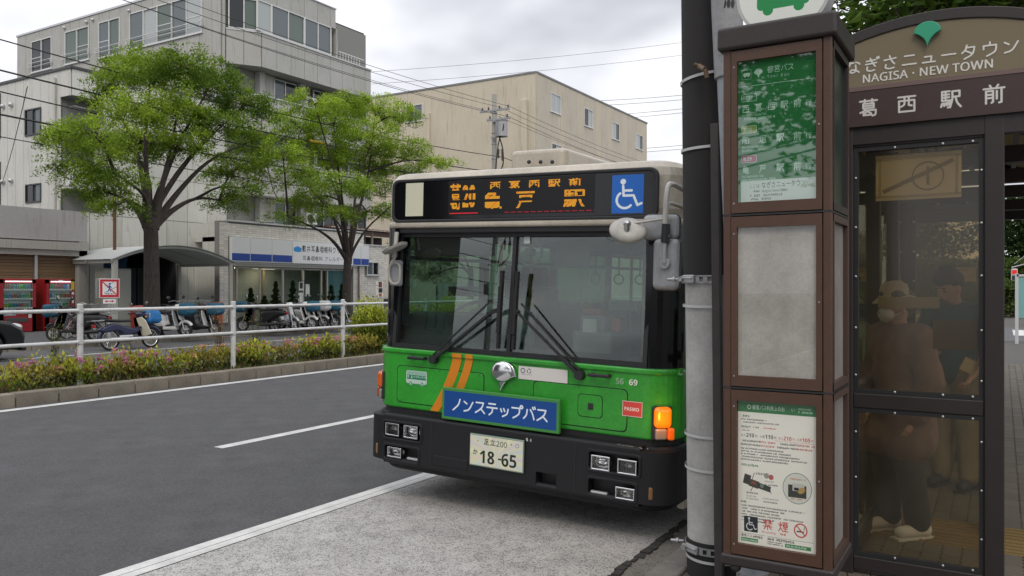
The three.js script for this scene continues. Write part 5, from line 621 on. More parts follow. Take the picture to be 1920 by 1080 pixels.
{
  const wheelAt = (px, py, y = 0.15) => onY(px, py, y).toArray(), a = onY(283, 652, 0), b = onY(214, 657, 0), dir = Math.atan2(-(a.z - b.z), a.x - b.x);
  scooter('classic step-through moped with cream leg shield, chrome exhaust and blue front basket cover', [a.x, 0, a.z], dir, { body: 'navy', shield: 'cream', cover: 'sky', wheel: 'spoke', cub: true, lean: -0.08 });
  scooter('black moped with a large grey leg shield, turned towards the vending machines', wheelAt(100, 640), 3.6, { body: 'black', shield: 'grey', cover: 'blue', wheel: 'star' });
  scooter('white delivery moped with star wheels and blue basket cover right behind the larger tree', wheelAt(349, 633), 0.25, { body: 'white', shield: 'silver', cover: 'blue' });
  scooter('white-shielded moped with blue cover, rightmost of the pair beside the larger tree', wheelAt(403, 631), 0.2, { body: 'black', shield: 'white', cover: 'blue' });
  scooter('dark moped with a shining round white mirror, turned left in front of the clinic', wheelAt(455, 622), 3.45, { body: 'black', shield: 'navy', cover: 'blue' });
  scooter('silver moped pointing at the road, nearest to the second rail post', wheelAt(553, 622), -0.12, { body: 'silver', shield: 'silver' });
  scooter('white moped with blue cover, left of the tight row before the clinic', wheelAt(585, 619), 0.3, { body: 'white', shield: 'white', cover: 'blue' });
  scooter('moped with pale grey basket cover in the tight row before the clinic', wheelAt(606, 617), 0.35, { body: 'silver', shield: 'white', cover: 'pale' });
  scooter('moped with blue cover, right of the pale-covered one in the tight row', wheelAt(628, 616), 0.3, { body: 'black', shield: 'white', cover: 'blue' });
  scooter('dark moped at the right end of the row, partly behind the slim tree', wheelAt(656, 615), 0.3, { body: 'black', shield: 'silver', cover: null });
}
function bicycle(label, pos, turn, col, o = {}) {
  const t = thing('bicycle', label, 'bicycle', pos, turn, 'bicycles parked on the far pavement'), r = 0.33, m = lin(...col, 0.35); t.rotation.order = 'YXZ'; t.rotation.x = 0.05;
  for (const x of [0, -1.06]) { const w = mk('wheel', t, M.rubber, tor(r, 0.018, x, r, 0, 0, 0, 0, 36)); const g = [tor(r - 0.022, 0.01, x, r, 0, 0, 0, 0, 36), cy(0.025, 0.025, 0.09, x, r, 0, Math.PI / 2)]; for (let k = 0; k < 18; k++) { const a = k * 0.349; g.push(rod([x, r, k % 2 ? 0.03 : -0.03], [x + Math.cos(a) * (r - 0.02), r + Math.sin(a) * (r - 0.02), 0], 0.0025, 0.0025, 4)); } mk('rim', w, M.steel, g); mk('mudguard', t, m, place(new THREE.TorusGeometry(r + 0.03, 0.02, 5, 20, 2.6), x, r, 0, 0, 0, 0.6)); }
  mk('frame', t, m, tube([[-0.2, 0.82, 0], [-0.35, 0.5, 0], [-0.58, 0.3, 0]], 0.02), rod([-0.58, 0.28, 0], [-0.72, 0.78, 0], 0.018), rod([-0.58, 0.28, 0], [-1.06, r, 0], 0.014), rod([-0.7, 0.68, 0], [-1.06, r, 0], 0.012), tube([[-0.22, 0.86, 0], [-0.12, 0.6, 0], [0, r, 0]], 0.017));
  mk('saddle', t, M.black, profile([[-0.62, 0.84], [-0.66, 0.88], [-0.9, 0.9], [-0.9, 0.84]], 0.16, 0.03)); mk('handlebar', t, M.steel, tube([[-0.42, 1.0, 0.27], [-0.24, 1.04, 0.2], [-0.2, 1.0, 0], [-0.24, 1.04, -0.2], [-0.42, 1.0, -0.27]], 0.012, 16)); mk('pedals', t, M.black, cy(0.09, 0.09, 0.02, -0.58, 0.28, 0, Math.PI / 2), bx(0.1, 0.02, 0.08, -0.46, 0.2, 0.12), bx(0.1, 0.02, 0.08, -0.7, 0.36, -0.12)); mk('stand', t, M.steel, rod([-1.06, r, 0.06], [-1.15, 0, 0.1], 0.01)); mk('rack', t, M.steel, bx(0.34, 0.012, 0.12, -1.05, 0.7, 0));
  if (o.basket) { const g = []; for (let k = 0; k < 8; k++) { g.push(rod([-0.02 + 0.36 * k / 7, 0.74, -0.15], [-0.06 + 0.42 * k / 7, 1.0, -0.18], 0.004, 0.004, 4), rod([-0.02 + 0.36 * k / 7, 0.74, 0.15], [-0.06 + 0.42 * k / 7, 1.0, 0.18], 0.004, 0.004, 4)); } for (const y of [0.75, 0.84, 0.93, 1.0]) g.push(bx(0.42, 0.008, 0.008, 0.15, y, 0.17), bx(0.42, 0.008, 0.008, 0.15, y, -0.17), bx(0.008, 0.008, 0.34, -0.05, y, 0), bx(0.008, 0.008, 0.34, 0.36, y, 0)); mk('basket', t, M.steel, g); }
  if (o.bag) mk('rear_basket', t, M.black, rb(0.4, 0.22, 0.3, 0.04, -1.05, 0.84, 0)); return t;
}
bicycle('black bicycle with a dark rear basket leaning by the tiled clinic wall', onX(722, 601, -27.3).setY(0.15), -1.0, [0.02, 0.02, 0.022], { bag: true });
bicycle('pale bicycle beside the slim tree at the right of the clinic', onX(668, 602, -26.4).setY(0.15), 2.6, [0.45, 0.45, 0.44]);
bicycle('bicycle with wire front basket and orange mudguards behind the road sign', onX(186, 640, -23.2).setY(0.15), 0.1, [0.05, 0.05, 0.05], { basket: true });
bicycle('silver city bicycle with a basket standing left of the road sign', onX(172, 634, -24.3).setY(0.15), 1.9, [0.35, 0.35, 0.35], { basket: true });
{ const lb = ['leftmost dark bicycle under the arched cycle shelter', 'second dark bicycle under the arched cycle shelter', 'third dark bicycle under the arched cycle shelter', 'rightmost bicycle under the arched cycle shelter, beside the white post']; [344, 362, 380, 398].forEach((px, i) => bicycle(lb[i], onX(px, 612, -26.6 - 0.2 * (i % 2)).setY(0.15), 0.3 - 0.15 * i, [0.03, 0.03, 0.035], { basket: i % 2 === 0 })); single('orange_crate', 'orange plastic crate under the cycle shelter by its white post', 'crate', lin(0.5, 0.12, 0.03, 0.5), [rb(0.4, 0.28, 0.3, 0.03, -27.4, 0.95, onX(408, 572, -27.4).z), bx(0.3, 0.65, 0.25, -27.4, 0.47, onX(408, 572, -27.4).z)]); }
single('red_bin', 'red plastic bin between the larger tree and the storage cabinet', 'bin', lin(0.35, 0.06, 0.04, 0.5), [place(lathe([[0, 0], [0.26, 0], [0.32, 0.85], [0.34, 0.88], [0.3, 0.9], [0, 0.94]], 16), -24.6, 0.15, onX(262, 600, -24.6).z)]);
// dark car entering at the left edge
{
  const X = -20.1, nose = onX(44, 640, -19.35).z, t = thing('parked_car', 'dark blue-black car whose nose and front wheel show at the left edge of the frame', 'car', [X, 0, nose], FX); const paint = phy({ color: 0x0c1016, roughness: 0.35, clearcoat: 1, clearcoatRoughness: 0.06, metalness: 0.3 });
  const bodyPts = [[-0.02, 0.32], [0.0, 0.55], [-0.06, 0.74], [-0.3, 0.88], [-0.7, 0.96], [-1.1, 1.0], [-2.5, 1.03], [-4.35, 1.04], [-4.47, 0.75], [-4.42, 0.36]]; const arch = (cx) => { const p = []; for (let k = 0; k <= 14; k++) { const a = Math.PI - k / 14 * Math.PI; p.push([cx + 0.4 * Math.cos(a), 0.34 + 0.4 * Math.sin(a)]); } return p; };
  const outline = [...bodyPts, [-4.0, 0.28], ...arch(-3.56), [-3.1, 0.25], [-1.3, 0.25], ...arch(-0.84), [-0.4, 0.27]];
  mk('body', t, paint, ext(poly(outline), 1.72, 0.07, 8, 3).translate(0, 0, -0.86)); mk('cabin', t, phy({ color: 0x0a0d10, roughness: 0.05 }), ext(poly([[-1.15, 1.0], [-1.95, 1.5], [-3.6, 1.55], [-4.3, 1.05]]), 1.5, 0.08, 8, 3).translate(0, 0, -0.75)); mk('roof', t, paint, rb(1.75, 0.05, 1.3, 0.02, -2.8, 1.56, 0, 0, 0, -0.03)); 
  for (const [x, z] of [[-0.84, -0.8], [-0.84, 0.8], [-3.56, -0.8], [-3.56, 0.8]]) { const w = mk('wheel', t, M.rubber, place(lathe([[0.2, -0.1], [0.31, -0.105], [0.335, -0.07], [0.335, 0.07], [0.31, 0.105], [0.2, 0.1]], 32), x, 0.335, z, FX)); const g = [tor(0.2, 0.025, x, 0.335, z + Math.sign(z) * 0.09), cy(0.05, 0.05, 0.05, x, 0.335, z + Math.sign(z) * 0.09, FX)]; for (let k = 0; k < 5; k++) { const a = k * 1.2566 + 0.2; g.push(place(new THREE.BoxGeometry(0.2, 0.06, 0.03), x + Math.cos(a) * 0.11, 0.335 + Math.sin(a) * 0.11, z + Math.sign(z) * 0.085, 0, 0, a)); } mk('rim', w, M.alu, g); mk('brake_disc', w, M.steel, cy(0.15, 0.15, 0.02, x, 0.335, z + Math.sign(z) * 0.03, FX)); }
  for (const s of [-1, 1]) { mk('headlight', t, phy({ color: 0xc8ccd0, roughness: 0.08, clearcoat: 1 }), sp(0.16, -0.2, 0.77, s * 0.66, 1.35, 0.55, 0.9)); mk('fog_lamp', t, M.chrome, sp(0.05, -0.02, 0.42, s * 0.6)); mk('mirror', t, paint, rb(0.1, 0.13, 0.2, 0.04, -1.35, 1.05, s * 0.98)); }
  mk('grille', t, M.black, rb(0.06, 0.14, 0.9, 0.02, 0.0, 0.62, 0), rb(0.06, 0.16, 1.3, 0.03, 0.02, 0.38, 0)); mk('bumper', t, M.black, rb(0.12, 0.1, 1.6, 0.04, 0.0, 0.27, 0)); mk('underbody', t, M.black, bx(4.2, 0.1, 1.4, -2.2, 0.3, 0));
  const c2 = thing('parked_car', 'pale car parked inside the yard seen through the left bus windows', 'car', [-25.6, 0.15, -41], 0.2); mk('body', c2, lin(0.5, 0.52, 0.55, 0.3), ext(poly(outline), 1.65, 0.07, 8, 2).translate(0, 0, -0.82)); mk('cabin', c2, M.glassDark, ext(poly([[-1.0, 1.0], [-1.6, 1.6], [-3.9, 1.62], [-4.3, 1.05]]), 1.5, 0.08).translate(0, 0, -0.75)); for (const [x, z] of [[-0.84, -0.8], [-0.84, 0.8], [-3.56, -0.8], [-3.56, 0.8]]) mk('wheel', c2, M.rubber, cy(0.33, 0.33, 0.2, x, 0.33, z, FX));
  const c3 = dup(c2, 'second car in the yard, farther behind the pale one', [-26.2, 0.15, -47], 0.1); c3.children[0].material = lin(0.03, 0.07, 0.2, 0.3);
}
// ---------- the bus: local axes with x to the right as seen from its front, z towards the viewer, its front face at z = 0 ----------
const BUS = thing('city_bus', 'green and cream city bus with lit destination display standing at the stop', 'bus', [-3.075, 0, -4.97]);
BUS.rotation.z = -0.028; BUS.updateMatrixWorld(true);
const busInv = BUS.matrixWorld.clone().invert();
function BL(px, py, z = 0) { const o = camera.position.clone().applyMatrix4(busInv), d = onD(px, py, 5).applyMatrix4(busInv).sub(o), t = (z - o.z) / d.z; return V3(o.x + d.x * t, o.y + d.y * t, z); }
{
  const green = phy({ color: 0xffffff, roughness: 0.32, clearcoat: 0.5, clearcoatRoughness: 0.2, map: rep(T.patch, 2.6) }); green.color.setRGB(0.034, 0.40, 0.030);
  const cream = phy({ color: 0xffffff, roughness: 0.38, clearcoat: 0.3, clearcoatRoughness: 0.25, map: rep(T.patch, 1.7) }); cream.color.setRGB(0.60, 0.54, 0.44);
  const plastic = lin(0.0075, 0.008, 0.011, 0.6, { map: rep(T.patch, 1.1), bumpMap: rep(T.grain, 0.12, 0.12, false), bumpScale: 0.0012 }), orange = lin(0.66, 0.22, 0.012, 0.4), gloss = phy({ color: 0x0c0d10, roughness: 0.08, ior: 1.5 }), groove = lin(0.006, 0.02, 0.006, 0.8), trim = lin(0.02, 0.02, 0.022, 0.45), W = 1.245, LEN = 10.4;
  const screen = phy({ color: 0xeaf2ee, roughness: 0, transmission: 1, thickness: 0, ior: 1.72 }), sideGlass = phy({ color: 0xb8cfc4, roughness: 0, transmission: 1, thickness: 0, ior: 1.5 });
  // plan outline with rounded corners: x, then z negated
  function plan(w, front, rad, back, n = 8) { const s = new THREE.Shape(); s.moveTo(-w, -back); s.lineTo(-w, -(front - rad)); for (let i = 1; i <= n; i++) { const a = i / n * Math.PI / 2; s.lineTo(-w + rad - rad * Math.cos(a), -(front - rad + rad * Math.sin(a))); } for (let i = 0; i <= n; i++) { const a = Math.PI / 2 - i / n * Math.PI / 2; s.lineTo(w - rad + rad * Math.cos(a), -(front - rad + rad * Math.sin(a))); } s.lineTo(w, -back); s.closePath(); return s; }
  const slab = (w, front, rad, back, v0, v1, bev = 0.012) => ext(plan(w, front, rad, back), v1 - v0, bev, 8, 3).rotateX(-Math.PI / 2).translate(0, v0, 0);
  // lower front
  mk('front_panel', BUS, green, slab(W, 0, 0.2, -0.3, 0.70, 1.16, 0.018));
  mk('front_panel_lip', BUS, green, slab(W + 0.002, 0.015, 0.2, -0.12, 1.128, 1.166, 0.012));
  mk('bumper_gap', BUS, trim, slab(W - 0.02, -0.02, 0.2, -0.3, 0.55, 0.72, 0.01));
  // bumper with its lamp recesses: a frame of pieces round the openings
  const bz = 0.07, bt = 0.27, bT = 0.665, cut = [[-1.06, -0.70, 0.475, 0.60], [-1.05, -0.72, 0.31, 0.42], [0.70, 1.06, 0.475, 0.60], [0.70, 1.04, 0.31, 0.42], [0.30, 0.46, 0.30, 0.40]];
  const xs = [-1.02, ...new Set(cut.flatMap((c) => [c[0], c[1]]))].filter((x) => x >= -1.02 && x <= 1.02); const bump = [];
  bump.push(slab(W + 0.012, bz - 0.09, 0.17, -0.42, bt, bT, 0.025));
  const cols = [...new Set([-1.06, 1.06, ...cut.flatMap((c) => [c[0], c[1]])])].sort((a, b) => a - b);
  for (let i = 0; i + 1 < cols.length; i++) { const a = cols[i], b = cols[i + 1], m = (a + b) / 2; let sp_ = [[bt + 0.03, bT - 0.025]]; for (const c of cut) if (m > c[0] && m < c[1]) sp_ = sp_.flatMap(([s, t]) => [[s, Math.min(t, c[2])], [Math.max(s, c[3]), t]].filter(([p, q]) => q - p > 0.004)); for (const [s, t] of sp_) bump.push(bx(b - a, t - s, 0.1, m, (s + t) / 2, bz - 0.05)); }
  for (const s of [-1, 1]) { const g = new THREE.Shape(); g.moveTo(s * 1.06, -(bz)); g.quadraticCurveTo(s * 1.262, -bz, s * 1.262, -(bz - 0.22)); g.lineTo(s * 1.06, -(bz - 0.22)); bump.push(ext(g, bT - bt - 0.055, 0, 10).rotateX(-Math.PI / 2).translate(0, bt + 0.03, 0)); }
  for (const [y, dy] of [[bT - 0.025, 1], [bt + 0.03, -1]]) bump.push(place(new THREE.CylinderGeometry(0.025, 0.025, 2.12, 12), 0, y, bz - 0.025, 0, 0, Math.PI / 2), bx(2.12, 0.025, 0.12, 0, y + dy * 0.0125, bz - 0.085)); 
  mk('bumper', BUS, plastic, bump); mk('bumper_skirt', BUS, plastic, slab(W - 0.05, 0.0, 0.25, -0.4, 0.225, 0.3, 0.02));
  for (const s of [-0.60, 0.60]) mk('bumper_seam', BUS, M.black, bx(0.006, bT - bt - 0.06, 0.004, s, (bT + bt) / 2, bz));
  for (const s of [1, -1]) mk('bumper_side_marker', BUS, lin(0.25, 0.13, 0.05, 0.3), rb(0.09, 0.085, 0.02, 0.015, s * 1.16, 0.375, bz - 0.035, 0, s * 0.62, 0));
  mk('bumper_hatch', BUS, plastic, rb(0.30, 0.075, 0.012, 0.006, -0.42, 0.36, bz)); mk('bumper_hatch_gap', BUS, M.black, bx(0.31, 0.005, 0.008, -0.42, 0.318, bz)); mk('scuff', BUS, lin(0.5, 0.5, 0.48, 0.8), bx(0.012, 0.022, 0.002, 0.225, 0.612, bz + 0.001, 0, 0, 0.3), bx(0.008, 0.018, 0.002, 0.255, 0.61, bz + 0.001));
  { const r = rng(8), g = []; for (let i = 0; i < 46; i++) g.push(bx(0.004 + 0.014 * r(), 0.002 + 0.004 * r(), 0.002, 0.84 + 0.28 * r() * r() + 0.06, 0.655 + 0.008 * r(), bz - 0.012)); mk('scratches', BUS, lin(0.4, 0.4, 0.4, 0.7), g).userData.kind = 'stuff'; }
  // lamps
  const lampGlass = phy({ color: 0xffffff, roughness: 0.02, transmission: 1, thickness: 0, ior: 1.45 }), reflector = lin(0.8, 0.8, 0.8, 0.12, { metalness: 1 });
  function lamp(name, x, y, w, h, dark) { const l = mk(name, BUS, M.chrome, rb(w + 0.012, 0.012, 0.03, 0.005, x, y + h / 2, bz - 0.012), rb(w + 0.012, 0.012, 0.03, 0.005, x, y - h / 2, bz - 0.012), rb(0.012, h, 0.03, 0.005, x - w / 2, y, bz - 0.012), rb(0.012, h, 0.03, 0.005, x + w / 2, y, bz - 0.012)); mk('reflector', l, dark ? lin(0.12, 0.12, 0.13, 0.2, { metalness: 0.8 }) : reflector, place(new THREE.SphereGeometry(0.5, 20, 10, 0, 6.283, 0, 1.2).scale(w * 1.06, 0.1, h * 1.06), x, y, bz - 0.034, -Math.PI / 2, 0, 0)); mk('bulb', l, lin(0.6, 0.6, 0.55, 0.1), sp(0.012, x, y, bz - 0.05), cy(0.007, 0.007, 0.03, x, y, bz - 0.066, Math.PI / 2)); const rs = []; for (let k = 1; k < 7; k++) rs.push(bx(0.003, h * 0.86, 0.004, x - w / 2 + k * w / 7, y, bz - 0.008)); mk('lens', l, lampGlass, bx(w - 0.01, h - 0.01, 0.006, x, y, bz - 0.012), ...rs); }
  lamp('headlight', -0.98, 0.54, 0.125, 0.088, true); lamp('headlight', -0.80, 0.54, 0.125, 0.088, false); lamp('headlight', 0.785, 0.525, 0.125, 0.088, false); lamp('headlight', 0.975, 0.525, 0.125, 0.088, true); lamp('fog_lamp', -0.955, 0.365, 0.125, 0.07, false); lamp('fog_lamp', 0.965, 0.35, 0.125, 0.07, false);
  mk('lamp_recess', BUS, M.black, ...cut.map((c) => bx(c[1] - c[0], c[3] - c[2], 0.02, (c[0] + c[1]) / 2, (c[2] + c[3]) / 2, bz - 0.097))); mk('fog_slot', BUS, M.alu, rb(0.12, 0.018, 0.03, 0.006, -0.775, 0.335, bz - 0.02), rb(0.12, 0.018, 0.03, 0.006, 0.775, 0.325, bz - 0.02));
  for (const c of cut.slice(0, 4)) { const p = rrect(c[1] - c[0] + 0.03, c[3] - c[2] + 0.03, 0.03), h = rrect(c[1] - c[0] - 0.008, c[3] - c[2] - 0.008, 0.022); p.holes.push(h); mk('lamp_bezel', BUS, plastic, ext(p, 0.016, 0.004, 6, 1).translate((c[0] + c[1]) / 2, (c[2] + c[3]) / 2, bz - 0.008)); }
  // indicators on the corners
  function indicator(s, lit) { const x = s * (s < 0 ? 1.185 : 1.16), z = s < 0 ? -0.07 : -0.045, y = s < 0 ? 0.86 : 0.815, ry = s * (s < 0 ? 0.95 : 0.75), o = mk('indicator', BUS, M.black, rb(0.135, 0.225, 0.03, 0.03, x, y, z, 0, ry, 0)); const em = lit ? { emissive: 0xff7a00, emissiveIntensity: 0.75 } : {}; mk('amber_lens', o, phy({ color: 0xd05a06, roughness: 0.2, clearcoat: 1, ...em }), rb(0.118, 0.138, 0.06, 0.03, x + s * 0.012, y + 0.042, z + 0.016, 0, ry, 0)); mk('clear_lens', o, phy({ color: 0x8b8580, roughness: 0.15, clearcoat: 1 }), rb(0.08, 0.075, 0.048, 0.015, x - s * 0.012 + s * 0.012, y - 0.067, z + 0.018, 0, ry, 0)); mk('amber_lens', o, phy({ color: 0xb04804, roughness: 0.2, clearcoat: 1, ...(lit ? { emissive: 0xff6a00, emissiveIntensity: 0.4 } : {}) }), rb(0.045, 0.08, 0.048, 0.015, x + s * 0.055, y - 0.065, z - 0.02, 0, ry, 0)); if (lit) { mk('glowing_bulb', o, std(0xfff0c0, 0.4, { emissive: 0xffd070, emissiveIntensity: 6 }), sp(0.028, x - 0.005, y + 0.045, z + 0.033, 1, 1, 0.6)); const l = new THREE.PointLight(0xff9a30, 0.10); l.name = 'indicator_lamp'; l.castShadow = true; l.shadow.radius = 1.5; l.position.copy(BUS.localToWorld(V3(x + 0.05, y + 0.045, z + 0.11))); scene.add(l); } }
  indicator(1, true); indicator(-1, false);
  // hatches, handles, stickers on the green panel
  function hatch(name, u0, v0, u1, v1, r) { const w = u1 - u0, h = v1 - v0, o = rrect(w, h, r, (u0 + u1) / 2, (v0 + v1) / 2), i = rrect(w - 0.012, h - 0.012, r, (u0 + u1) / 2, (v0 + v1) / 2); const p = mk(name, BUS, groove, ext(o, 0.002).translate(0, 0, 0)); mk('cover', p, green, ext(i, 0.004, 0.0015, 8, 1).translate(0, 0, 0.0005)); const g = []; for (const a of [0.06, 0.5, 0.94]) g.push(cy(0.007, 0.007, 0.006, u0 + w * a, v1 - 0.014, 0.006, Math.PI / 2)); g.push(cy(0.007, 0.007, 0.006, u0 + 0.04, v0 + 0.02, 0.006, Math.PI / 2), cy(0.007, 0.007, 0.006, u1 - 0.04, v0 + 0.02, 0.006, Math.PI / 2)); mk('screw', p, green, g); return p; }
  hatch('service_hatch', -0.995, 0.745, -0.185, 1.035, 0.04); const hr = hatch('service_hatch', 0.225, 0.735, 0.94, 1.02, 0.04); mk('fuel_flap', hr, groove, ext(rrect(0.185, 0.155, 0.03, 0.67, 0.885), 0.002).translate(0, 0, 0.0045)); mk('flap_cover', hr, green, ext(rrect(0.176, 0.146, 0.03, 0.67, 0.885), 0.003).translate(0, 0, 0.0047)); mk('lock', hr, M.black, rb(0.04, 0.045, 0.006, 0.006, 0.675, 0.882, 0.0085));
  const stripe = (a, b, c, d, n) => { const s = new THREE.Shape(); s.moveTo(a, 1.128); s.quadraticCurveTo(a - 0.03, 0.96, c, 0.712); s.lineTo(d, 0.712); s.quadraticCurveTo(b - 0.03, 0.96, b, 1.128); s.closePath(); return mk(n, BUS, orange, ext(s, 0.0012, 0, 14).translate(0, 0, 0.0046)); }; stripe(-0.468, -0.385, -0.665, -0.585, 'orange_stripe'); stripe(-0.352, -0.285, -0.545, -0.47, 'orange_stripe'); mk('orange_stripe', BUS, orange, bx(0.081, 0.03, 0.002, -0.425, 1.148, 0.0165), bx(0.065, 0.03, 0.002, -0.317, 1.148, 0.0165));
  for (const x of [-0.78, 0.745]) mk('grab_handle', BUS, trim, rb(0.16, 0.026, 0.022, 0.01, x, x < 0 ? 1.105 : 1.10, 0.05), rb(0.03, 0.024, 0.05, 0.008, x - 0.06, x < 0 ? 1.105 : 1.10, 0.025), rb(0.03, 0.024, 0.05, 0.008, x + 0.06, x < 0 ? 1.105 : 1.10, 0.025));
  const pr = (name, u0, v0, u1, v1, z, mat, d = 0.003) => { const o = mk(name, BUS, mat, quadPrint(u1 - u0, v1 - v0).translate((u0 + u1) / 2, (v0 + v1) / 2, z)); return o; };
  mk('sign_frame', BUS, lin(0.05, 0.24, 0.05, 0.45), rb(0.985, 0.235, 0.03, 0.006, -0.02, 0.795, 0.055)); mk('sign_bracket', BUS, M.steel, bx(0.04, 0.1, 0.05, -0.35, 0.80, 0.025), bx(0.04, 0.1, 0.05, 0.33, 0.80, 0.025));
  pr('sign_face', -0.49, 0.70, 0.45, 0.89, 0.0705, printMat(1024, 206, (c, w, h) => { c.fillStyle = '#12488f'; c.fillRect(0, 0, w, h); write(c, 'ノンステップバス', 66, 46, 116, { color: '#e4ecf4', lw: 11, adv: 0.96 }); }, 0.35));
  pr('kindness_sticker', -0.905, 0.885, -0.70, 1.005, 0.006, printMat(256, 150, (c, w, h) => { c.fillStyle = '#2f8c3c'; c.fillRect(0, 0, w, h); c.fillStyle = '#b8ccc0'; c.beginPath(); c.roundRect(4, 4, w - 8, h - 26, 18); c.fill(); c.fillStyle = '#1f7a58'; c.fillRect(14, 46, w - 28, 42); c.fillStyle = '#8fb8a4'; c.beginPath(); c.roundRect(14, 12, w - 28, 30, 10); c.fill(); write(c, 'ノンステップバス', 78, 52, 21, { color: '#e8f2ec', lw: 12, adv: 1 }); scribble(c, 20, 54, 54, 22, '#e8f2ec', 5); for (const x of [60, 196]) { circle(c, x, h - 24, 20, '#dfe8e2'); circle(c, x, h - 24, 17, '#1f7a58'); circle(c, x, h - 24, 9, '#b8ccc0'); } }, 0.4));
  pr('plain_sticker', 0.105, 1.02, 0.495, 1.112, 0.006, printMat(420, 100, (c, w, h) => { c.fillStyle = '#d6d2ce'; c.fillRect(0, 0, w, h); circle(c, 38, 34, 17, null, '#3a4460', 6); scribble(c, 20, 58, 40, 8, '#888', 1); c.strokeStyle = '#3a4460'; c.lineWidth = 6; for (const a of [0, 2.1, 4.2]) { c.beginPath(); c.arc(92, 34, 16, a, a + 1.6); c.stroke(); } scribble(c, 74, 58, 40, 8, '#888', 2); }, 0.4));
  pr('payment_card_sticker', 0.905, 0.845, 1.045, 0.945, 0.006, printMat(256, 170, (c, w, h) => { c.fillStyle = '#e6d8d2'; c.fillRect(0, 0, w, h); c.fillStyle = '#cf4a44'; c.fillRect(6, 6, w - 12, h - 12); c.font = 'bold 58px sans-serif'; c.fillStyle = '#f0e2da'; c.save(); c.translate(22, 106); c.scale(0.98, 0.92); c.fillText('PASMO', 0, 0); c.restore(); }, 0.4));
  { const nm = printMat(256, 80, (c, w, h) => { c.clearRect(0, 0, w, h); c.font = 'bold 74px sans-serif'; c.fillStyle = 'rgba(225,232,222,0.32)'; c.fillText('S6', 6, 66); c.fillStyle = 'rgba(228,236,226,0.95)'; c.fillText('69', 128, 66); }, 0.5, { transparent: true }); pr('fleet_number', 0.845, 1.04, 1.045, 1.10, 0.0055, nm); }
  mk('emblem', BUS, M.chrome, place(ext(ginkgoShape(0.215), 0.02, 0.008, 16, 3).rotateZ(-0.12), -0.012, 1.045, 0.012), place(new THREE.SphereGeometry(0.1, 20, 10).scale(0.9, 0.75, 0.28), -0.02, 1.06, 0.025));
  // number plate
  mk('plate_frame', BUS, lin(0.22, 0.30, 0.24, 0.4), rb(0.452, 0.232, 0.014, 0.006, -0.016, 0.49, bz + 0.012)); const pl = printMat(660, 330, (c, w, h) => { c.fillStyle = '#d9d8bf'; c.fillRect(0, 0, w, h); const g = ['rgba(214,196,222,.55)', 'rgba(190,210,226,.55)', 'rgba(232,206,180,.5)', 'rgba(240,236,190,.5)']; for (let k = 0; k < 22; k++) { c.fillStyle = g[k % 4]; c.beginPath(); c.moveTo(330, 190); c.lineTo(330 + 620 * Math.cos(k * 0.285), 190 + 620 * Math.sin(k * 0.285)); c.lineTo(330 + 620 * Math.cos(k * 0.285 + 0.11), 190 + 620 * Math.sin(k * 0.285 + 0.11)); c.fill(); }
    const ink = '#16281c'; write(c, '足立', 170, 22, 76, { color: ink, lw: 10, adv: 1.04 }); c.font = '84px sans-serif'; c.fillStyle = ink; c.fillText('200', 330, 94); write(c, 'か', 36, 158, 62, { color: ink, lw: 12 }); c.font = 'bold 196px sans-serif'; c.save(); c.translate(118, 300); c.scale(0.92, 1); c.fillText('18', 0, 0); c.fillText('65', 300, 0); c.restore(); c.fillRect(358, 222, 40, 18); circle(c, 590, 56, 20, null, '#6a7a90', 6); circle(c, 96, 58, 9, '#a89c6c'); circle(c, 520, 50, 9, '#6a6650'); }, 0.35);
  pr('plate_face', -0.236, 0.384, 0.204, 0.596, bz + 0.0195, pl);
  // upper front: visor, destination display
  mk('visor', BUS, cream, slab(W - 0.02, -0.02, 0.22, -1.2, 2.105, 2.535, 0.105)); mk('roof', BUS, cream, slab(W, -0.9, 0.1, -LEN, 2.10, 2.60, 0.12)); mk('visor_lip', BUS, cream, slab(W - 0.015, -0.005, 0.22, -0.3, 2.10, 2.15, 0.018)); mk('visor_shadow_gap', BUS, trim, slab(W - 0.03, -0.03, 0.22, -0.3, 2.06, 2.112, 0.008));
  mk('display_housing', BUS, gloss, ext(rrect(2.16, 0.30, 0.06, 0.01, 2.308), 0.03, 0.008, 8, 2).translate(0, 0, -0.038)); mk('display_gasket', BUS, trim, (() => { const s = rrect(2.2, 0.335, 0.07, 0.01, 2.308); s.holes.push(rrect(2.15, 0.29, 0.055, 0.01, 2.308)); return ext(s, 0.028, 0.006).translate(0, 0, -0.03); })());
  const ledW = 800, ledH = 200, led = canvasTex(ledW, ledH, (c, w, h) => {
    const t = document.createElement('canvas'); t.width = 200; t.height = 50; const q = t.getContext('2d'); q.fillStyle = '#000'; q.fillRect(0, 0, 200, 50); const o = (s, x, y, z, sq = 1) => write(q, s, x, y, z, { color: '#fff', lw: 10, squash: sq });
    o('葛20', 2, 2, 42, 0.40); o('西 葛 西 駅 前', 60, 3, 13, 1.3); o('亀', 50, 17, 29, 1); o('戸', 96, 17, 29); o('駅', 160, 17, 29);
    const d = q.getImageData(0, 0, 200, 50).data; c.fillStyle = '#000'; c.fillRect(0, 0, w, h);
    for (let y = 0; y < 46; y++) { if (!((y > 3 && y < 14) || (y > 18 && y < 28) || (y > 31 && y < 42))) continue; for (let x = 0; x < 200; x++) if (d[(y * 200 + x) * 4] > 105) { c.fillStyle = (x + y) % 17 === 0 ? '#ff4a10' : '#ffae18'; c.fillRect(x * 4 + 0.4, y * 4 + 0.4, 3.2, 3.2); } }
    c.fillStyle = '#c01828'; c.fillRect(8, 187, 168, 5); for (let x = 330; x < 800; x += 9) if ((x * 7) % 4 < 3) c.fillRect(x, 188, 5, 4); });
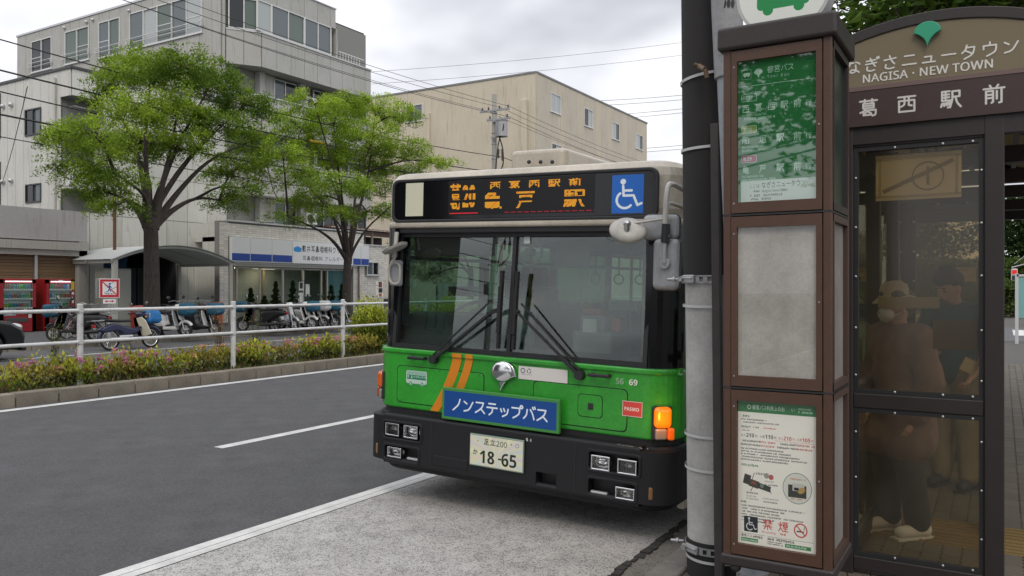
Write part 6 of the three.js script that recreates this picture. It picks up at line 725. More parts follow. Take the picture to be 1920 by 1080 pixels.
  const ledMat = new THREE.MeshStandardMaterial({ color: 0x08080a, roughness: 0.35, emissive: 0xffffff, emissiveMap: led, emissiveIntensity: 1.25 }), d0 = BL(842, 344, -0.008), d1 = BL(1114, 404, -0.008); mk('led_display', BUS, ledMat, quadPrint(d1.x - d0.x, 0.255).translate((d0.x + d1.x) / 2, 2.318, -0.0065));
  const ws = printMat(256, 310, (c, w, h) => { c.fillStyle = '#1d66c0'; c.fillRect(0, 0, w, h); wheelchair(c, -6, 20, 268, '#e6eef6'); }, 0.4); pr('wheelchair_sticker', 0.785, 2.178, 1.01, 2.432, -0.006, ws); pr('cream_plate', -0.955, 2.19, -0.785, 2.445, -0.006, lin(0.62, 0.61, 0.46, 0.45)); 
  // roof unit
  const ac = [[952, 303], [955, 283], [1060, 280], [1062, 303]].map(([x, y]) => BL(x, y, -1.9)); mk('roof_unit', BUS, cream, slab((ac[2].x - ac[1].x) / 2, 0, 0.08, -2.4, 2.58, ac[1].y, 0.04).translate((ac[1].x + ac[2].x) / 2, 0, -1.9)); mk('roof_marker', BUS, trim, ...[0, 1, 2].map((i) => { const p = BL(982 + i * 22, 301, -1.75); return sp(0.02, p.x, p.y, -1.85); }));
  // pillars round the windscreen, screen panes, rubber trims
  for (const s of [-1, 1]) { const p = new THREE.Shape(), n = 8, R_ = 0.2, add = (w, f, rad, rev) => { const a = []; a.push([s * 1.045, -f]); for (let i = 0; i <= n; i++) { const q = Math.PI / 2 - i / n * Math.PI / 2; a.push([s * (w - rad + rad * Math.cos(q)), -(f - rad + rad * Math.sin(q))]); } a.push([s * w, 0.36]); return rev ? a.reverse() : a; }; const pts = [...add(W - 0.012, -0.025, R_), ...add(W - 0.07, -0.085, R_ - 0.03, true)]; mk('windscreen_pillar', BUS, gloss, ext(poly(pts), 0.96, 0).rotateX(-Math.PI / 2).translate(0, 1.15, 0)); }
  mk('windscreen_trim', BUS, trim, bx(2.12, 0.05, 0.05, 0, 1.178, -0.035), bx(2.12, 0.045, 0.05, 0, 2.055, -0.095), bx(0.028, 0.85, 0.04, 0, 1.62, -0.065, -0.075), bx(0.03, 0.85, 0.05, -1.045, 1.62, -0.065, -0.075), bx(0.03, 0.85, 0.05, 1.045, 1.62, -0.065, -0.075));
  for (const s of [-1, 1]) mk('windscreen', BUS, screen, place(new THREE.BoxGeometry(1.018, 0.84, 0.006), s * 0.522, 1.617, -0.066, -0.075, 0, 0)); mk('screen_label', BUS, lin(0.55, 0.6, 0.58, 0.5), bx(0.05, 0.06, 0.002, BL(981, 448, -0.03).x, BL(981, 448, -0.03).y, -0.086)); { const p = BL(1152, 446, -0.03); const nm = printMat(200, 64, (c, w, h) => { c.clearRect(0, 0, w, h); c.font = 'bold 58px sans-serif'; c.fillStyle = 'rgba(150,160,160,.45)'; c.fillText('S669', 4, 52); }, 0.5, { transparent: true }); pr('fleet_number', p.x - 0.1, p.y - 0.03, p.x + 0.1, p.y + 0.03, -0.086, nm); }
  // wipers
  for (const s of [-1, 1]) { const pv = s < 0 ? V3(-0.63, 1.105, 0.03) : V3(0.595, 1.088, 0.03), jt = s < 0 ? V3(-0.115, 1.485, 0.035) : V3(0.11, 1.485, 0.035), bt_ = s < 0 ? V3(-0.062, 1.225, 0.02) : V3(0.066, 1.225, 0.02), tp = s < 0 ? V3(-0.04, 1.785, 0.02) : V3(0.088, 1.78, 0.02), w = mk('wiper', BUS, M.black, cy(0.032, 0.036, 0.05, pv.x, pv.y, 0.025, Math.PI / 2), bar(pv, pv.clone().lerp(jt, 0.3), 0.035, 0.022), bar(pv.clone().lerp(jt, 0.25), jt, 0.02, 0.016), bar(pv.clone().add(V3(0, 0.035, 0)), jt.clone().add(V3(s * 0.02, 0.07, 0)), 0.011, 0.011)); mk('blade', w, M.rubber, bar(bt_, tp, 0.02, 0.03), bar(bt_.clone().lerp(tp, 0.2).add(V3(0, 0, 0.016)), bt_.clone().lerp(tp, 0.8).add(V3(0, 0, 0.016)), 0.026, 0.016), bar(jt, bt_.clone().lerp(tp, 0.5), 0.03, 0.03)); }
  // mirrors
  const mc = lin(0.52, 0.50, 0.46, 0.4, { map: rep(T.patch, 0.4) }), mg = lin(0.42, 0.43, 0.44, 0.5, { map: rep(T.patch, 0.4) }); const mp = (px, py, z = 0.24) => BL(px, py, z);
  mk('mirror_arm', BUS, mc, tube([mp(1285, 358, -0.1), mp(1262, 346, 0.05), mp(1252, 352, 0.2), mp(1248, 400, 0.24), mp(1246, 455, 0.24)], 0.017, 30), tube([mp(1285, 392, -0.1), mp(1268, 384, 0.05), mp(1252, 384, 0.22), mp(1249, 400, 0.24)], 0.013, 16), rod(mp(1246, 410), mp(1180, 420, 0.3), 0.008), rod(mp(1246, 455), mp(1246, 492), 0.014)); mk('mirror_joint', BUS, trim, rod(mp(1249, 420), mp(1247, 455), 0.026), rod(mp(1247, 436), mp(1256, 446), 0.015)); 
  const box = (name, x0, y0, x1, y1, z, r) => { const a = mp(x0, y1, z), b = mp(x1, y0, z), m = mk(name, BUS, mg, rb(b.x - a.x, b.y - a.y, 0.07, r, (a.x + b.x) / 2, (a.y + b.y) / 2, z - 0.03)); mk('mirror_rim', m, M.frameDark, (() => { const s = rrect(b.x - a.x + 0.012, b.y - a.y + 0.012, r); s.holes.push(rrect(b.x - a.x - 0.008, b.y - a.y - 0.008, r * 0.85)); return ext(s, 0.02, 0.004).translate((a.x + b.x) / 2, (a.y + b.y) / 2, z - 0.055); })()); mk('mirror_glass', m, M.chrome, bx(b.x - a.x - 0.03, b.y - a.y - 0.03, 0.004, (a.x + b.x) / 2, (a.y + b.y) / 2, z - 0.068)); return m; };
  box('rear_mirror', 1203, 401, 1271, 449, 0.2, 0.045); const bm = box('rear_mirror', 1221, 447, 1272, 543, 0.22, 0.05); { const p = mp(1247, 494, 0.235); mk('mirror_mount', bm, mg, cy(0.032, 0.036, 0.03, p.x, p.y, 0.235, Math.PI / 2), rod([p.x, p.y, 0.25], [p.x, p.y + 0.12, 0.25], 0.012)); }
  { const p = mp(1177, 432, 0.3), g = place(new THREE.SphereGeometry(0.115, 24, 12).scale(1, 0.42, 1), p.x, p.y, 0.3, 0.75, 0.3, -0.32), o = mk('round_mirror', BUS, mc, g); mk('mirror_clamp', o, M.steel, rod([p.x + 0.02, p.y - 0.005, 0.36], [p.x + 0.03, p.y + 0.045, 0.38], 0.018), sp(0.024, p.x + 0.025, p.y + 0.035, 0.37)); }
  { const a = BL(760, 458, 0.05), p = BL(743, 466, 0.12), o = mk('round_mirror', BUS, mc, place(new THREE.CylinderGeometry(0.105, 0.095, 0.018, 28), p.x - 0.01, p.y, 0.12, 0.12, 0, 0.42)); mk('mirror_arm', BUS, mc, tube([BL(756, 455, -0.05), BL(738, 462, 0.06), BL(740, 480, 0.08), BL(737, 492, 0.08), BL(731, 500, 0.08), BL(731, 524, 0.08), BL(737, 532, 0.08), BL(747, 530, 0.06), BL(750, 512, 0.06), BL(748, 496, 0.06), BL(740, 492, 0.07)], 0.011, 60), rod(BL(744, 436, 0.02), BL(740, 482, 0.07), 0.017)); const b0 = BL(740, 512, 0.05); mk('rear_mirror', BUS, mg, rb(0.1, 0.2, 0.04, 0.03, b0.x, b0.y, 0.03, 0, 0.5, 0)); }
  // sides, floor, rear, windows
  const lower = (s) => { const g = []; for (const [a, b] of [[-0.3, -1.75], [-2.95, -7.1], [-8.3, -LEN]]) g.push(bx(0.05, 0.86, a - b, s * (W - 0.026), 0.73, (a + b) / 2)); for (const [a, b] of [[-1.75, -2.95], [-7.1, -8.3]]) g.push(bx(0.05, 0.22, a - b, s * (W - 0.026), 1.05, (a + b) / 2)); return g; };
  mk('side_wall', BUS, green, lower(-1)); mk('side_wall', BUS, green, lower(1)); for (const s of [-1, 1]) mk('side_skirt', BUS, cream, ...[[-0.3, -1.75], [-2.95, -7.1], [-8.3, -LEN]].map(([a, b]) => bx(0.045, 0.09, a - b, s * (W - 0.03), 0.255, (a + b) / 2)));
  for (const s of [-1, 1]) { const zs = [-0.33, -1.55, -2.95, -4.4, -5.85, -7.3, -8.75, -10.25]; for (let i = 0; i + 1 < zs.length; i++) { const w = mk('side_window', BUS, trim, bx(0.05, 0.05, zs[i] - zs[i + 1], s * (W - 0.028), 1.19, (zs[i] + zs[i + 1]) / 2), bx(0.05, 0.05, zs[i] - zs[i + 1], s * (W - 0.028), 2.08, (zs[i] + zs[i + 1]) / 2), bx(0.04, 0.03, zs[i] - zs[i + 1] - 0.1, s * (W - 0.028), 1.88, (zs[i] + zs[i + 1]) / 2)); mk('pane', w, sideGlass, bx(0.006, 0.86, zs[i] - zs[i + 1] - 0.09, s * (W - 0.02), 1.635, (zs[i] + zs[i + 1]) / 2)); } zs.forEach((z, i) => mk('window_pillar', BUS, s > 0 ? cream : trim, bx(0.055, 0.94, i === 0 ? 0.1 : 0.09, s * (W - 0.026), 1.63, z))); }
  for (const s of [-1, 1]) for (const z of [-2.35, -7.7]) { const w = mk('wheel', BUS, M.rubber, place(lathe([[0.27, -0.13], [0.45, -0.14], [0.48, -0.1], [0.48, 0.1], [0.45, 0.14], [0.27, 0.13]], 36), s * 1.08, 0.48, z, 0, 0, FX)); mk('rim', w, M.galv, cy(0.27, 0.27, 0.16, s * 1.1, 0.48, z, 0, 0, FX, 28), cy(0.12, 0.14, 0.1, s * 1.2, 0.48, z, 0, 0, FX)); }
  const inner = lin(0.15, 0.16, 0.16, 0.7), innerDark = lin(0.055, 0.06, 0.065, 0.7);
  mk('floor', BUS, innerDark, bx(2 * W - 0.12, 0.06, LEN - 0.4, 0, 0.38, -LEN / 2 - 0.15)); mk('underbody', BUS, M.black, bx(2 * W - 0.3, 0.1, LEN - 0.8, 0, 0.30, -LEN / 2)); mk('inner_lining', BUS, innerDark, bx(0.03, 0.78, LEN - 0.6, W - 0.07, 0.8, -LEN / 2), bx(0.03, 0.78, LEN - 0.6, -W + 0.07, 0.8, -LEN / 2)); mk('ceiling', BUS, inner, bx(2 * W - 0.16, 0.03, LEN - 0.5, 0, 2.085, -LEN / 2 - 0.1));
  mk('rear_wall', BUS, cream, bx(2 * W - 0.02, 0.95, 0.06, 0, 0.72, -LEN), bx(2 * W - 0.02, 0.18, 0.06, 0, 2.03, -LEN), bx(0.3, 0.8, 0.06, W - 0.16, 1.57, -LEN), bx(0.3, 0.8, 0.06, -W + 0.16, 1.57, -LEN)); mk('rear_window', BUS, sideGlass, bx(1.9, 0.76, 0.01, 0, 1.56, -LEN));
  // cab: dash cowl, steering wheel, driver's partition, poles, seats, fare box
  const dash = lin(0.014, 0.022, 0.022, 0.55, { bumpMap: rep(T.grain, 0.08, 0.08, false), bumpScale: 0.0015 }); { const a = BL(772, 620, -0.3).x, b = BL(925, 620, -0.3).x, prof = new THREE.Shape(); prof.moveTo(0, 0); prof.quadraticCurveTo(0.02, 0.27, 0.28, 0.30); prof.quadraticCurveTo(0.42, 0.3, 0.44, 0); prof.closePath(); const g = new THREE.ExtrudeGeometry(prof, { depth: b - a, bevelEnabled: true, bevelSize: 0.04, bevelThickness: 0.05, bevelSegments: 4, curveSegments: 12, steps: 6 }).rotateY(FX).translate(a, 1.1, -0.1); const q = g.attributes.position; for (let i = 0; i < q.count; i++) { const t = (q.getX(i) - a) / (b - a), k = 1 - 0.5 * Math.pow(Math.max(0, t - 0.72) / 0.28, 2); q.setY(i, 1.1 + (q.getY(i) - 1.1) * k); } g.computeVertexNormals(); mk('dash_cowl', BUS, dash, g); }
  mk('dashboard', BUS, dash, rb(2.3, 0.34, 0.5, 0.05, 0, 1.02, -0.33)); { const p = BL(866, 585, -0.62); mk('steering_wheel', BUS, M.black, place(new THREE.TorusGeometry(0.22, 0.016, 10, 36), p.x + 0.06, p.y - 0.02, -0.72, -1.05, 0, 0), rod([p.x + 0.06, p.y - 0.02, -0.72], [p.x + 0.06, p.y - 0.35, -0.45], 0.03), place(new THREE.BoxGeometry(0.4, 0.03, 0.02), p.x + 0.06, p.y - 0.02, -0.72, -1.05, 0, 0), cy(0.06, 0.06, 0.04, p.x + 0.06, p.y - 0.02, -0.72, 0.5)); mk('driver_seat', BUS, lin(0.05, 0.055, 0.08, 0.9), rb(0.5, 0.12, 0.5, 0.05, p.x + 0.06, 0.92, -1.4), rb(0.5, 0.72, 0.12, 0.05, p.x + 0.06, 1.3, -1.7, -0.1), rb(0.28, 0.2, 0.1, 0.04, p.x + 0.06, 1.74, -1.74)); }
  mk('partition', BUS, inner, bx(1.05, 1.0, 0.03, -0.62, 0.95, -1.95), bx(0.03, 1.0, 0.9, -0.1, 0.9, -1.9)); mk('partition_glass', BUS, sideGlass, bx(1.05, 0.55, 0.008, -0.62, 1.72, -1.95)); mk('sun_blind', BUS, trim, rb(0.75, 0.16, 0.02, 0.01, -0.6, 1.97, -0.16)); mk('cab_fan', BUS, inner, tor(0.1, 0.012, 0.0, 1.93, -0.3), cy(0.03, 0.03, 0.08, 0.0, 1.93, -0.3, Math.PI / 2), rb(0.3, 0.2, 0.02, 0.02, 0.2, 1.92, -0.6));
  const poles = []; for (const [x, z] of [[-0.72, -1.05], [-0.62, -1.4], [0.35, -1.7], [0.4, -3.2], [-0.4, -3.2], [0.4, -5], [-0.4, -5], [0.4, -7], [-0.4, -7]]) poles.push(cy(0.016, 0.016, 1.7, x, 1.24, z)); for (const x of [-0.45, 0.45]) poles.push(tube([[x, 1.98, -2], [x, 1.98, -9.6]], 0.015)); mk('grab_pole', BUS, lin(0.5, 0.35, 0.06, 0.4), poles); const straps = []; for (let k = 0; k < 12; k++) for (const x of [-0.45, 0.45]) straps.push(bx(0.012, 0.2, 0.02, x, 1.88, -2.4 - k * 0.58), tor(0.05, 0.008, x, 1.74, -2.4 - k * 0.58, 0, 0.4, 0, 16)); mk('hanging_strap', BUS, lin(0.5, 0.5, 0.48, 0.5), straps);
  { const p = BL(1105, 650, -0.62); mk('fare_box', BUS, lin(0.16, 0.16, 0.17, 0.5), rb(0.34, 0.8, 0.42, 0.04, p.x, p.y - 0.28, -0.85), rb(0.22, 0.14, 0.2, 0.02, p.x - 0.02, p.y + 0.17, -0.8)); mk('ticket_reader', BUS, lin(0.30, 0.06, 0.03, 0.4), rb(0.16, 0.05, 0.14, 0.015, p.x - 0.04, p.y + 0.26, -0.78), rb(0.08, 0.1, 0.08, 0.01, p.x + 0.18, p.y + 0.17, -0.74)); mk('white_box', BUS, lin(0.55, 0.55, 0.5, 0.6), rb(0.12, 0.14, 0.06, 0.01, p.x - 0.02, p.y + 0.14, -0.68)); }
  for (let k = 0; k < 6; k++) for (const x of [-0.85, 0.85]) { if (k === 0 && x > 0) continue; const z = -2.6 - k * 1.25, s = mk('passenger_seat', BUS, lin(0.03, 0.06, 0.12, 0.9), rb(0.55, 0.1, 0.45, 0.04, x, 0.85, z), rb(0.55, 0.62, 0.09, 0.04, x, 1.18, z - 0.24)); mk('headrest_cover', s, lin(0.4, 0.42, 0.42, 0.8), rb(0.4, 0.14, 0.1, 0.03, x, 1.42, z - 0.24)); }
  // front door on the kerb side
  const door = mk('front_door', BUS, trim, ...[-0.46, -0.97, -1.48].map((z) => bx(0.03, 1.75, 0.06, W + 0.006, 1.2, z)), bx(0.03, 0.06, 1.02, W + 0.006, 2.06, -0.97), bx(0.03, 0.06, 1.02, W + 0.006, 0.36, -0.97)); mk('door_pane', door, sideGlass, bx(0.006, 1.6, 0.44, W + 0.006, 1.2, -0.71), bx(0.006, 1.6, 0.44, W + 0.006, 1.2, -1.22)); mk('door_step', BUS, lin(0.36, 0.31, 0.24, 0.7), bx(0.1, 0.05, 1.05, W + 0.03, 0.25, -0.97));
}
// ---------- near things on the pavement: poles, stop pillar, shelter ----------
{
  // leaning axis of each pole, measured at two heights
  const A = onD(1343, 1045, 4.35), B = onD(1330, 0, 4.35), axis = (y) => A.clone().lerp(B, (y - A.y) / (B.y - A.y)), R = 0.15;
  const t = thing('concrete_pole', 'thick concrete utility pole with black coating on its upper half, right beside the bus', 'utility pole', axis(0.12)), L = (y, dx = 0, dz = 0) => axis(y).sub(t.position).add(V3(dx, 0, dz));
  mk('pole', t, lin(0.56, 0.55, 0.53, 0.92, { map: rep(T.patch, 0.9), bumpMap: rep(T.grain, 0.16, 0.16, false), bumpScale: 0.003 }), rod(L(0.1), L(9), R, R - 0.028, 40));
  const coat = lin(0.042, 0.038, 0.037, 0.85, { map: rep(T.speck, 0.22), bumpMap: rep(T.speck, 0.16, 0.16, false), bumpScale: 0.008 }); mk('dark_coating', t, coat, rod(L(1.72), L(3.6), R + 0.003, R - 0.004, 40)); mk('dark_coating', t, coat, rod(L(0.12), L(0.33), R + 0.005, R + 0.005, 40));
  const ring = (y, r, w, tilt = 0, m = M.steel, n = 'cable_tie') => { const c = L(y), g = new THREE.CylinderGeometry(r, r, w, 44, 1, true); return mk(n, t, m, place(g, c.x, c.y, c.z, 0.04, 0, tilt), place(new THREE.CylinderGeometry(r + 0.003, r + 0.003, w, 44, 1, true), c.x, c.y, c.z, 0.04, 0, tilt)); };
  const tie = lin(0.55, 0.55, 0.55, 0.5), hY = (py, px = 1300) => onD(px, py, 4.2).y; for (const [py, tl] of [[135, 0.12], [272, 0.03], [573, 0], [820, 0.0], [884, 0.0], [1056, 0.0]]) ring(hY(py), R + 0.006, 0.014, tl, tie);
  const duct = thing('cable_duct', 'dark cable duct strapped up the side of the concrete pole', 'cable duct', [0, 0, 0]); const d0 = onD(1349, 1075, 4.17), d1 = onD(1341, 232, 4.17), dd = d0.clone().lerp(d1, -0.12); mk('duct', duct, lin(0.075, 0.066, 0.062, 0.7, { map: rep(T.patch, 0.3) }), bar(dd, d1, 0.04, 0.04)); mk('duct_edge', duct, lin(0.075, 0.07, 0.07, 0.5), bar(dd.clone().add(V3(0.02, 0, 0.0)), d1.clone().add(V3(0.02, 0, 0.0)), 0.006, 0.03));
  // perforated steel bands
  function band(py, label) { const y = hY(py, 1310), b = thing('steel_band', label, 'steel band', L(y).add(t.position), 0, 'perforated steel bands round the concrete pole'), r = R + 0.012, g = [], n = 48; for (let k = 0; k < n; k++) { const a0 = k / n * 6.2832, a1 = (k + 1) / n * 6.2832; const s = Math.abs(k % 2); for (const [yy, h] of [[0.016, 0.008], [-0.016, 0.008]]) g.push(bar([Math.cos(a0) * r, yy, Math.sin(a0) * r], [Math.cos(a1) * r, yy, Math.sin(a1) * r], 0.003, h)); if (s) g.push(bar([Math.cos(a0) * r, 0, Math.sin(a0) * r], [Math.cos(a1) * r, 0, Math.sin(a1) * r], 0.003, 0.03)); } mk('strap', b, M.galv, g); const c = [-0.085, 0, 0.14]; mk('buckle', b, M.galv, rb(0.09, 0.045, 0.02, 0.008, c[0], 0, c[2], 0, -0.55, 0), rod([c[0] - 0.06, 0.005, c[2] - 0.035], [c[0] + 0.03, 0.005, c[2] + 0.025], 0.009), cy(0.014, 0.014, 0.02, c[0] - 0.05, 0.0, c[2] - 0.01, Math.PI / 2, 0, 0, 6)); mk('band_bolt', b, M.galv, rod([-0.17, 0, 0.03], [-0.235, 0, 0.05], 0.008), cy(0.016, 0.016, 0.012, -0.2, 0, 0.04, 0, 0, Math.PI / 2, 6)); return b; }
  band(523, 'upper perforated steel band with a screw buckle, below the black coating'); band(1038, 'lower perforated steel band with a screw buckle, near the foot of the concrete pole');
  { const p = onD(1311, 124, 4.19), q = onD(1322, 130, 4.13); single('hose_clip', 'small brown screw clip on the upper cable tie of the concrete pole', 'clip', lin(0.16, 0.11, 0.07, 0.5, { metalness: 0.5 }), [rod(p, q, 0.014), rod(onD(1302, 120, 4.19), p, 0.009), rod(q, onD(1326, 146, 4.13), 0.012)]); }
  // steel lamp column behind the stop pillar
  const C = onD(1411, 1080, 4.1), D = onD(1362, 0, 4.1), ax = (y) => C.clone().lerp(D, (y - C.y) / (D.y - C.y)), s = thing('steel_column', 'grey steel column with worn stickers between the concrete pole and the stop pillar', 'column', ax(0.12)), S = (y) => ax(y).sub(s.position), yS = hY(155, 1362);
  const colm = lin(0.36, 0.39, 0.42, 0.55, { map: rep(T.patch, 0.5) }); mk('column', s, colm, rod(S(0.1), S(yS + 0.02), 0.066, 0.064, 28)); mk('sleeve', s, lin(0.38, 0.385, 0.39, 0.6, { map: rep(T.patch, 0.25) }), rod(S(yS), S(6.5), 0.076, 0.074, 28)); mk('base_sleeve', s, lin(0.42, 0.44, 0.46, 0.5, { map: rep(T.patch, 0.3) }), rod(S(0.12), S(0.27), 0.073, 0.073, 28));
  GLYPH['ラ'] = '24,16 76,16;12,42 84,42;~84,42 70,72 30,92'; const st = printMat(256, 320, (c) => { c.clearRect(0, 0, 256, 320); scribble(c, 20, 10, 90, 22, 'rgba(90,95,100,.6)', 3); for (let k = 0; k < 3; k++) circle(c, 90 + k * 44, 70, 20, 'rgba(34,36,40,.8)'); write(c, 'アランク', 40, 190, 46, { color: 'rgba(40,42,46,.85)', lw: 11 }); scribble(c, 30, 262, 150, 14, 'rgba(90,95,100,.5)', 5); scribble(c, 40, 290, 120, 10, 'rgba(90,95,100,.5)', 6); }, 0.6, { transparent: true });
  { const g = new THREE.CylinderGeometry(0.0772, 0.0772, 0.36, 24, 1, true, -0.5, 1.5); g.userData.keep = true; const c = S(hY(65, 1362)), m = mk('sticker', s, st, g); m.position.copy(c); m.rotation.z = -0.045; }
  { const b = S(0.215), g = []; for (let k = 0; k < 14; k++) { const a = k / 14 * 6.283; g.push(place(new THREE.BoxGeometry(0.018, 0.03, 0.003), b.x + Math.sin(a) * 0.0765, b.y, b.z + Math.cos(a) * 0.0765, 0, a, 0)); } for (const yy of [-0.018, 0.018]) g.push(cy(0.0775, 0.0775, 0.008, b.x, b.y + yy, b.z, 0, 0, 0, 28)); mk('band', s, M.galv, g); }
}
// stop pillar with three lit-box tiers
{
  const x0 = -1.04, x1 = -0.595, zf = -3.5, w = x1 - x0, t = thing('bus_stop_pillar', 'tall brown three-tier bus stop pillar with green route poster, blank middle pane and white notice', 'bus stop sign', [(x0 + x1) / 2, 0.1, zf - w / 2]), br = lin(0.10, 0.05, 0.031, 0.42, { map: rep(T.grain, 0.3) }), brD = lin(0.05, 0.038, 0.037, 0.5, { map: rep(T.speck, 0.3) }), Y = (y) => y - 0.1, h = w / 2;
  mk('cap', t, brD, rb(w + 0.045, 0.10, w + 0.045, 0.016, 0, Y(2.735), 0)); mk('base_plate', t, brD, rb(w + 0.02, 0.05, w + 0.02, 0.012, 0, Y(0.485), 0)); mk('foot_post', t, br, bx(0.12, 0.42, 0.12, 0.06, Y(0.27), 0.03), bx(0.22, 0.02, 0.22, 0.06, Y(0.14), 0.03)); mk('conduit_cap', t, brD, sp(0.022, -h + 0.05, Y(0.452), h - 0.02, 1, 1, 1));
  for (const [a, b] of [[-1, 1], [1, 1], [-1, -1], [1, -1]]) mk('corner_post', t, br, rb(0.035, 2.2, 0.035, 0.006, a * (h - 0.0175), Y(1.6), b * (h - 0.0175)));
  mk('core', t, lin(0.02, 0.018, 0.017, 0.8), bx(w - 0.075, 2.18, w - 0.075, 0, Y(1.6), 0));
  const tiers = [[1.982, 2.68], [1.238, 1.966], [0.515, 1.222]], glassN = phy({ color: 0xfdfcfa, roughness: 0, transmission: 1, thickness: 0, ior: 1.5 }), glassF = phy({ color: 0xf2f6f4, roughness: 0.02, transmission: 1, thickness: 0, ior: 1.8 });
  const P = [
    printMat(768, 1290, (c, W, H) => { c.fillStyle = '#117a3a'; c.fillRect(0, 0, W, H); const wh = '#c8e0d0'; c.fillStyle = '#0a6a30'; c.fillRect(40, 78, 90, 84); c.strokeStyle = wh; c.lineWidth = 3; c.strokeRect(40, 78, 90, 84); c.fillStyle = wh; c.beginPath(); c.roundRect(52, 104, 68, 28, 6); c.fill(); circle(c, 68, 136, 8, wh); circle(c, 104, 136, 8, wh); ginkgo(c, 205, 116, 88, wh); write(c, '都営バス', 290, 66, 66, { color: wh, lw: 8, adv: 1.0 }); c.font = '38px sans-serif'; c.fillStyle = wh; c.fillText('T o e i   B u s', 292, 176); c.fillRect(40, 224, 700, 4);
      const row = (y, tag_, col, name, en) => { c.strokeStyle = wh; c.lineWidth = 4; c.fillStyle = col; c.beginPath(); c.roundRect(36, y, 150, 66, 12); c.fill(); c.stroke(); write(c, tag_, 46, y + 11, 44, { color: wh, lw: 8, squash: tag_.length > 4 ? 0.55 : 0.95, adv: 1.02 }); const s = 78, n = name.length; for (let i = 0; i < n; i++) write(c, name[i], 38 + i * (510 / (n - 1)) - (i === n - 1 ? 4 : 0), y + 92, s, { color: wh, lw: 9 }); write(c, '行', 658, y + 106, 60, { color: wh, lw: 8 }); c.font = '30px sans-serif'; c.fillStyle = wh; c.fillText(en, 38, y + 204); scribble(c, 38, y + 216, 330, 22, '#a8ccb6', y); };
      row(300, '西葛20甲', 'rgba(0,0,0,0)', '西葛西駅前', 'for Nishi-Kasai Sta.'); row(590, '葛20', '#98a850', '船堀駅前', 'for Funabori Sta.'); row(860, '亀29', '#c05a80', '亀戸駅前', 'for Kameido Sta.');
      c.fillStyle = '#dfe6e0'; c.fillRect(28, 1096, W - 28, H - 1096); write(c, 'ここは', 110, 1126, 34, { color: '#38443c', lw: 9 }); write(c, 'なぎさニュータウン', 236, 1112, 54, { color: '#2c3830', lw: 9, squash: 0.82 }); c.font = '32px sans-serif'; c.fillStyle = '#38443c'; c.fillText('Nagisa New Town', 238, 1206); scribble(c, 120, 1182, 90, 20, '#59655d', 3); scribble(c, 120, 1222, 90, 20, '#59655d', 5); scribble(c, 238, 1222, 200, 20, '#59655d', 6); scribble(c, 120, 1254, 90, 20, '#59655d', 7); scribble(c, 238, 1254, 90, 20, '#59655d', 8); }, 0.55),
    lin(0.56, 0.555, 0.54, 0.6, { map: rep(T.patch, 0.6) }),
    printMat(1024, 1760, (c, W, H) => { c.fillStyle = '#f4f5f1'; c.fillRect(0, 0, W, H); c.fillStyle = '#12783e'; c.fillRect(0, 0, W, 140); circle(c, 150, 76, 22, null, '#d8e8de', 9); write(c, '都営バス利用上のお', 190, 46, 60, { color: '#d8e8de', lw: 9, squash: 0.78, adv: 1.02 }); scribble(c, 640, 46, 56, 60, '#d8e8de', 3); write(c, 'い', 700, 46, 58, { color: '#d8e8de', lw: 9, squash: 0.8 }); scribble(c, 790, 50, 170, 22, '#bfe0cc', 4); scribble(c, 790, 86, 170, 22, '#bfe0cc', 5);
      const k = '#3c423e', rd = '#c4504c'; scribble(c, 40, 178, 110, 26, '#2c6a48', 1); scribble(c, 40, 224, 330, 16, k, 2); scribble(c, 40, 258, 500, 16, k, 3); scribble(c, 40, 312, 130, 24, '#2c6a48', 4); scribble(c, 200, 314, 80, 16, k, 5); scribble(c, 330, 314, 170, 16, rd, 6); scribble(c, 46, 360, 100, 14, k, 7);
      let x = write(c, '大人', 38, 412, 34, { color: k, lw: 10, adv: 1 }); c.font = 'bold 66px sans-serif'; c.fillStyle = '#262c28'; c.fillText('210', 108, 448); write(c, '円', 226, 414, 34, { color: k }); write(c, '小児', 290, 412, 34, { color: k, lw: 10, adv: 1 }); c.font = 'bold 66px sans-serif'; c.fillStyle = '#262c28'; c.fillText('110', 360, 448); write(c, '円', 476, 414, 34, { color: k }); write(c, '大人', 530, 412, 34, { color: rd, lw: 10, adv: 1 }); c.fillStyle = rd; c.font = 'bold 64px sans-serif'; c.fillText('210', 600, 448); write(c, '円', 716, 414, 30, { color: rd }); write(c, '小児', 770, 412, 32, { color: rd, lw: 10, adv: 1 }); c.font = 'bold 64px sans-serif'; c.fillStyle = rd; c.fillText('105', 838, 448); write(c, '円', 952, 414, 30, { color: rd }); c.fillStyle = rd; c.fillRect(490, 462, 500, 3);
      for (const [y, s] of [[484, 1], [530, 8]]) { scribble(c, 40, y, 240, 22, k, s); scribble(c, 290, y, 200, 22, rd, s + 1); scribble(c, 520, y, 240, 22, k, s + 2); scribble(c, 770, y, 210, 22, rd, s + 3); } for (let i = 0; i < 5; i++) scribble(c, 40, 580 + i * 34, 560 + (i * 97) % 330, 18, k, 20 + i); scribble(c, 40, 780, 210, 26, '#2c6a48', 9);
